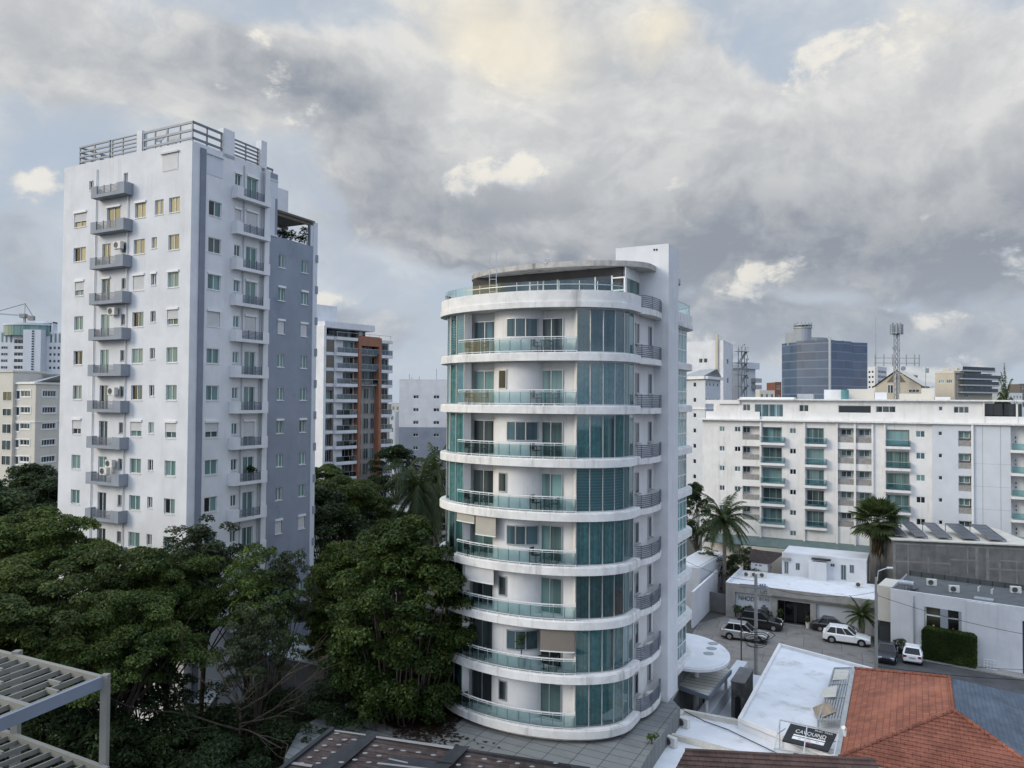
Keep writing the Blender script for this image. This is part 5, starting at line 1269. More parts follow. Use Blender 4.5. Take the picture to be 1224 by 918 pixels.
m = MB(); m.fb(SHF, ho[0][0] + .01, ho[0][1] - .01, -.5, -.42, .02, ho[0][3]); m.build('niche_panel', 'bluish_wall', SHOP); m = MB(); m.fb(SHF, ho[2][0] + .01, ho[2][1] - .01, -.5, -.42, .02, ho[2][3]); m.build('niche_panel', 'bluish_wall', SHOP)
m = MB(); m.fb(SHF, ho[1][0] + .01, ho[1][1] - .01, -1.2, -1.1, .02, ho[1][3]); m.build('dark_entrance', 'pane_black', SHOP)
m = MB()
for px in (936, 948.5, 950, 962): u = U(px); m.fb(SHF, u - .04, u + .04, -1.1, -1.03, .02, ho[1][3])
m.build('door_frame', 'frame_dark', SHOP)
m = MB(); m.fb(SHF, U(922.5), SHF.L, .0, .16, zS - 1.0, zS - .8); m.build('canopy_edge', 'dark_concrete', SHOP)
m = MB(); m.add([SHF.pt(.2, -.3, zS - .25), SHF.pt(SHF.L - .1, -.3, zS - .25), SHF.pt(SHF.L - .1, -DPT, zS - .25), SHF.pt(.2, -DPT, zS - .25)], [(0, 1, 2, 3)]); m.fb(SHF, 0, .22, -DPT, -.01, zS - .3, zS + .12); m.fb(SHF, .23, SHF.L, -.3, -.015, zS - .3, zS + .03); m.build('flat_roof', 'roof_white', SHOP)
def text(body, F, u, n, z, size, mat, name, parent, sx=1.0, ext=.03, rotx=math.pi / 2, space=1.):
    cu = bpy.data.curves.new(name, 'FONT'); cu.body = body; cu.size = size; cu.extrude = ext; cu.space_character = space
    tmp = bpy.data.objects.new('tmp', cu); COL.objects.link(tmp); dg = bpy.context.evaluated_depsgraph_get(); me = bpy.data.meshes.new_from_object(tmp.evaluated_get(dg)); bpy.data.objects.remove(tmp); bpy.data.curves.remove(cu)
    M = Matrix.Translation(F.pt(u, n, z)) @ Matrix.Rotation(F.ang, 4, 'Z') @ Matrix.Rotation(rotx, 4, 'X') @ Matrix.Diagonal((sx, 1, 1, 1))
    o_ = ORG[parent]; me.transform(Matrix.Translation(-o_) @ M); me.materials.clear(); me.materials.append(MT[mat]); me.name = name
    ob = bpy.data.objects.new(name, me); COL.objects.link(ob); ob.parent = parent; ORG[ob] = o_; return ob
text('NHOD', SHF, U(882.5, 710, -.4), -.39, SHF.Z(884, 716.8, -.4), .72, 'frame_dark', 'lettering', SHOP, .82)
text('BTAS', SHF, U(907.6, 716), .03, SHF.Z(908, 717.5), .50, 'frame_dark', 'lettering', SHOP, .95)
text('LC', SHF, U(908.6, 708), .03, SHF.Z(910, 709), .5, 'rail_grey', 'lettering', SHOP, 1.3)
sg = MB(); sg.fb(SHF, U(909), U(917.5), -.38, -.3, SHF.Z(912, 729), SHF.Z(912, 726.4)); sg.fb(SHF, U(911), U(914.5), -.38, -.3, SHF.Z(912, 725.7), SHF.Z(912, 723.8)); sg.build('wall_plate', 'rail_grey', SHOP)
# upper white annexe on its roof
AXF = Face(SHF.pt(U(935, 690, -DPT), -DPT + .2, 0), SHF.pt(U(1036, 700, -DPT), -DPT + .2, 0)); zA = AXF.Z(990, 667)
AX_ = thing('annexe_building', 'white upper annexe with small windows and a door behind the white shop roof', 'building', AXF.pt(AXF.L / 2, -2, 0))
hw = []
for a, b, y0, y1, pn_ in ((937.5, 943, 671, 686, 'pane_teal'), (951, 956.5, 672.7, 681, 'pane_dark'), (1005, 1011.5, 675, 693, 'pane_curtain'), (1015.5, 1021.5, 675, 685, 'pane_curtain'), (992.5, 998, 673.5, 677, 'pane_black')):
    u0, u1 = AXF.U(a, 685), AXF.U(b, 685); u1 = u0 + round((u1 - u0) * 10) / 10; z1 = AXF.Z(a, y0); z0 = z1 - round((z1 - AXF.Z(a, y1)) * 10) / 10; hw.append((u0, u1, z0, z1, pn_))
m = MB(); wall_holes(m, AXF, 0, AXF.L, 2, zA, [h[:4] for h in hw], .12); m.add([AXF.pt(0, 0, zA), AXF.pt(AXF.L, 0, zA), AXF.pt(AXF.L, -6, zA), AXF.pt(0, -6, zA)], [(0, 1, 2, 3)]); m.quad(AXF.pt(0, 0, 2), AXF.pt(0, 0, zA), AXF.pt(0, -6, zA), AXF.pt(0, -6, 2)); m.quad(AXF.pt(AXF.L, 0, zA), AXF.pt(AXF.L, 0, 2), AXF.pt(AXF.L, -6, 2), AXF.pt(AXF.L, -6, zA))
m.fb(AXF, AXF.U(968, 690), AXF.U(989, 690), .0, 1.2, 2, AXF.Z(975, 671.5, 1.2)); m.fb(AXF, 0, AXF.L, -.2, .05, zA, zA + .2); m.build('wall', 'white_wall', AX_)
for u0, u1, z0, z1, pn_ in hw: farwin(AX_, AXF, u0, u1, z0, z1, pn_, 'frame_grey', 2)
m = MB(); m.fb(AXF, AXF.U(936, 680), AXF.U(945, 680), 0, .5, AXF.Z(940, 690), AXF.Z(940, 688)); m.fb(AXF, AXF.U(935.5, 680), AXF.U(945.5, 680), 0, .35, AXF.Z(940, 669.5), AXF.Z(940, 666.5)); m.build('window_hood', 'concrete', AX_)
m = MB(); a = AXF.pt(AXF.U(971, 668), .8, AXF.Z(975, 668, .8)); b = AXF.pt(AXF.U(994, 670), .8, AXF.Z(990, 669.5, .8)); m.bar(a, b, .9, .12); m.build('awning', 'black', AX_)
# small dark-roofed shed by the palm
SDF = Face(PZ(897, 693, zS - 1.2), PZ(924, 698, zS - 1.2)); SDF = Face(SHF.pt(U(897, 690, -DPT), -DPT - .3, 0), SHF.pt(U(917, 690, -DPT), -DPT - .3, 0))
SD = thing('garden_shed', 'small white shed with a dark sloping roof beside the palm', 'shed', SDF.pt(1, -1, 0)); m = MB(); m.fb(SDF, 0, SDF.L, -2.5, 0, 0, SDF.Z(905, 673)); m.build('wall', 'white_wall', SD)
m = MB(); m.add([SDF.pt(-.3, .3, SDF.Z(905, 671)), SDF.pt(SDF.L + .4, .3, SDF.Z(905, 672)), SDF.pt(SDF.L + 1.6, -3.2, SDF.Z(905, 660, -2)), SDF.pt(-.6, -3.2, SDF.Z(905, 659, -2))], [(0, 1, 2, 3)]); m.build('roof', 'dark_shingle', SD); m = MB()
for a in (.5, 1.0): m.fb(SDF, a, a + .3, 0, .03, SDF.Z(905, 676.5), SDF.Z(905, 674.5))
m.build('vent_block', 'dark_grey_paint', SD)
# side wall / white building between tower and shop, gate
GW = Face(PZ(833, 742, 0), PZ(857, 700, 0)); m = MB(); wz = 3.2
a, b = PZ(829, 751, 0), PZ(858, 720, 0); WFc = Face(a, b); m.fb(WFc, 0, WFc.L, -.25, 0, 0, 4.0); tag(m.build('boundary_wall', 'white_wall'), 'white wall running back from the canopy disc to the grey shop gate', 'wall')
m = MB(); c0, c1 = PD(836, 700, 90), PD(866, 676, 99); q = Face(c0, c1); m.fb(q, 0, q.L, -3.4, 0, 0, 5.2); m.fb(q, .3, q.L - .2, -3.2, -.3, 5.2, 5.3); tag(m.build('side_house', 'white_wall'), 'small white flat-roofed house tucked behind the palm and the round tower', 'house')
m = MB(); g0, g1 = PZ(846, 730, 0), PZ(867, 734, 0); q = Face(g0, g1); m.fb(q, 0, q.L, -.1, 0, .05, 2.3); m.build('gate_tmp', 'dark_concrete') if False else None
gt = m.build('metal_gate', 'dark_concrete'); tag(gt, 'grey sheet-metal gate beside the shop corner', 'gate')
# ------------------------------------------------------------------ concrete building with solar panels
zC = 9.0; cA, cB = PZ(1069, 645.5, zC), PZ(1240, 653, zC); KF = Face(cA, cB); CB2 = thing('concrete_building', 'bare grey concrete block wall building with solar panels on its roof, behind the white store', 'building', KF.pt(KF.L / 2, -3, 0))
print('KF', KF.A, math.degrees(KF.ang), KF.L)
m = MB(); m.fb(KF, 0, KF.L, -12, 0, 0, zC); m.build('wall', 'dark_concrete', CB2)
m = MB()
for f_, w_, z0_, z1_ in ((.0, .12, 3, 8.7), (.10, .07, 3, 8.7), (.245, .10, 4, 7.2), (.40, .08, 3, 6.6), (.52, .07, 5.5, 8.7), (.585, .15, 3, 8.7), (.66, .16, 3, 8.7), (.745, .12, 3.2, 6.9), (.86, .08, 4, 7.4), (.99, .2, 3, 8.7)): u = KF.L * f_; m.fb(KF, u - w_, u + w_, 0, .02, z0_, z1_)
for f0_, f1_, z in ((.0, .4, 6.55), (.40, .585, 7.05), (.66, 1., 6.2), (.745, 1., 7.2), (.0, 1., 8.6)): m.fb(KF, KF.L * f0_, KF.L * f1_, 0, .017, z - .09, z + .09)
m.build('concrete_rib', 'rib_concrete', CB2)
m = MB(); m.fb(KF, -.3, KF.L, -12, .3, zC + .004, zC + .14); m.build('flat_roof', 'roof_cream', CB2)
for i, (a, b) in enumerate(((1070, 1087.5), (1093.5, 1112), (1121.5, 1141), (1150.5, 1174), (1182, 1206))):
    u0 = KF.U(a + 1, 640, -.8); u1 = KF.U(b - 3, 640, -.8)
    pnl = thing('solar_panel', 'tilted dark solar panel on the concrete roof, %s from the left' % ['first', 'second', 'third', 'fourth', 'fifth'][i], 'solar panel', KF.pt((u0 + u1) / 2, -3, zC + .14), 'solar panels on the concrete roof')
    zt0, zt1 = zC + .35, zC + 1.15; m = MB(); A_, B_, C_, D_ = KF.pt(u0, -.9, zt0), KF.pt(u1, -.9, zt0), KF.pt(u1 - .1, -6.6, zt1), KF.pt(u0 - .1, -6.6, zt1); up = Vector((0, 0, .06)); m.hexa([A_, B_, C_, D_, A_ + up, B_ + up, C_ + up, D_ + up]); m.build('panel', 'solar_cell', pnl)
    m = MB(); 
    for (x, y) in ((A_, B_), (B_, C_), (C_, D_), (D_, A_)): m.bar(x + up, y + up, .07)
    for k in (1, 2, 3): m.bar(A_.lerp(D_, k / 4) + up * 1.1, B_.lerp(C_, k / 4) + up * 1.1, .04)
    for q_ in (A_, B_, C_, D_): m.bar(q_, Vector((q_.x, q_.y, zC + .1)), .06)
    m.build('panel_frame', 'rail_grey', pnl)
# ------------------------------------------------------------------ white store with bridal window
sB = PZ(1173.7, 797.4, 0); zSt = 6.15; sA = PZ(1064.4, 704, zSt); STF = Face(sA, sB); uX = STF.U(1250, 760); STF = Face(STF.A, STF.pt(uX, 0, 0)); U = lambda px, y=750, n=0.: STF.U(px, y, n)
zSt = (STF.Z(1064, 704) + STF.Z(1210, 724.5)) / 2; print('STF', STF.A, math.degrees(STF.ang), STF.L, zSt)
STO = thing('store_building', 'white rendered store with two tall display windows and a dark flat roof', 'store', STF.pt(STF.L / 2, -3, 0))
h = [(U(1104.5), U(1149.5), .9, STF.Z(1120, 727)), (U(1222), U(1245), .02, STF.Z(1222, 742))]
m = MB(); wall_holes(m, STF, 0, STF.L, 0, zSt, h, .5); m.quad(STF.pt(0, 0, 0), STF.pt(0, 0, zSt), STF.pt(0, -9, zSt), STF.pt(0, -9, 0))
m.fb(STF, U(1156), U(1192), .0, .10, 0, zSt - .1); m.fb(STF, 0, STF.L, -.25, -.01, zSt - .2, zSt + .02); m.build('facade', 'white_wall', STO)
m = MB(); m.add([STF.pt(0, -.25, zSt - .25), STF.pt(STF.L, -.25, zSt - .25), STF.pt(STF.L, -9.5, zSt - .25), STF.pt(0, -9.5, zSt - .25)], [(0, 1, 2, 3)]); m.build('flat_roof', 'roof_grey', STO)
m = MB(); bF = Face(STF.pt(0, -9.2, 0), STF.pt(STF.L, -9.2, 0)); m.fb(bF, 0.2, bF.L, -.15, 0, zSt - .3, bF.Z(1120, 686)); 
m.build('back_panel', 'charcoal_panel', STO); m = MB()
for i in range(14): u = .3 + i * 1.1; m.fb(bF, u - .03, u + .03, 0, .03, zSt - .3, bF.Z(1120, 686))
m.build('panel_joint', 'black', STO)
m = MB(); a, b, c, e = h[0]; m.fb(STF, a, b, -1.8, -1.7, c, e); m.fb(STF, a, b, -1.7, -.5, c - .1, c); m.build('display_interior', 'interior_dark', STO)
m = MB(); um = (U(1126.0) + U(1131)) / 2
m.fb(STF, um - .32, um + .32, -.5, .02, c, e); m.fb(STF, a, a + .14, -.5, .0, c, e); m.fb(STF, b - .25, b, -.5, .0, c, e); m.build('window_pier', 'skylight_grey', STO)
m = MB(); zt2 = STF.Z(1115, 736.5)
for p, q in ((a + .14, um - .32), (um + .32, b - .25)):
    for za_, zb_ in ((zt2 - .05, zt2 + .06), (c, c + .08)): MB().fb(STF, p, q, -.3, -.2, za_, zb_).build('window_bar', 'frame_white', STO)
g = MB(); g.quad(STF.pt(a, -.36, c), STF.pt(b, -.36, c), STF.pt(b, -.36, e), STF.pt(a, -.36, e)); g.build('display_pane', 'glass_smoke', STO)
m = MB(); m.fb(STF, h[1][0], h[1][1], -.4, -.35, .02, h[1][3]); m.build('shop_door', 'pane_blue', STO)
for i, (px, mat, lbl) in enumerate(((1116, 'dress_white', 'dummy in a white gown in the left display window of the white store'), (1139.5, 'dress_rose', 'dummy in a dull red gown in the right display window of the white store'))):
    v = STF.pt(U(px, 755, -1.0), -1.0, c); mq = thing('mannequin', lbl, 'mannequin', v, 'dressed dummies in the store window')
    m = MB(); prof = [(0, .52), (.4, .46), (.8, .34), (1.1, .22), (1.25, .15), (1.45, .19), (1.62, .21), (1.72, .10)]; vs = []; fs = []; n_ = 14
    for j, (z, r_) in enumerate(prof): vs += [(v.x + r_ * math.cos(2 * math.pi * k / n_) * (1.1 if j < 4 else 1), v.y + r_ * math.sin(2 * math.pi * k / n_), v.z + z) for k in range(n_)]
    for j in range(len(prof) - 1): fs += [(j * n_ + k, j * n_ + (k + 1) % n_, (j + 1) * n_ + (k + 1) % n_, (j + 1) * n_ + k) for k in range(n_)]
    m.add(vs, fs); m.build('gown', mat, mq, smooth=True); m = MB(); m.tube([(v.x, v.y, v.z + 1.68), (v.x, v.y, v.z + 1.84)], .06, .05, 8); m.tube([(v.x, v.y, v.z + 1.8), (v.x, v.y, v.z + 1.88), (v.x, v.y, v.z + 2.0), (v.x, v.y, v.z + 2.06)], .10, .07, 8); m.build('torso', 'dress_white', mq)
lp = bpy.data.lights.new('display_lamp', 'POINT'); lp.energy = 60; lp.color = (1, .85, .6); lp.shadow_soft_size = .12; lo = bpy.data.objects.new('display_lamp', lp); COL.objects.link(lo); lo.location = STF.pt(U(1116, 745, -.8), -.8, e - 1.1)
# left return wall and dark gate of the store
m = MB(); v0 = STF.pt(0, -.8, 0); v1 = v0 - STF.u * 1.35; q = Face(v1, v0); m.fb(q, 0, q.L, -4, 0, 2.6, zSt + .02); tag(m.build('side_wall', 'cream_wall'), 'short cream return wall over a dark gateway at the left end of the white store', 'wall')
m = MB(); m.fb(q, .05, q.L - .02, -.6, -.5, 0, 2.6); tag(m.build('dark_gate', 'frame_dark'), 'dark recessed gate under the cream wall beside the white store', 'gate')
m = MB(); m.tube([STF.pt(U(1093, 740), .12, .0), STF.pt(U(1093, 740), .12, zSt - .9)], .07, k=8); m.tube([STF.pt(U(1093, 740), .12, zSt - .9), STF.pt(U(1093, 740), .12, zSt - .3)], .045, k=6); tag(m.build('drain_pipe', 'steel'), 'pale vertical drain pipe on the white store behind the white hatchback', 'pipe')
m = MB(); bs_ = [STF.pt(U(px, 790, .6), .6, 0) for px in (1176, 1180, 1184, 1188, 1191.5)]
for v in bs_: m.tube([v, v + Vector((0, 0, 1.0))], .035, k=5)
for z in (.15, .45, .75, 1.0): m.tube([bs_[0] + Vector((0, 0, z)), bs_[-1] + Vector((0, 0, z))], .035, k=5)
tag(m.build('barrier_rail', 'frame_white'), 'low white pipe barrier on the pavement by the white store', 'barrier')
pv = [STF.pt(u, n, 0) for u, n in ((0, .02), (STF.L, .02), (STF.L, 1.5), (0, 1.5))]; m = MB(); m.prism([(v.x, v.y) for v in pv], .0, .13); kind(m.build('pavement', 'concrete'))

# ------------------------------------------------------------------ white-roofed buildings in front
zW = 5.0
wl_, wr_, wn = PZ(931, 768.5, zW), PZ(1043, 798, zW), PZ(882, 858, zW)
WH = thing('white_roof_building', 'low building with a large white flat roof and raised edges before the driveway', 'building', (wl_ + wr_) / 2 * 1.0 - Vector((0, 0, zW)))
RBE = PZ(1010, 905, zW - .0); ne = (wn - wl_); wr2 = wr_ + ne * 1.04
ringW = [wl_, wr_, wr2, wn]; m = MB(); m.prism([(v.x, v.y) for v in ringW], 0.0, zW - .25); m.build('wall', 'white_wall', WH)
def parapet(m, ring, z0, z1, th, closed=True):
    n = len(ring); cx = sum(v.x for v in ring) / n; cy = sum(v.y for v in ring) / n
    for i in range(n if closed else n - 1):
        a, b = ring[i], ring[(i + 1) % n]; d = Vector((b.x - a.x, b.y - a.y, 0)).normalized(); nn = Vector((-d.y, d.x, 0))
        if nn.dot(Vector((cx - a.x, cy - a.y, 0))) < 0: nn = -nn
        c_ = nn * th; e = d * (th * (.0 if i % 2 else 1.0)); A_ = a + (e if i % 2 == 0 else d * 0); B_ = b - e
        m.hexa([(p.x, p.y, z0) for p in (A_, B_, B_ + c_, A_ + c_)] + [(p.x, p.y, z1) for p in (A_, B_, B_ + c_, A_ + c_)])
m = MB(); m.add([(v.x, v.y, zW - .24) for v in ringW], [(0, 1, 2, 3)]); m.build('flat_roof', 'roof_white', WH)
m = MB(); parapet(m, ringW, zW - .3, zW, .22); m.build('roof_edge', 'white_paint', WH)
zW2 = 4.6
q = [PZ(*p, zW2) for p in ((816, 848), (884, 861), (1004, 890), (990, 925), (800, 918), (776, 897))]
W2 = thing('white_roof_building', 'low white-roofed building with two air conditioners, nearest the tiled deck', 'building', (q[0].x, q[0].y, 0))
ring2 = [q[0], q[1], q[2], PZ(1010, 950, zW2), PZ(786, 940, zW2), q[5]]
m = MB(); m.prism([(v.x, v.y) for v in ring2], 0, zW2 - .3); m.build('wall', 'cream_wall', W2); m = MB(); m.add([(v.x, v.y, zW2 - .29) for v in ring2], [tuple(range(6))]); m.build('flat_roof', 'roof_white', W2)
m = MB()
for a, b in ((q[0], q[1]), (q[1], q[2]), (q[0], PZ(792, 880, zW2)), (PZ(792, 874, zW2), PZ(905, 905, zW2)), (PZ(905, 905, zW2), PZ(960, 918, zW2)), (PZ(792, 880, zW2), q[5])): m.bar((a.x, a.y, zW2 - .14), (b.x, b.y, zW2 - .14), .26, .30)
m.build('roof_edge', 'roof_cream', W2)
# steel louvre rack and crumpled sheet on the big white roof
def WP(px, py, z=zW - .2): return PZ(px, py, z)
lv = thing('louvre_rack', 'grey steel louvre rack with bent sheets lying along the right side of the white roof', 'louvre rack', WP(1000, 840))
m = MB(); a0, a1, b1, b0 = PZ(994, 814, zW + .5), PZ(1019, 799.5, zW + .6), PZ(1006, 862, zW + .5), PZ(978, 862, zW + .3)
a0 = PZ(997, 800, zW + .5)
for i in range(9):
    f = i / 8; m.bar(a0.lerp(a1, f), b0.lerp(b1, f), .10, .16)
for f in (0, .35, .62, 1.0): m.bar(a0.lerp(b0, f) + Vector((0, 0, .08)), a1.lerp(b1, f) + Vector((0, 0, .08)), .09)
for v in (a0, a1, b0, b1, a0.lerp(b0, .5), a1.lerp(b1, .5)): m.bar(v, Vector((v.x, v.y, zW - .25)), .09)
m.build('louvre', 'galvanised', lv)
m = MB(); c = [PZ(998, 800, zW + .62), PZ(1018, 801, zW + .66), PZ(1013, 812, zW + .64), PZ(995, 813, zW + .6)]; m.add(c, [(0, 1, 2, 3)]); m.build('loose_sheet', 'roof_cream', lv); m = MB(); c2 = [PZ(986, 822, zW + .7), PZ(1001, 819, zW + .72), PZ(999, 833, zW + .7), PZ(978, 834, zW + .4)]; m.add(c2, [(0, 1, 2, 3)]); m.build('loose_sheet', 'roof_cream', lv)
m = MB(); c3 = [PZ(971, 846, zW + .15), PZ(989, 838, zW + .75), PZ(1000, 850, zW + .62), PZ(984, 857, zW + .5), PZ(974, 854, zW - .1)]; m.add(c3, [(0, 1, 2, 3, 4)]); m.build('rusty_sheet', 'rust', lv)
# sign board lying on its frame
sgz = 5.4; SB_ = [PZ(*p, z) for p, z in (((945, 866.5), sgz + .35), ((1000, 879), sgz + .3), ((990, 899.5), sgz - .25), ((935, 886.5), sgz - .2))]
SGN = thing('billboard', 'black and white lettered sign board lying tilted in a thin steel frame', 'sign', (SB_[3].x, SB_[3].y, zW2))
m = MB(); up = Vector((0, 0, .09)); m.hexa([SB_[3], SB_[2], SB_[1], SB_[0], SB_[3] + up, SB_[2] + up, SB_[1] + up, SB_[0] + up]); m.build('board', 'sign_black', SGN)
def bp(u, v, h=.10): a = SB_[3].lerp(SB_[2], u); b = SB_[0].lerp(SB_[1], u); return a.lerp(b, v) + Vector((0, 0, h))
m = MB(); m.add([bp(.17, .20), bp(.86, .20), bp(.86, .36), bp(.17, .36)], [(0, 1, 2, 3)]); m.add([bp(.17, .40), bp(.86, .40), bp(.86, .47), bp(.17, .47)], [(0, 1, 2, 3)]); m.build('white_stripe', 'sign_white', SGN)
m = MB(); m.add([bp(.45, .13, .104), bp(.62, .13, .104), bp(.62, .19, .104), bp(.45, .19, .104)], [(0, 1, 2, 3)]); m.build('red_stripe', 'sign_red', SGN)
def btext(s, u0, v0, w, hgt, mat):
    cu = bpy.data.curves.new('t', 'FONT'); cu.body = s; cu.size = 1; tmp = bpy.data.objects.new('t', cu); COL.objects.link(tmp); me = bpy.data.meshes.new_from_object(tmp.evaluated_get(bpy.context.evaluated_depsgraph_get())); bpy.data.objects.remove(tmp)
    xs = [v.co.x for v in me.vertices]; x0, x1 = min(xs), max(xs)
    for v in me.vertices: p = bp(u0 + (v.co.x - x0) / (x1 - x0) * w, v0 + v.co.y / .73 * hgt, .106); v.co = p - ORG[SGN]
    me.materials.clear(); me.materials.append(MT[mat]); o = bpy.data.objects.new('lettering', me); COL.objects.link(o); o.parent = SGN
btext('CAVQUIND', .18, .56, .66, .20, 'sign_white'); btext('15', .30, .25, .05, .08, 'sign_black'); btext('21', .68, .25, .06, .08, 'sign_black'); btext('IM', .70, .49, .14, .07, 'sign_white'); btext('PHD  MAR', .56, .86, .38, .08, 'sign_white')
m = MB(); fr_ = [PZ(*p, z) for p, z in (((932, 860.5), sgz + .6), ((1003, 876), sgz + .6), ((996, 907), sgz - .3), ((926, 895), sgz - .3))]
for i in range(4): m.bar(fr_[i], fr_[(i + 1) % 4], .06)
m.bar(fr_[0].lerp(fr_[1], .47), fr_[3].lerp(fr_[2], .5), .06); m.bar(fr_[0].lerp(fr_[3], .5), fr_[0].lerp(fr_[3], .5).lerp(SB_[0], .6), .04); m.bar(fr_[1].lerp(fr_[2], .35), SB_[1].lerp(SB_[2], .35), .05); m.bar(fr_[1].lerp(fr_[2], .7), SB_[1].lerp(SB_[2], .8), .05)
for v in fr_: m.bar(v, Vector((v.x, v.y, zW2 - .3)), .05)
m.build('steel_frame', 'steel', SGN)
m = MB(); v = PZ(962, 894, zW2); m.add([PZ(952, 889, zW2 - .26), PZ(990, 899, zW2 - .26), PZ(990, 912, zW2 - .26), PZ(948, 903, zW2 - .26)], [(0, 1, 2, 3)]); m.build('roof_void', 'black', W2)
# ------------------------------------------------------------------ hipped roof: red tiles and blue-grey shingles
zE, zRg = 8.0, 9.5
Ra, Rb = PZ(1140, 850, zRg), PZ(1135, 810.5, zRg); La, Lb = PZ(1003, 906, zE), PZ(1022, 800, zE)
d_ = (Rb - Ra).normalized(); e_ = Vector((d_.y, -d_.x, 0)); wR = (Ra - La).dot(e_) ; wR = abs(wR); print('roof w', wR, d_)
Na = La; Nb = Ra + (Ra - La) - d_ * 2 * (Ra - La).dot(d_) ; Nb = Ra + e_ * wR + d_ * (La - Ra).dot(d_); Nb.z = zE
Fb = Rb + e_ * wR + d_ * (Lb - Rb).dot(d_); Fb.z = zE
RR = thing('tiled_roof_house', 'house with a hipped roof, red tiles on the left and blue-grey shingles on the right', 'house', (Ra.x, Ra.y, 0))
m = MB(); ins = .35
def insr(p): c = (La + Nb + Fb + Lb) / 4; v = p + (c - p).normalized() * .5; return (v.x, v.y)
m.prism([insr(p) for p in (La, Nb, Fb, Lb)], 0, zE - .02); m.build('wall', 'white_wall', RR)
m = MB(); m.add([La, Nb, Ra, Rb, Lb, Fb], [(0, 1, 2), (0, 2, 3, 4), (1, 5, 3, 2), (4, 3, 5)]); m.build('roof_deck', 'dark_shingle', RR)
def clip(poly, nrm, off, keep_ge=True):
    out = []; n = len(poly)
    for i in range(n):
        a, b = poly[i], poly[(i + 1) % n]; da, db = a.dot(nrm) - off, b.dot(nrm) - off
        if not keep_ge: da, db = -da, -db
        if da >= 0: out.append(a)
        if (da >= 0) != (db >= 0): out.append(a + (b - a) * (da / (da - db)))
    return out
def courses(m, poly, step, lip, jitter=0., seed=1):
    """overlapping tile courses on a roof slope: each course is a thin wedge with a lip on its lower edge"""
    rj = random.Random(seed); nrm = (poly[1] - poly[0]).cross(poly[2] - poly[0]).normalized()
    if nrm.z < 0: nrm = -nrm
    up = (Vector((0, 0, 1)) - nrm * nrm.z).normalized(); lo = min(p.dot(up) for p in poly); hi_ = max(p.dot(up) for p in poly); k = int((hi_ - lo) / step) + 1
    for i in range(k):
        a = lo + i * step; c = clip(clip(list(poly), up, a), up, min(hi_, a + step * 1.02), False)
        if len(c) < 3: continue
        top = []
        for p in c: f = (p.dot(up) - a) / step; top.append(p + nrm * (lip * (1 - .85 * min(1, max(0, f))) + .012))
        n = len(c); m.add(top, [tuple(range(n)) if (top[1] - top[0]).cross(top[2] - top[0]).dot(nrm) > 0 else tuple(range(n))[::-1]])
        o = sorted(range(n), key=lambda j: c[j].dot(up))[:2]; m.quad(c[o[0]], c[o[1]], top[o[1]], top[o[0]])
def tilemat(name, c1, c2, dark, ang, bw, rh, var=.3):
    m, t, o = newmat(name); geo = S(t, t.nodes.new('ShaderNodeNewGeometry').outputs['Position'])
    mp = t.nodes.new('ShaderNodeMapping'); mp.inputs['Rotation'].default_value = (0, 0, -ang); t.links.new(geo.s, mp.inputs['Vector'])
    b = t.nodes.new('ShaderNodeTexBrick'); t.links.new(mp.outputs[0], b.inputs['Vector']); b.inputs['Scale'].default_value = 1; b.inputs['Brick Width'].default_value = bw; b.inputs['Row Height'].default_value = rh
    b.inputs['Mortar Size'].default_value = .012; b.inputs['Bias'].default_value = -.1; sock(t, c1, b.inputs['Color1']); sock(t, c2, b.inputs['Color2']); sock(t, dark, b.inputs['Mortar'])
    n = noise(t, geo, 1.1, 6, .65); c = mix(t, smooth(n, .42, .75) * .75, S(t, b.outputs['Color']), tuple(v * .55 for v in c1)); c = mix(t, smooth(noise(t, geo, .4, 3, .5), .5, .8) * .35, c, tuple(min(1, v * 1.5 + .02) for v in c2))
    bs = principled(t, o, c, .75, 0, .3); bumpn(t, bs, noise(t, geo, 25, 3, .6), .01); return m
rang = math.atan2(d_.y, d_.x)
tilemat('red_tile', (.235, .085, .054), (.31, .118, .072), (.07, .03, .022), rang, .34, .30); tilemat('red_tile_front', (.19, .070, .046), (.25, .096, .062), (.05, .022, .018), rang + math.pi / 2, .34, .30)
tilemat('blue_shingle', (.075, .10, .135), (.10, .13, .165), (.045, .06, .08), rang, .9, .22)
m = MB(); courses(m, [La, Ra, Rb, Lb], .30, .035); m.build('red_tiles', 'red_tile', RR)
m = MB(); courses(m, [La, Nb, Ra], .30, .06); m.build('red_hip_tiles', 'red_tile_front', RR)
m = MB(); courses(m, [Nb, Fb, Rb, Ra], .22, .018); m.build('blue_shingles', 'blue_shingle', RR)
m = MB(); m.add([Lb + Vector((0, 0, .03)), Rb + Vector((0, 0, .03)), Fb + Vector((0, 0, .03))], [(0, 1, 2)]); m.build('far_hip', 'red_tile', RR)
m = MB()
for a, b in ((La, Ra), (Ra, Rb), (Ra, Nb), (Rb, Lb)):
    n = max(2, int((b - a).length / .4))
    for i in range(n): p, q_ = a.lerp(b, i / n), a.lerp(b, (i + 1.08) / n); m.tube([p + Vector((0, 0, .05)), q_ + Vector((0, 0, .09))], .10, .085, 6)
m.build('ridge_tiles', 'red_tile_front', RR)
m = MB(); m.bar(La + Vector((-.12, -.05, .02)), Lb + Vector((-.12, 0, .02)), .22, .12); m.bar(Lb, Fb, .18, .1); m.build('gutter', 'galvanised', RR)
m = MB(); v = PZ(1010, 871.5, zE + .4); m.tube([v - Vector((0, 0, .5)), v, v + Vector((-.12, -.1, .12))], .09, .11, 8); m.build('vent_pipe', 'plastic_white', RR)
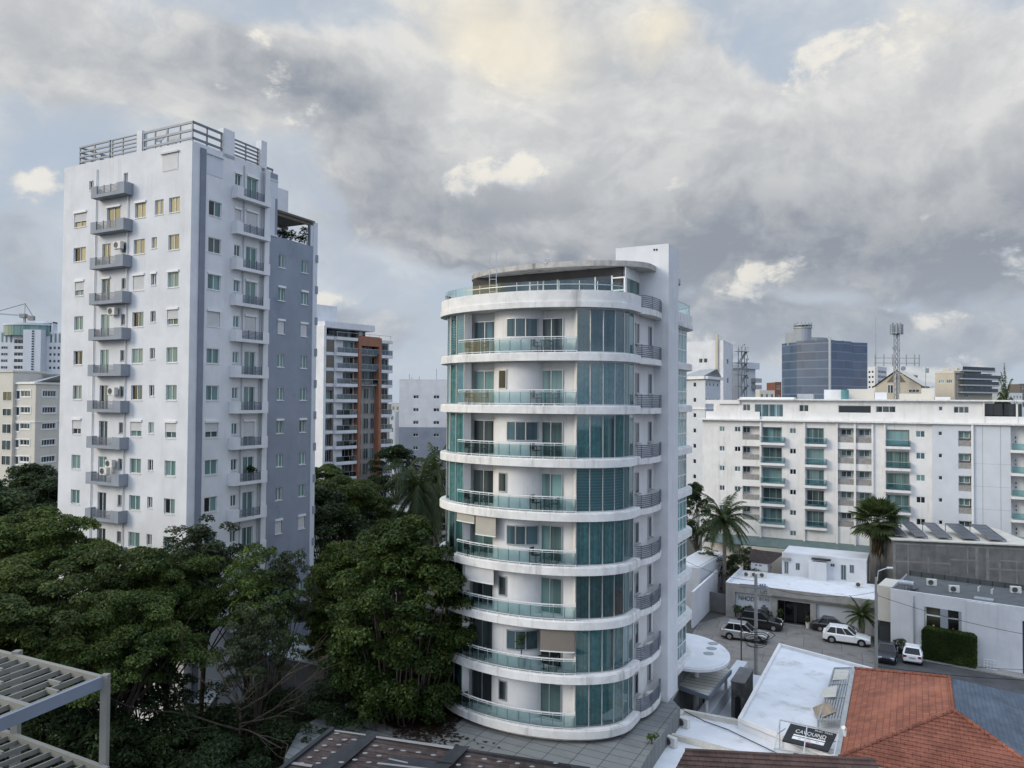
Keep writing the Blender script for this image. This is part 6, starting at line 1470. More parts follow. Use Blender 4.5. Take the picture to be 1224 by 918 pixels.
# dark tiled roof in the very foreground
zN = 9.2
nr = [PZ(*p, z) for p, z in (((819, 897.5), zN), ((1046, 909.5), zN), ((1085, 985), zN - 1.0), ((778, 975), zN - 1.2))]
DR = thing('dark_tiled_roof', 'dark brown tiled roof along the bottom edge, in front of the white roofs', 'roof', ((nr[0] + nr[2]) / 2) * 1 - Vector((0, 0, zN)))
tilemat('brown_tile', (.060, .038, .035), (.095, .058, .05), (.02, .015, .014), math.atan2((nr[1] - nr[0]).y, (nr[1] - nr[0]).x), .33, .28)
m = MB(); courses(m, nr, .27, .05); m.build('roof_tiles', 'brown_tile', DR); m = MB(); m.bar(nr[0] + Vector((0, 0, .03)), nr[1] + Vector((0, 0, .03)), .2, .1); m.build('ridge_cap', 'brown_tile', DR)
nb_ = (nr[2] + nr[3]) / 2; bk = [nr[0] * 1, nr[1] * 1, nr[2], nr[3]]; m = MB(); m.prism([(v.x + (nb_.x - v.x) * .06, v.y + (nb_.y - v.y) * .06) for v in bk], 0, zN - 1.3); m.build('wall', 'cream_wall', DR)
# ------------------------------------------------------------------ patched shingle roof, bottom centre-left
zP_ = 8.6
sr = [PZ(*p, z) for p, z in (((399, 871.5), zP_), ((705, 917.5), zP_), ((800, 990), zP_ - 1.9), ((255, 985), zP_ - 1.9))]
tilemat('patched_shingle', (.045, .036, .036), (.080, .060, .056), (.03, .025, .025), math.atan2((sr[1] - sr[0]).y, (sr[1] - sr[0]).x), .45, .16)
PRf = thing('shingle_roof', 'dark reddish shingle roof with white repair dabs and black bitumen strips, bottom centre', 'roof', ((sr[0] + sr[1]) / 2) - Vector((0, 0, zP_)))
m = MB(); courses(m, sr, .16, .012); m.build('shingles', 'patched_shingle', PRf)
nrm_s = (sr[1] - sr[0]).cross(sr[3] - sr[0]).normalized(); nrm_s = nrm_s if nrm_s.z > 0 else -nrm_s
def onroof(px, py, h=.03):
    d = ray(px, py); t = (sr[0] + nrm_s * h - CAM).dot(nrm_s) / d.dot(nrm_s); return CAM + d * t
def patch(m, pts, h): v = [onroof(*p, h) for p in pts]; m.add(v, [tuple(range(len(v)))] if (v[1] - v[0]).cross(v[2] - v[0]).dot(nrm_s) > 0 else [tuple(range(len(v)))[::-1]])
m = MB()
for pts in (((440, 873), (455, 876), (418, 908), (392, 930), (355, 930)), ((543, 891), (562, 892), (540, 914), (520, 913)), ((468, 904), (543, 912), (520, 930), (440, 930)), ((680, 913), (702, 917.6), (712, 928), (690, 928))): patch(m, pts, .05)
m.build('bitumen_strip', 'bitumen', PRf)
rs = random.Random(4); m = MB()
def dab(px, py, w_, h_):
    n = 7; patch(m, [(px + w_ * math.cos(6.283 * k / n) * rs.uniform(.75, 1.15), py + h_ * math.sin(6.283 * k / n) * rs.uniform(.7, 1.1)) for k in range(n)], .055)
for px, py in ((403, 876.5), (395, 883.5), (388, 891), (378, 897), (370, 905), (412, 884), (405, 890), (398, 899), (388, 906), (380, 912), (423, 884), (449, 891), (467, 895), (482, 897), (500, 899), (518, 902.5), (436, 900), (424, 908), (453, 903), (441, 911), (560, 904), (579, 907), (597, 910), (548, 914), (574, 916), (618, 912.5), (636, 916), (664, 912), (408, 911), (360, 912), (595, 920)): dab(px, py, 3.6, 1.2)
m.build('repair_dab', 'dab_grey', PRf)
m = MB(); patch(m, ((400, 872.2), (437, 877.4), (437, 879.2), (399, 874)), .06); patch(m, ((450, 879.5), (543, 892.3), (541, 895.6), (449, 881.8)), .06); patch(m, ((347, 910), (374, 914), (372, 917), (345, 913)), .06); patch(m, ((452, 911), (520, 919), (519, 921), (450, 913)), .07); patch(m, ((465, 906), (488, 911), (487, 912.5), (464, 907.5)), .07)
m.build('flashing', 'dab_grey', PRf)
m = MB(); m.bar(sr[0], sr[3], .25, .25); m.bar(sr[0] - Vector((0, 0, .12)), sr[1] - Vector((0, 0, .12)), .18, .2); m.build('eave_board', 'bitumen', PRf)
m = MB(); c_ = (sr[0] + sr[1] + sr[2] + sr[3]) / 4; m.prism([(v.x + (c_.x - v.x) * .1, v.y + (c_.y - v.y) * .1) for v in sr], 0, zP_ - 2.0); m.build('wall', 'cream_shade_wall', PRf)
# ------------------------------------------------------------------ steel pergola, lower left
PG = thing('pergola', 'open steel pergola of pale slats on grey beams at the lower left, upper of two', 'pergola', PD(60, 830, 13) - Vector((0, 0, 2)))
zPg = PD(122, 813, 13.0).z
P1, P0, P2 = PZ(124, 813, zPg), PZ(-60, 766.5, zPg), PZ(-60, 889, zPg)
def pergola(root, P1, P0, P2, nsl, w1):
    far = (P0 - P1); near = (P2 - P1); m = MB(); up = Vector((0, 0, 1))
    m.bar(P1, P1 + far, .09, .12); f = .52; m.bar(P1.lerp(P2, f) + up * .01, P1.lerp(P2, f) + far * 1.2 + up * .01, .09, .11); m.build('cross_beam', 'pergola_paint', root)
    m = MB(); m.bar(P1 - up * .02 - near * .0, P2 - up * .02, .06, .20); m.build('edge_beam', 'dark_grey_paint', root)
    m = MB()
    for i in range(nsl):
        a = P1 + far * ((i + .7) / nsl); m.bar(a - up * .03, a + near * 1.0 - up * .03, .032, .085)
    for i, fi in ((0, .28), (0, .75), (1, .18), (2, .62), (4, .35), (5, .7), (6, .2)): a = P1 + far * ((i + .7) / nsl) + near * fi; m.bar(a, a + far * (1.0 / nsl), .045, .08)
    m.build('slat', 'pergola_paint', root)
pergola(PG, P1, P0, P2, 15, 0)
m = MB(); pp = PZ(124.5, 806, zPg + .12); m.bar((P1.x + .03, P1.y, zPg + .10), (P1.x + .03, P1.y, zPg - 4), .115, .115); m.build('post', 'pergola_paint', PG)
m = MB(); v = PZ(18.5, 779.5, zPg + .1); m.bar((v.x, v.y + .05, zPg + .11), (v.x, v.y + .05, zPg - 4), .13, .13); m.build('post', 'pergola_paint', PG)
PG2 = thing('pergola', 'lower steel pergola of grey slats in the bottom left corner', 'pergola', PD(40, 905, 13) - Vector((0, 0, 2))); z2 = zPg - 1.45
Q1, Q0, Q2 = PZ(128, 922, z2), PZ(-60, 853, z2), PZ(-60, 1010, z2); pergola(PG2, Q1, Q0, Q2, 15, 0)
# ------------------------------------------------------------------ carport roof by the pier, ramp walls, stone gatehouse
zc4 = 4.2; cp_ = [PZ(*p, zc4) for p in ((812, 792), (855, 788), (874, 802), (847, 833.5), (812, 821))]
CPT = thing('carport', 'low carport roof of pale panels beside the lift shaft of the round tower', 'carport', (cp_[2].x, cp_[2].y, 0)); m = MB(); m.prism([(v.x, v.y) for v in cp_] + [tuple(st(-15, 52)[:2])], zc4 - .18, zc4); m.build('panel_roof', 'carport_panel', CPT)
m = MB()
for v in (cp_[2], cp_[3]): w_ = v + (cp_[0] - v).normalized() * .4; m.tube([(w_.x, w_.y, 0), (w_.x, w_.y, zc4 - .18)], .12, k=8)
m.build('post', 'white_paint', CPT); m = MB(); m.bar(cp_[2] - Vector((0, 0, .05)), cp_[3] - Vector((0, 0, .05)), .1, .3); m.bar(cp_[3] - Vector((0, 0, .05)), cp_[4] - Vector((0, 0, .05)), .1, .3); m.build('edge_beam', 'dark_grey_paint', CPT)
a, b = PZ(888, 790, 2.6), PZ(842, 852, 2.6); q = Face(b, a); m = MB(); m.fb(q, 0, q.L, -.5, .4, 0, 2.6); m.fb(q, 0, q.L, .4, 1.6, 0, 1.6); tag(m.build('ramp_wall', 'bluish_wall'), 'stepped pale wall running beside the carport down to the white roof', 'wall')
a, b, c = PZ(872.5, 815, 4.2), PZ(890, 797, 4.2), PZ(905, 803, 4.2); q = Face(a, b); GH = thing('stone_gatehouse', 'dark stone gate pillar wall with a narrow arched opening between carport and white roof', 'gatehouse', (a.x, a.y, 0))
Aq = PZ(877, 852, 1.0); q = Face(PZ(874, 815, 4.2), PZ(874, 815, 4.2) + E1 * .95); m = MB(); m.fb(q, 0, .95, -3.4, 0, 0, 4.2); m.build('wall', 'stone_dark', GH); m = MB(); m.fb(q, .28, .70, 0, .02, 1.2, 3.0); arc = [q.pt(.49 + .21 * math.cos(R(x)), .01, 3.0 + .22 * math.sin(R(x))) for x in range(0, 181, 30)]; m.add(arc, [tuple(range(len(arc)))]); m.build('arched_opening', 'black', GH)
m = MB(); m.fb(q, -.05, 1.0, -3.4, .06, 4.2, 4.28); m.build('coping', 'dark_concrete', GH)
# ================================================================== air conditioners and roof clutter
def ac_proto(label, loc, rz):
    t = thing('air_conditioner', label, 'air conditioner', loc, 'outdoor air conditioning units', rz)
    m = MB(); m.box(-.42, .42, -.16, .16, .04, .62); m.box(-.36, -.28, -.14, .14, 0, .05); m.box(.28, .36, -.14, .14, 0, .05); m.build('casing', 'plastic_white', t, smooth=False)
    m = MB(); m.tube([(-.10, -.165, .33), (-.10, -.172, .33)], .24, k=18); m.build('fan_opening', 'fan_dark', t)
    m = MB()
    for r_ in (.08, .16, .23): 
        for k in range(14): a, b = k * 6.283 / 14, (k + 1) * 6.283 / 14; m.bar((-.10 + r_ * math.cos(a), -.18, .33 + r_ * math.sin(a)), (-.10 + r_ * math.cos(b), -.18, .33 + r_ * math.sin(b)), .012)
    m.build('fan_guard', 'frame_grey', t); return t
acs = []
def acf(F, px, py, n, label, sc=1.0, flip=0.):
    u, z = F.uv(px, py, n); acs.append((F.pt(u, n, z), F.ang + flip, label, sc))
acf(LF, 141.5, 298, .35, 'air conditioner on the wall of the grey-blue tower, above its third highest left balcony')
acf(LF, 134.5, 377, .3, 'air conditioner on the wall of the grey-blue tower, between its middle left balconies')
acf(LF, 134.5, 472.5, .35, 'air conditioner perched over a left balcony of the grey-blue tower, seventh storey down')
acf(LF, 131.5, 559, .35, 'upper air conditioner in the pair over a low left balcony of the grey-blue tower'); acf(LF, 125, 568, .6, 'lower air conditioner in the pair over a low left balcony of the grey-blue tower')
for px, py, lb in ((817, 869, 'air conditioner on the white roof beside the tiled deck, farther of two'), (801.5, 892, 'air conditioner on the white roof beside the tiled deck, nearer of two')): acs.append((PZ(px, py, zW2 - .29), -.85, lb, .95))
zr_ = zSt - .25
for px, py, lb in ((1113.5, 700, 'air conditioner on the dark store roof, left of two white boxes'), (1140.5, 708, 'air conditioner on the dark store roof, middle of the roof'), (1214, 709, 'air conditioner standing upright on the dark store roof at the right edge')): acs.append((PZ(px, py, zr_), A1 + .2, lb, 1.1))
for px, py, lb in ((893, 689.5, 'upright white air conditioner at the left end of the white shop roof'), (902.5, 690, 'left air conditioner of a pair on the white shop roof'), (912, 690.5, 'right air conditioner of a pair on the white shop roof'), (1024.5, 696, 'air conditioner at the right end of the white shop roof'), (1027, 702, 'air conditioner at the right end of the white shop roof, nearer the street')): acs.append((PZ(px, py, zS - .25), A1, lb, 1.0))
for k, lb in ((0, 'lowest'), (1, 'second lowest'), (2, 'third lowest')): acs.append((st(sR + .40, 46.6, ZB[k] + .34), A1 + 1.2, 'air conditioner on the %s small round balcony of the round tower' % lb, .9))
p0a = None
for loc, rz, lb, sc in acs:
    if p0a is None: p0a = ac_proto(lb, loc, rz); o = p0a
    else: o = copy_thing(p0a, loc, rz, lb)
    o.scale = (sc, sc, sc)
# brackets keep the wall units attached
wh = thing('water_heater', 'solar water heater with a silver tank and tilted panel on the dark store roof', 'water heater', PZ(1082, 705, zr_))
c = PZ(1083, 697, zr_ + .9); m = MB(); ax = STF.u; m.tube([c - ax * .7, c + ax * .7], .28, k=14); m.build('tank', 'galvanised', wh, smooth=False)
a0 = PZ(1081, 693, zr_ + 1.1); m = MB(); A_, B_ = PZ(1080, 692, zr_ + 1.0), PZ(1087, 690.5, zr_ + 1.0); C_, D_ = PZ(1099, 703, zr_ + .15), PZ(1092, 705.5, zr_ + .15); up = Vector((0, 0, .07)); m.hexa([A_, B_, C_, D_, A_ + up, B_ + up, C_ + up, D_ + up]); m.build('collector', 'solar_cell', wh)
m = MB(); 
for v in (A_, B_): m.bar(v, (v.x, v.y, zr_), .06)
m.bar(c, (c.x, c.y, zr_), .06); m.build('stand', 'steel', wh)
for px, py, lb in ((1169.5, 707, 'small white vent pipe on the dark store roof'), (1185.5, 710, 'bent white vent cowl on the dark store roof')):
    v = PZ(px, py, zr_); m = MB(); m.tube([v, v + Vector((0, 0, .45)), v + Vector((.12, -.1, .55))], .09, k=8); tag(m.build('vent_pipe', 'plastic_white'), lb, 'vent', 'roof vents')
v = PZ(1176, 717.5, zr_); m = MB(); f = Frame(v, STF.ang); m.fb(f, -.8, .8, -.5, .5, .02, .18); tag(m.build('roof_hatch', 'skylight_grey'), 'pale flat hatch lying on the dark store roof edge', 'hatch')
# big satellite dishes on the grey-blue tower's roof
for px, py, r_, lb in ((192, 162, .62, 'tall pale dish leaning behind the roof railing of the left tower'), (207.5, 167, .62, 'lower pale dish behind the roof railing of the left tower, nearer its corner')):
    v = LF.pt(LF.U(px, py, -1.2), -1.2, LF.Z(px, py, -1.2)); t = thing('satellite_dish', lb, 'satellite dish', (v.x, v.y, ZR - .35), 'dishes on the left tower roof'); m = MB(); m.disc(v, (-.4, -1, .35), r_, .06, 22); m.build('reflector', 'dish_grey', t); m = MB(); m.tube([(v.x, v.y + .1, ZR - .35), v + Vector((0, .1, 0))], .05, k=6); m.build('pole', 'frame_grey', t)

# ================================================================== balcony furniture on the round tower
def chair_proto():
    t = thing('balcony_chair', 'x', 'chair', (0, 0, 0)); ORG[t] = Vector((0, 0, 0))
    m = MB(); m.box(-.24, .24, -.24, .24, .40, .44); m.build('seat', 'frame_dark', t); m = MB(); m.box(-.24, .24, .22, .26, .46, .86); m.build('backrest', 'frame_dark', t)
    m = MB()
    for x in (-.22, .22):
        m.bar((x, -.22, 0), (x, -.22, .64), .035); m.bar((x, .22, 0), (x, .24, .5), .035); m.bar((x, -.24, .64), (x, .24, .66), .04)
    m.build('leg_frame', 'frame_dark', t); return t
def table_proto():
    t = thing('balcony_table', 'x', 'table', (0, 0, 0)); ORG[t] = Vector((0, 0, 0)); m = MB(); m.tube([(0, 0, .70), (0, 0, .73)], .36, k=20); m.build('table_top', 'frame_dark', t); m = MB(); m.tube([(0, 0, 0), (0, 0, .7)], .03, k=6); m.box(-.2, .2, -.02, .02, 0, .03); m.box(-.02, .02, -.2, .2, 0, .03); m.build('leg', 'frame_dark', t); return t
cp0 = chair_proto(); tp0 = table_proto(); used = [0, 0]
flr = lambda k: 'lowest' if k == 0 else 'topmost' if k == 7 else ORDN[k]
def place(kind_, u, n, k, rz, lb):
    v = IW.pt(u, n, ZB[k] + SLB); pr = cp0 if kind_ == 0 else tp0
    if not used[kind_]: used[kind_] = 1; o = pr; o.location = v; o.rotation_euler.z = rz; o['label'] = lb
    else: o = copy_thing(pr, v, rz, lb)
    o['group'] = ['chairs on the curved balconies', 'tables on the curved balconies'][kind_]
for k in range(8):
    ul, ur = iu(574), iu(655)
    place(0, ul - .2, 1.0, k, A1 + 1.2, 'dark chair at the left end of the %s curved balcony of the round tower' % flr(k))
    if k % 2 == 1 or k in (4, 6): place(0, ul + .75, .9, k, A1 - 1.3, 'second dark chair near the left door of the %s curved balcony of the round tower' % flr(k))
    if k not in (0, 2): 
        place(1, ur + .15, .72, k, 0, 'small dark table before the right door of the %s curved balcony of the round tower' % flr(k))
        place(0, ur + .75, .66, k, A1 - 1.4, 'dark chair right of the table on the %s curved balcony of the round tower' % flr(k))
    if k in (3, 5, 6, 7, 4): place(0, ur - .45, .72, k, A1 + 1.4, 'dark chair left of the table on the %s curved balcony of the round tower' % flr(k))

# ================================================================== cars
def car(label, loc, rz, paint, L=4.55, W=1.85, H=1.66, suv=True, cat='car', group='parked cars'):
    t = thing('parked_car', label, cat, loc, group, rz); ORG[t] = Vector((0, 0, 0)); h = L / 2; w = W / 2
    belt = .62 * H if not suv else .60 * H; zb = .24 if suv else .18
    # body stations: x, half width, hood/belt height, bottom
    st_ = [(-h, .80, .52, .38), (-h + .05, .90, .60 * H if suv else .52 * H, .30), (-h + .35, .98, belt + .03, zb), (-h + .9, 1., belt + .02, zb), (-.3, 1., belt, zb), (h * .42, 1., belt - .02, zb), (h * .52, .99, belt - .04, zb), (h - .45, .96, belt - .14, zb), (h - .1, .86, belt - .26, .28), (h, .74, .46, .34)]
    vs = []; fs = []; n_ = 8
    for x, ww, z1, z0 in st_:
        ww *= w; zm = (z0 + z1) / 2; vs += [(x, -ww * .93, z0), (x, -ww, z0 + .12), (x, -ww, z1 - .10), (x, -ww * .90, z1), (x, ww * .90, z1), (x, ww, z1 - .10), (x, ww, z0 + .12), (x, ww * .93, z0)]
    for i in range(len(st_) - 1):
        for j in range(n_): fs.append((i * n_ + j, i * n_ + (j + 1) % n_, (i + 1) * n_ + (j + 1) % n_, (i + 1) * n_ + j))
    fs += [tuple(range(n_)), tuple(range((len(st_) - 1) * n_, len(st_) * n_))[::-1]]
    m = MB(); m.add(vs, [f[::-1] for f in fs]); b = m.build('body', paint, t)
    for p in b.data.polygons: p.use_smooth = True
    bv = b.modifiers.new('bevel', 'BEVEL'); bv.width = .09; bv.segments = 3; bv.limit_method = 'ANGLE'; bv.angle_limit = R(28); bv.harden_normals = True
    # greenhouse: glass volume and painted roof with pillars
    xr0, xr1 = -h + (.28 if suv else .75), h * .40; xt0, xt1 = -h + (.72 if suv else 1.25), h * .04; zt = H - .06
    lo = [(xr0, w * .88), (xr1, w * .88)]; hi_ = [(xt0, w * .70), (xt1, w * .70)]
    P_ = [(xr0, -w * .89, belt - .03), (xr1, -w * .89, belt - .05), (xr1, w * .89, belt - .05), (xr0, w * .89, belt - .03), (xt0, -w * .72, zt), (xt1, -w * .72, zt), (xt1, w * .72, zt), (xt0, w * .72, zt)]
    m = MB(); m.hexa(P_); m.build('cabin_glass', 'car_glass', t)
    m = MB(); r_ = [Vector(P_[i]) for i in (4, 5, 6, 7)]; m.hexa([(xt0 - .06, -w * .74, zt - .01), (xt1 + .05, -w * .74, zt - .01), (xt1 + .05, w * .74, zt - .01), (xt0 - .06, w * .74, zt - .01), (xt0 + .1, -w * .64, H), (xt1 - .1, -w * .64, H), (xt1 - .1, w * .64, H), (xt0 + .1, w * .64, H)])
    V = [Vector(p) for p in P_]
    for a, b_, wd in ((0, 4, .14), (3, 7, .14), (1, 5, .08), (2, 6, .08)): m.bar(V[a], V[b_], wd, wd)
    for s in (0, 3):
        for f in (.36, .70): a = V[s].lerp(V[s + 1 if s == 0 else 2], f); b_ = V[4 if s == 0 else 7].lerp(V[5 if s == 0 else 6], f); m.bar(a, b_, .07, .05)
    m.build('roof', paint, t)
    for sx in (-h * .60, h * .62):
        for sy in (-1, 1):
            wr = .35 if suv else .32; m = MB(); m.tube([(sx, sy * (w - .20), wr), (sx, sy * (w + .01), wr)], wr, k=20); wh_ = m.build('wheel', 'rubber', t); m = MB(); m.tube([(sx, sy * (w + .0), wr), (sx, sy * (w + .025), wr)], wr * .62, k=12); m.build('rim', 'alloy', wh_)
            m = MB(); m.tube([(sx, sy * (w * .985), wr + .02), (sx, sy * (w + .004), wr + .02)], wr + .07, k=20); m.build('wheel_arch', 'rubber', t)
    for sy in (-1, 1):
        m = MB(); m.box(h - .18, h - .03, sy * w * .62 - .18, sy * w * .62 + .18, belt - .38, belt - .24); m.build('headlight', 'light_glass', t)
        m = MB(); m.box(-h + .0, -h + .10, sy * w * .74 - .14, sy * w * .74 + .14, belt - .22, belt - .02); m.build('tail_light', 'tail_red', t)
        m = MB(); m.box(xr1 - .15, xr1 + .02, sy * (w + .09) - .09, sy * (w + .09) + .09, belt + .0, belt + .14); m.build('wing_mirror', paint, t)
    m = MB(); m.box(h - .03, h + .015, -.5, .5, .40, .58); m.build('grille', 'black', t); m = MB(); m.box(-h - .015, -h + .04, -.26, .26, .62, .74); m.build('number_plate', 'frame_grey', t)
    m = MB(); m.box(-h + .1, h - .1, -w * .96, w * .96, zb - .04, zb + .10); m.build('sill', 'rubber', t); return t
G = lambda px, py: PZ(px, py, 0.012)
car('silver SUV parked side-on across the driveway behind the utility pole', G(890, 764), A1 + .05, 'car_silver', 4.7, 1.88, 1.75)
car('black van parked close to the shop wall behind the silver SUV', G(909, 750), A1 + .05, 'car_black', 4.7, 1.9, 1.85)
car('white SUV parked side-on on the driveway beyond the white roof', G(1012, 768), A1 + .03, 'car_white', 4.6, 1.87, 1.68)
car('black saloon car parked behind the white SUV against the shop', G(996, 754), A1 + .12, 'car_black', 4.5, 1.8, 1.48, False)
car('dark navy hatchback facing the camera beside the lamp post', G(1060, 787), STF.ang - math.pi / 2 + .15, 'car_navy', 4.1, 1.75, 1.48, False)
car('small white hatchback seen from behind in front of the white store', G(1091.5, 788), STF.ang + math.pi / 2 + .12, 'car_white', 4.0, 1.7, 1.52, True)
car('dark car half hidden under the carport roof', G(831, 828), A1 + 2.6, 'car_navy', 4.3, 1.8, 1.5, False)

# ================================================================== poles, lamp, wires
up = thing('utility_pole', 'square grey concrete utility pole with loose cable loops, standing on the driveway', 'utility pole', PZ(903.5, 822, 0)); v = ORG[up]; zt = PD(906, 686, v.y).z
m = MB(); m.tube([v, (v.x, v.y, zt)], .19, .14, 4); m.build('pole', 'concrete', up)
m = MB(); rr_ = random.Random(2)
for i in range(7):
    c = Vector((v.x, v.y - .15, PD(904, 758 + i * 1.8, v.y).z)); r_ = rr_.uniform(.5, 1.3); pts = [c + Vector((r_ * math.cos(R(a)) * 1.2 + rr_.uniform(-.1, .1), -.1 + rr_.uniform(-.15, .15), r_ * .42 * math.sin(R(a)))) for a in range(0, 361, 30)]; m.tube(pts, .028, k=4, cap=False)
m.build('cable_coil', 'black', up); m = MB(); z = PD(904, 703, v.y).z
for dz, s_ in ((0, 1), (.25, -1)): m.bar((v.x - 1.3 * 1, v.y + .4, z + dz), (v.x + .9, v.y - .4, z + dz), .08)
for k in range(3): m.tube([(v.x + .7 - k * .2, v.y - .3, z + .1), (v.x + .7 - k * .2, v.y - .3, z + .45)], .06, k=6)
m.build('crossarm', 'dark_grey_paint', up)
lp = thing('street_lamp', 'tall concrete street lamp post with a short white arm beside the store gateway', 'street lamp', PZ(1047.5, 812, 0)); v2 = ORG[lp]; zt2 = PD(1048, 690, v2.y).z; m = MB(); m.tube([v2, (v2.x, v2.y, zt2)], .17, .11, 8); m.build('post', 'concrete', lp)
m = MB(); h_ = [Vector((v2.x + .05, v2.y - .1, zt2 - .3)), Vector((v2.x + .12, v2.y - .2, zt2 + .6)), Vector((v2.x + .75, v2.y - .5, zt2 + .95))]; m.tube(h_, .05, k=6); m.tube([h_[2], h_[2] + Vector((.45, -.2, .05))], .11, .09, 8); m.build('lamp_arm', 'frame_white', lp)
def wire(a, b, sag, r_, lb):
    m = MB(); n = 16; m.tube([a.lerp(b, i / n) - Vector((0, 0, sag * 4 * (i / n) * (1 - i / n))) for i in range(n + 1)], r_, k=4); tag(m.build('overhead_wire', 'black'), lb, 'wire', 'overhead wires')
t2 = Vector((v2.x, v2.y, zt2 - 1.6)); t1_ = Vector((v.x, v.y, zt - .8))
wire(t2, PD(1290, 768, 62), .5, .02, 'upper overhead wire crossing the white store front from the lamp post'); wire(t2 - Vector((0, 0, 5.6)), PD(1300, 802, 60), .3, .018, 'low overhead wire along the street before the white store'); wire(t1_, t2 + Vector((0, 0, .3)), .8, .018, 'overhead wire between the utility pole and the lamp post')
wire(t1_ + Vector((0, 0, .2)), PD(815, 668, 72), .4, .016, 'overhead wire from the utility pole to the round tower'); wire(t2 - Vector((0, 0, 6.4)), PD(1300, 815, 58), .3, .03, 'lowest thick cable above the blue shingle eave')
c = [PZ(818, 850, zW2 + .1), PZ(842, 862, zW2 - .22), PZ(870, 872, zW2 - .2), PZ(903, 888, zW2 - .2), PZ(928, 900, zW2 - .2)]; m = MB(); m.tube(c, .03, k=5); tag(m.build('roof_cable', 'black'), 'black cable lying loose across the nearer white roof', 'cable')
m = MB(); v3 = PZ(886, 800, 0); m.tube([v3, (v3.x, v3.y, 5.0)], .06, k=6); tag(m.build('iron_post', 'frame_dark'), 'thin dark iron post beside the stone gatehouse', 'post')

# ================================================================== houses among the trees
def shed_roof(name, label, pts, z, zt, mat, wallm, cat='house', below=3.):
    a, b, c, d = [PZ(px, py, zz_) for (px, py), zz_ in zip(pts, (z, z, zt, zt))]; t = thing(name, label, cat, ((a.x + c.x) / 2, (a.y + c.y) / 2, 0))
    m = MB(); dn = Vector((0, 0, .12)); m.hexa([a - dn, b - dn, c - dn, d - dn, a, b, c, d]); m.build('roof', mat, t)
    m = MB(); k = [v + ((a + b + c + d) / 4 - v) * .07 for v in (a, b, c, d)]; m.add([(v.x, v.y, 0) for v in k] + [(v.x, v.y, v.z - .13) for v in k], [(0, 1, 5, 4), (1, 2, 6, 5), (2, 3, 7, 6), (3, 0, 4, 7)]); m.build('wall', wallm, t); return t, (a, b, c, d)
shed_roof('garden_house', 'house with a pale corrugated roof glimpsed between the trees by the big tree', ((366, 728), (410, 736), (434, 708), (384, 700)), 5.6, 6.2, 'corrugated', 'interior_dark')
shed_roof('garden_house', 'long low house with a grey sheet roof half hidden under the trees', ((255, 770), (415, 800), (428, 778), (300, 745)), 4.2, 5.0, 'corrugated', 'dark_concrete')
t, k = shed_roof('garden_house', 'flat grey house with a dark doorway deep under the trees', ((200, 790), (262, 800), (275, 775), (215, 768)), 3.2, 3.4, 'roof_grey', 'concrete')
q = Face(k[0], k[1]); m = MB(); m.fb(q, q.L * .28, q.L * .62, -.05, .05, .05, 2.4); m.build('doorway', 'black', t)
shed_roof('garden_house', 'small corrugated shed roof low in the dark shrubbery', ((205, 835), (250, 843), (262, 826), (222, 822)), 2.4, 2.7, 'corrugated', 'dark_concrete')

# ================================================================== vegetation
def leaf_cloud(seed, clumps, per, leaf, flat=.55, up=.65, squash=.8):
    """leaf-sized quads spread over the upper shells of many clumps; clumps = [(centre, radius)]"""
    rg = np.random.default_rng(seed); V = []; 
    for c, r in clumps:
        n = int(per * (r ** 2)); d = rg.normal(size=(n, 3)); d /= np.linalg.norm(d, axis=1)[:, None]; d[:, 2] = np.where(d[:, 2] < -.25, -d[:, 2], d[:, 2])
        rad = r * rg.uniform(.55, 1.08, n) ** .6; p = d * rad[:, None]; p[:, 2] *= flat; p += np.array(c)
        nr_ = d * (1 - up) + rg.normal(size=(n, 3)) * .45; nr_[:, 2] += up; nr_ /= np.linalg.norm(nr_, axis=1)[:, None]
        t_ = np.cross(nr_, rg.normal(size=(n, 3))); t_ /= np.linalg.norm(t_, axis=1)[:, None]; b_ = np.cross(nr_, t_)
        s = leaf * rg.uniform(.35, 1.3, n)[:, None]; t_ = t_ * s; b_ = b_ * s * .55
        V.append(np.stack([p - t_, p + b_ * .9 - t_ * .1, p + t_, p - b_ * .9 - t_ * .1], 1))
    return np.concatenate(V).reshape(-1, 3)
def leaf_mesh(name, V, mat):
    n = len(V) // 4; me = bpy.data.meshes.new(name); me.vertices.add(len(V)); me.vertices.foreach_set('co', V.astype(np.float32).ravel())
    me.loops.add(n * 4); me.loops.foreach_set('vertex_index', np.arange(n * 4, dtype=np.int32)); me.polygons.add(n); me.polygons.foreach_set('loop_start', np.arange(0, n * 4, 4, dtype=np.int32)); me.polygons.foreach_set('loop_total', np.full(n, 4, dtype=np.int32))
    me.materials.append(MT[mat]); me.update(calc_edges=True); return me
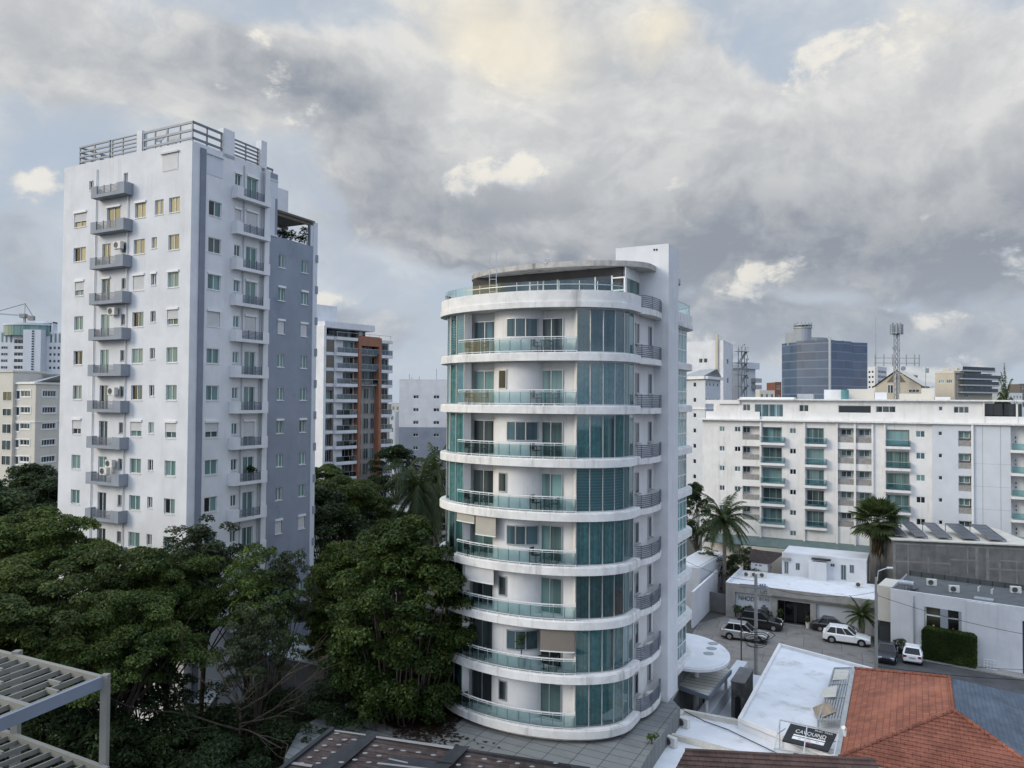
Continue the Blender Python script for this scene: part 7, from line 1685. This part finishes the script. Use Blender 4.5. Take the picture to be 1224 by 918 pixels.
def tree_meshes(seed, H, Rx, Rz, mat, leaf=.2, nc=60, per=150, style='dome', trunk_r=.28, bare=.45):
    rg = random.Random(seed); cl = []; base = H - Rz * (1.75 if style != 'umbrella' else 1.2)
    for i in range(nc):
        for _ in range(20):
            a = rg.uniform(0, 6.283); q_ = rg.uniform(0, 1) ** .5
            if style == 'umbrella':
                lay = rg.choice([0, 0, 1, 1, 2]); rr = q_ * Rx * (1 - .24 * lay); z = H - Rz * .25 - Rz * .95 * (2 - lay) / 2 * (.75 + .25 * q_) + rg.uniform(-.25, .25) - Rz * .3 * q_ ** 2; cr = rg.uniform(.07, .185) * Rx
            elif style == 'dome':
                ph = rg.uniform(-.95, 1.5); k = rg.uniform(.55, .95); rr = Rx * math.cos(ph) * k; z = H - Rz + Rz * math.sin(ph) * k; cr = rg.uniform(.10, .21) * Rx
            else:
                ph = rg.uniform(-.9, 1.5); k = rg.uniform(.3, 1.0); rr = Rx * math.cos(ph) * k; z = H - Rz + Rz * math.sin(ph) * k; cr = rg.uniform(.10, .21) * Rx
            break
        cl.append(((rr * math.cos(a), rr * math.sin(a), z), cr))
    V = leaf_cloud(seed, cl, per, leaf, .5 if style == 'umbrella' else .72)
    crown = leaf_mesh('crown', V, mat)
    m = MB(); fk = H * bare; m.tube([(0, 0, 0), (rg.uniform(-.2, .2), rg.uniform(-.2, .2), fk * .5), (rg.uniform(-.3, .3), rg.uniform(-.3, .3), fk)], trunk_r, trunk_r * .75, 8); o = m.v[-4].copy()
    lm = MB()
    for i, (c, r) in enumerate(cl):
        if i % 3 == 0:
            c = Vector(c); mid = o.lerp(c, .5) + Vector((rg.uniform(-.4, .4), rg.uniform(-.4, .4), -.25 * (c - o).length * .3)); lm.tube([Vector((0, 0, fk * rg.uniform(.75, 1))), mid, c], trunk_r * .30, .02, 5)
    return crown, rawmesh(m, 'trunk', 'bark'), rawmesh(lm, 'limb', 'bark')
TP = {}
def tree(key, px, py_top, D, label, H0, sc=None, rz=0., group='garden trees', name='broadleaf_tree', z0=0.):
    """a tree whose top shows at the photo pixel; height follows from its distance"""
    p = PD(px, py_top, D); H = p.z - z0; cr, tr, lm = TP[key][:3]; s = H / TP[key][3]; w = sc if sc else s
    t = thing(name, label, 'tree', (p.x, p.y, z0), group, 0.); t.rotation_euler.z = rz; t.scale = (w, w, s)
    a = sub('trunk', tr, t); sub('limb', lm, a); sub('crown', cr, t); return t
def proto(key, seed, H, Rx, Rz, mat, **k): TP[key] = (*tree_meshes(seed, H, Rx, Rz, mat, **k), H)
proto('umb', 1, 17, 6.8, 3.6, 'leaf_green', leaf=.12, nc=120, per=720, style='umbrella', bare=.5)
proto('umb2', 2, 16, 6.0, 4.2, 'leaf_olive', leaf=.12, nc=110, per=720, style='umbrella', bare=.48)
proto('dome', 3, 16, 4.35, 6.2, 'leaf_green', leaf=.12, nc=330, per=800, style='dome', bare=.16)
proto('dome2', 4, 14, 5.2, 5.2, 'leaf_dark', leaf=.16, nc=110, per=330, style='dome', bare=.3)
proto('open', 5, 15, 3.6, 3.2, 'leaf_grey', leaf=.12, nc=80, per=480, style='open', bare=.5, trunk_r=.18)
proto('light', 6, 14, 3.3, 3.4, 'leaf_bright', leaf=.12, nc=64, per=460, style='open', bare=.45, trunk_r=.15)
proto('bush', 7, 5, 3.6, 2.6, 'leaf_dark', leaf=.11, nc=70, per=420, style='dome', bare=.2, trunk_r=.12)
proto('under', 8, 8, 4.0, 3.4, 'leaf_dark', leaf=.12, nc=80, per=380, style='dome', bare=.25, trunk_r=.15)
T_ = [
 ('umb', 40, 604, 50, 'broad spreading tree with layered crown at the left edge before the tower', 0), ('umb2', 128, 640, 46, 'broad layered tree in front of the left tower, left of its balconies', 1.0), ('umb', 200, 650, 49, 'layered green tree under the white face of the left tower', 2.1, .72),
 ('umb2', 55, 678, 41, 'olive-green layered tree nearest the pergola', 3.0), ('umb', 140, 700, 42, 'layered tree right of the pergola top', 4.0, .72), ('open', 243, 620, 52, 'thin greyish tree at the corner of the left tower', .5), ('umb2', -25, 655, 42, 'layered tree cut by the left picture edge', .2),
 ('light', 296, 655, 49, 'loose bright green tree left of the tower balconies bottom', .9), ('open', 336, 655, 52, 'thin dark tree before the grey-blue wall of the left tower', 2.2, .72), ('dome', 480, 621, 47.5, 'big dense dark green tree touching the left side of the round tower', 0.4),
 ('light', 322, 700, 49, 'slender light tree before the long grey roof', 3.3, .8), ('dome', 412, 650, 60, 'dense tree left of the big one, behind the corrugated roof', 2.6), ('open', 308, 722, 45, 'sparse tree left of the corrugated roof', 5.0, .7)]
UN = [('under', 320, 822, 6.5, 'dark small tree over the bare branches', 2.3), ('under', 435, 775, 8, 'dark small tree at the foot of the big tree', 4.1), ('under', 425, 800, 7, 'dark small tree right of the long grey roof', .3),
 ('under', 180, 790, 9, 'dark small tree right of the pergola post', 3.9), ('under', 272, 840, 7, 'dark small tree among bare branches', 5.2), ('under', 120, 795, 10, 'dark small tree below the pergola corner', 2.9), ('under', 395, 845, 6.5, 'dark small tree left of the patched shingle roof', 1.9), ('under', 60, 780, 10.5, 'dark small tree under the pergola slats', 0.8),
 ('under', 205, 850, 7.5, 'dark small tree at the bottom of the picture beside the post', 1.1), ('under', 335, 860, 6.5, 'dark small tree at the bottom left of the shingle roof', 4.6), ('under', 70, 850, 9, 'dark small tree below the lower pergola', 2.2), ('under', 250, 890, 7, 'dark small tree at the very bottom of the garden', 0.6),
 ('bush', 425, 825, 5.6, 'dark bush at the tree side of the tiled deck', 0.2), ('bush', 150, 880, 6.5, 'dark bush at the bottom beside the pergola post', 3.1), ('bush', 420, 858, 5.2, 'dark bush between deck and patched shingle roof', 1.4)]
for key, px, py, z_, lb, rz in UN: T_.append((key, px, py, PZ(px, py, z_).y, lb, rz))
for key, px, py, D, lb, rz, *s_ in T_: tree(key, px, py, D, lb, 0, rz=rz, sc=s_[0] if s_ else None)
for key, px, py, D, lb, rz, g_, *s_ in (
 ('dome2', 30, 556, 92, 'dark round tree before the cream block at the far left', 0, 'far trees'), ('dome2', 62, 574, 88, 'dark round tree against the left tower wall', 2, 'far trees'), ('dome2', -10, 572, 85, 'dark tree at the far left edge beyond the garden', 4, 'far trees'), ('dome2', 12, 590, 70, 'dark tree behind the layered tree at the left edge', 4.4, 'far trees'), ('umb', 70, 606, 72, 'layered tree just left of the white tower foot', 1.4, 'far trees'),
 ('umb', 415, 566, 82, 'large dark tree behind the tower strip below the terracotta block', 1, 'far trees'), ('dome2', 392, 585, 76, 'dark tree right beside the white corner strip', 3, 'far trees'), ('dome2', 475, 533, 150, 'bushy tree between the terracotta block and the white office block', 1.5, 'far trees'), ('umb', 385, 552, 110, 'thin-topped tree in front of the terracotta block base', 5, 'far trees'), ('dome2', 440, 600, 90, 'dark tree under the terracotta block', 5.5, 'far trees'), ('dome2', 520, 600, 100, 'dark tree against the round tower behind the palms', 2.5, 'far trees'),
 ('dome2', 833, 578, 108, 'dark tree in the gap right of the round tower', 2, 'far trees', .55), ('light', 845, 655, 98, 'light green tree at the foot of the feather palm', 1, 'far trees', .75), ('bush', 880, 664, 97, 'dark garden shrub right of the feather palm trunk', 1, 'far trees', .9), ('bush', 893, 655, 100, 'dark garden shrub behind the shed', 3, 'far trees', .8), ('dome2', 1195, 479, 170, 'small dark tree on the horizon at the right', 1, 'far trees', .6)):
    tree(key, px, py, D, lb, 0, rz=rz, group=g_, sc=(s_[0] if s_ else None))
# leaf litter and ground cover in the garden
gc = []
rg = np.random.default_rng(12)
cl = [((float(x), float(y), .1), float(rg.uniform(.8, 1.6))) for x, y in zip(rg.uniform(-44, -1, 420), rg.uniform(16, 62, 420))]
V = leaf_cloud(77, cl, 90, .10, .6); me = leaf_mesh('ground_cover', V, 'leaf_dark'); o = bpy.data.objects.new('ground_cover', me); COL.objects.link(o); kind(o, 'stuff')
# bare branches
m = MB(); rb_ = random.Random(8)
def twig(p, d, L, r_, dep):
    n = 4; pts = [p]; 
    for i in range(n): d = (d + Vector((rb_.uniform(-.25, .25), rb_.uniform(-.25, .25), rb_.uniform(-.18, .22)))).normalized(); pts.append(pts[-1] + d * L / n)
    m.tube(pts, r_, r_ * .45, 5)
    if dep:
        for i in range(3): twig(pts[rb_.randint(1, n)], (d + Vector((rb_.uniform(-.9, .9), rb_.uniform(-.7, .7), rb_.uniform(-.3, .5)))).normalized(), L * rb_.uniform(.45, .7), r_ * .5, dep - 1)
v = PZ(285, 862, 6.5); v = Vector((v.x, v.y, 0))
bt = thing('bare_tree', 'leafless tangle of grey branches low in the dark garden', 'tree', v); m.tube([v, v + Vector((.1, 0, 7.0))], .10, .07, 6)
for i in range(8): twig(v + Vector((.1, 0, rb_.uniform(6., 7.6))), Vector((rb_.uniform(-1, 1), rb_.uniform(-.5, .3), rb_.uniform(-.05, .45))).normalized(), rb_.uniform(3, 5.5), .06, 2)
m.build('trunk', 'bark', bt)
# palms
def palm_meshes(seed, H, L, nf, droop, fan=False, skirt=0):
    rg = random.Random(seed); t = MB(); t.tube([(0, 0, 0), (.15, .05, H * .5), (.05, 0, H)], .24, .17, 8); f = MB(); dd = MB()
    def frond(mb, az, e, L, droop):
        n = 9; p = Vector((0, 0, H)); d = Vector((math.cos(az) * math.cos(e), math.sin(az) * math.cos(e), math.sin(e))); pts = [p]
        for i in range(n): d = (d + Vector((0, 0, -droop / n))).normalized(); pts.append(pts[-1] + d * L / n)
        mb.tube(pts, .035, .012, 4)
        for i in range(1, n + 1):
            for sgn in (-1, 1):
                for k in range(4):
                    q = pts[i - 1].lerp(pts[i], (k + .5) / 4); t_ = (pts[i] - pts[i - 1]).normalized(); sd = t_.cross(Vector((0, 0, 1))).normalized() * sgn
                    ll = L * .24 * math.sin(math.pi * (.12 + .80 * (i / n))) * rg.uniform(.8, 1.1); e_ = q + (sd * .8 + t_ * .45 + Vector((0, 0, -.45 + rg.uniform(-.2, .1)))).normalized() * ll; w = t_ * .06
                    mb.add([q - w, q + w, e_], [(0, 1, 2)])
    def fanleaf(mb, az, e, L):
        d = Vector((math.cos(az) * math.cos(e), math.sin(az) * math.cos(e), math.sin(e))); c = Vector((0, 0, H)) + d * L * .55; mb.tube([(0, 0, H - .2), c], .03, .02, 4); s = d.cross(Vector((0, 0, 1))).normalized(); u = s.cross(d)
        for k in range(17):
            a = R(-105 + 210 * k / 16); v = d * math.cos(a) + s * math.sin(a); tip = c + v * L * .55 + Vector((0, 0, -.12 * L * abs(math.sin(a)) - .1)); w = (s * math.cos(a) - d * math.sin(a)) * .05 * L; mid = c + v * L * .32; mb.add([c, mid - w, tip, mid + w], [(0, 1, 2, 3)])
    for i in range(nf):
        az = i * 2.399 + rg.uniform(-.2, .2); e = 1.35 - (2.1 if fan else 1.7) * i / nf + rg.uniform(-.1, .1)
        if fan: fanleaf(f, az, e, L * rg.uniform(.85, 1.1))
        else: frond(f, az, e, L * rg.uniform(.85, 1.1), droop)
    for i in range(skirt):
        az = i * 2.399; fr_ = i / max(1, skirt); hh = H - .3 - 2.6 * fr_; s = H; d = Vector((math.cos(az), math.sin(az), 0)); c = Vector((0, 0, hh)); tip = c + d * rg.uniform(.5, .9) + Vector((0, 0, -1.5)); sd = Vector((-d.y, d.x, 0)) * .3; dd.add([c, c + d * .5 - sd + Vector((0, 0, -.5)), tip, c + d * .5 + sd + Vector((0, 0, -.5))], [(0, 1, 2, 3)])
    return rawmesh(t, 'trunk', 'palm_bark'), rawmesh(f, 'fronds', 'leaf_palm'), rawmesh(dd, 'dead_fronds', 'leaf_dead') if skirt else None
def palm(ms, px, py, D, Hp, label, rz=0., sc=1.0, name='palm_tree'):
    p = PD(px, py, D); t = thing(name, label, 'palm', (p.x, p.y, 0), 'palms', 0); t.rotation_euler.z = rz; s = p.z / Hp; t.scale = (sc, sc, s); sub('trunk', ms[0], t); sub('fronds', ms[1], t)
    if ms[2]: sub('dead_fronds', ms[2], t)
fp = palm_meshes(1, 9, 4.2, 38, 1.8); fn = palm_meshes(2, 10, 2.9, 46, 0, True, 60); cpm = palm_meshes(3, 8, 4.6, 34, 2.2); sp = palm_meshes(4, 3, 2.3, 22, 1.3)
palm(fp, 865, 622, 95, 9, 'tall feather palm with drooping fronds between the round tower and the long white building', .3, 1.15); palm(fn, 1049, 622, 92, 10, 'fan palm with a skirt of dead leaves before the long white building', 0, 1.05)
palm(cpm, 500, 590, 82, 8, 'full drooping palm left of the round tower, nearer of two', 1, 1.1); palm(cpm, 521, 574, 95, 8, 'drooping palm left of the round tower, partly behind its glass', 2.2, .9); palm(sp, 1030, 735, 80, 3, 'small feather palm against the grey shop beside the white SUV', 0, 1.0)
palm(fp, 1202, 491, 150, 9, 'palm top peeping over the roof terrace at the right', 1.3, .5)
# clipped hedge in front of the store window
hb = [STF.pt(u, n, 0) for u, n in ((U(1103.5, 780, .6) if False else STF.U(1103.5, 780, .5), .25), (STF.U(1168, 780, .5), .25), (STF.U(1168, 780, .5), 1.5), (STF.U(1103.5, 780, .5), 1.5))]
HG = thing('clipped_hedge', 'dense clipped green hedge under the two display windows of the white store', 'hedge', (hb[0] + hb[2]) / 2); zh0, zh1 = .5, STF.Z(1130, 752, .6)
hf = Face(hb[3], hb[2]); m = MB(); m.fb(hf, .12, hf.L - .12, -1.15, -.1, .25, zh1 - .12); m.build('inner_mass', 'leaf_dark', HG)
rg = np.random.default_rng(5); V = []
for i in range(15000):
    f = rg.integers(0, 4); u, n, z = rg.uniform(0, hf.L), -rg.uniform(0, 1.25), rg.uniform(zh0 - .3, zh1)
    if f <= 1: n = -rg.uniform(0, .12)
    elif f == 2: z = zh1 - rg.uniform(0, .12)
    else: u = rg.choice([rg.uniform(0, .12), hf.L - rg.uniform(0, .12)])
    ds = max(0, (abs(u - hf.L / 2) - hf.L / 2 + .5)) / .5; z = min(z, zh1 - .35 * ds * ds)
    p = np.array(hf.pt(u, n, z)) - np.array(ORG[HG]); a = rg.normal(size=3); a /= np.linalg.norm(a); b = np.cross(a, rg.normal(size=3)); b /= np.linalg.norm(b); V += [p - a * .06, p + b * .04, p + a * .06, p - b * .04]
hm = leaf_mesh('foliage', np.array(V), 'leaf_green'); o = bpy.data.objects.new('foliage', hm); COL.objects.link(o); o.parent = HG
# potted and niche plants at the shop, vines
def shrub(px, py, z, r_, H, mat, label, name='shrub', cat='shrub', group='small plants', n=None, pot=None):
    v = PZ(px, py, z) if n is None else n; rg2 = random.Random(int(px)); cl = [((rg2.uniform(-.5, .5) * r_, rg2.uniform(-.5, .5) * r_, H * rg2.uniform(.45, .85)), r_ * rg2.uniform(.35, .6)) for _ in range(9)]
    t = thing(name, label, cat, v, group); me = leaf_mesh('foliage', leaf_cloud(int(px), cl, 420, .10, .9), mat); sub('foliage', me, t)
    m = MB(); m.tube([(v.x, v.y, v.z), (v.x, v.y, v.z + H * .5)], .05, .03, 6); m.build('stem', 'bark', t)
    if pot: m = MB(); m.tube([(v.x, v.y, v.z), (v.x, v.y, v.z + .55), (v.x, v.y, v.z + .62)], .20, .27, 12); m.build('pot', pot, t)
Us = lambda px, n: SHF.pt(SHF.U(px, 732, n), n, .02)
shrub(883, 0, 0, .7, 1.3, 'leaf_olive', 'olive shrub in the white niche of the shop, leftmost', n=Us(883, -.1)); shrub(893, 0, 0, .8, 1.4, 'leaf_olive', 'olive shrub in the white niche of the shop, second from left', n=Us(893, -.1)); shrub(918, 0, 0, .7, 1.4, 'leaf_grey', 'brownish shrub in the niche right of the utility pole', n=Us(918, .3))
shrub(932.5, 0, 0, .5, 1.8, 'leaf_green', 'potted plant left of the dark shop entrance', 'potted_plant', 'potted plant', n=Us(932, .3), pot='plastic_white'); shrub(965.5, 0, 0, .4, 1.5, 'leaf_green', 'potted plant right of the dark shop entrance', 'potted_plant', 'potted plant', n=Us(965.5, .3), pot='plastic_white')
shrub(1076.5, 783, 0, .8, 1.5, 'leaf_grey', 'reddish-grey potted shrub left of the white hatchback', 'potted_plant', 'potted plant', pot='frame_dark')
shrub(785, 880, 0, .8, 5.2, 'leaf_green', 'creeper growing up the corner of the nearer white roof beside the deck', n=PZ(783, 886, 4.4) - Vector((.35, 0, 4.4))) if False else shrub(779, 889, ZD, .40, .55, 'leaf_green', 'green creeper at the edge of the tiled deck by the white roof')
v = IW.pt(iu(634), 1.0, ZB[1] + SLB); shrub(634, 0, 0, .45, 2.2, 'leaf_bright', 'tall leafy plant on the second curved balcony beside the taupe blind', n=v, pot='plastic_white')
v = RF.pt(RF.U(297, 560), .3, HEAD(8) - 2.0); shrub(303, 0, 0, .6, 1.2, 'leaf_dark', 'plant on a right-hand balcony of the left tower', n=v)
for i, px in enumerate((336, 347, 360, 367)): v = RF.pt(RF.U(px, 290, -.8), -.8, zBl - .3); shrub(px, 0, 0, .75, 1.3 + (1.1 if i == 3 else 0), 'leaf_dark', ['dark shrub at the left end of the pergola terrace of the left tower', 'dark shrub second from the left on the pergola terrace of the left tower', 'dark shrub third from the left on the pergola terrace of the left tower', 'tall thin shrub at the right end of the pergola terrace of the left tower'][i], n=v)
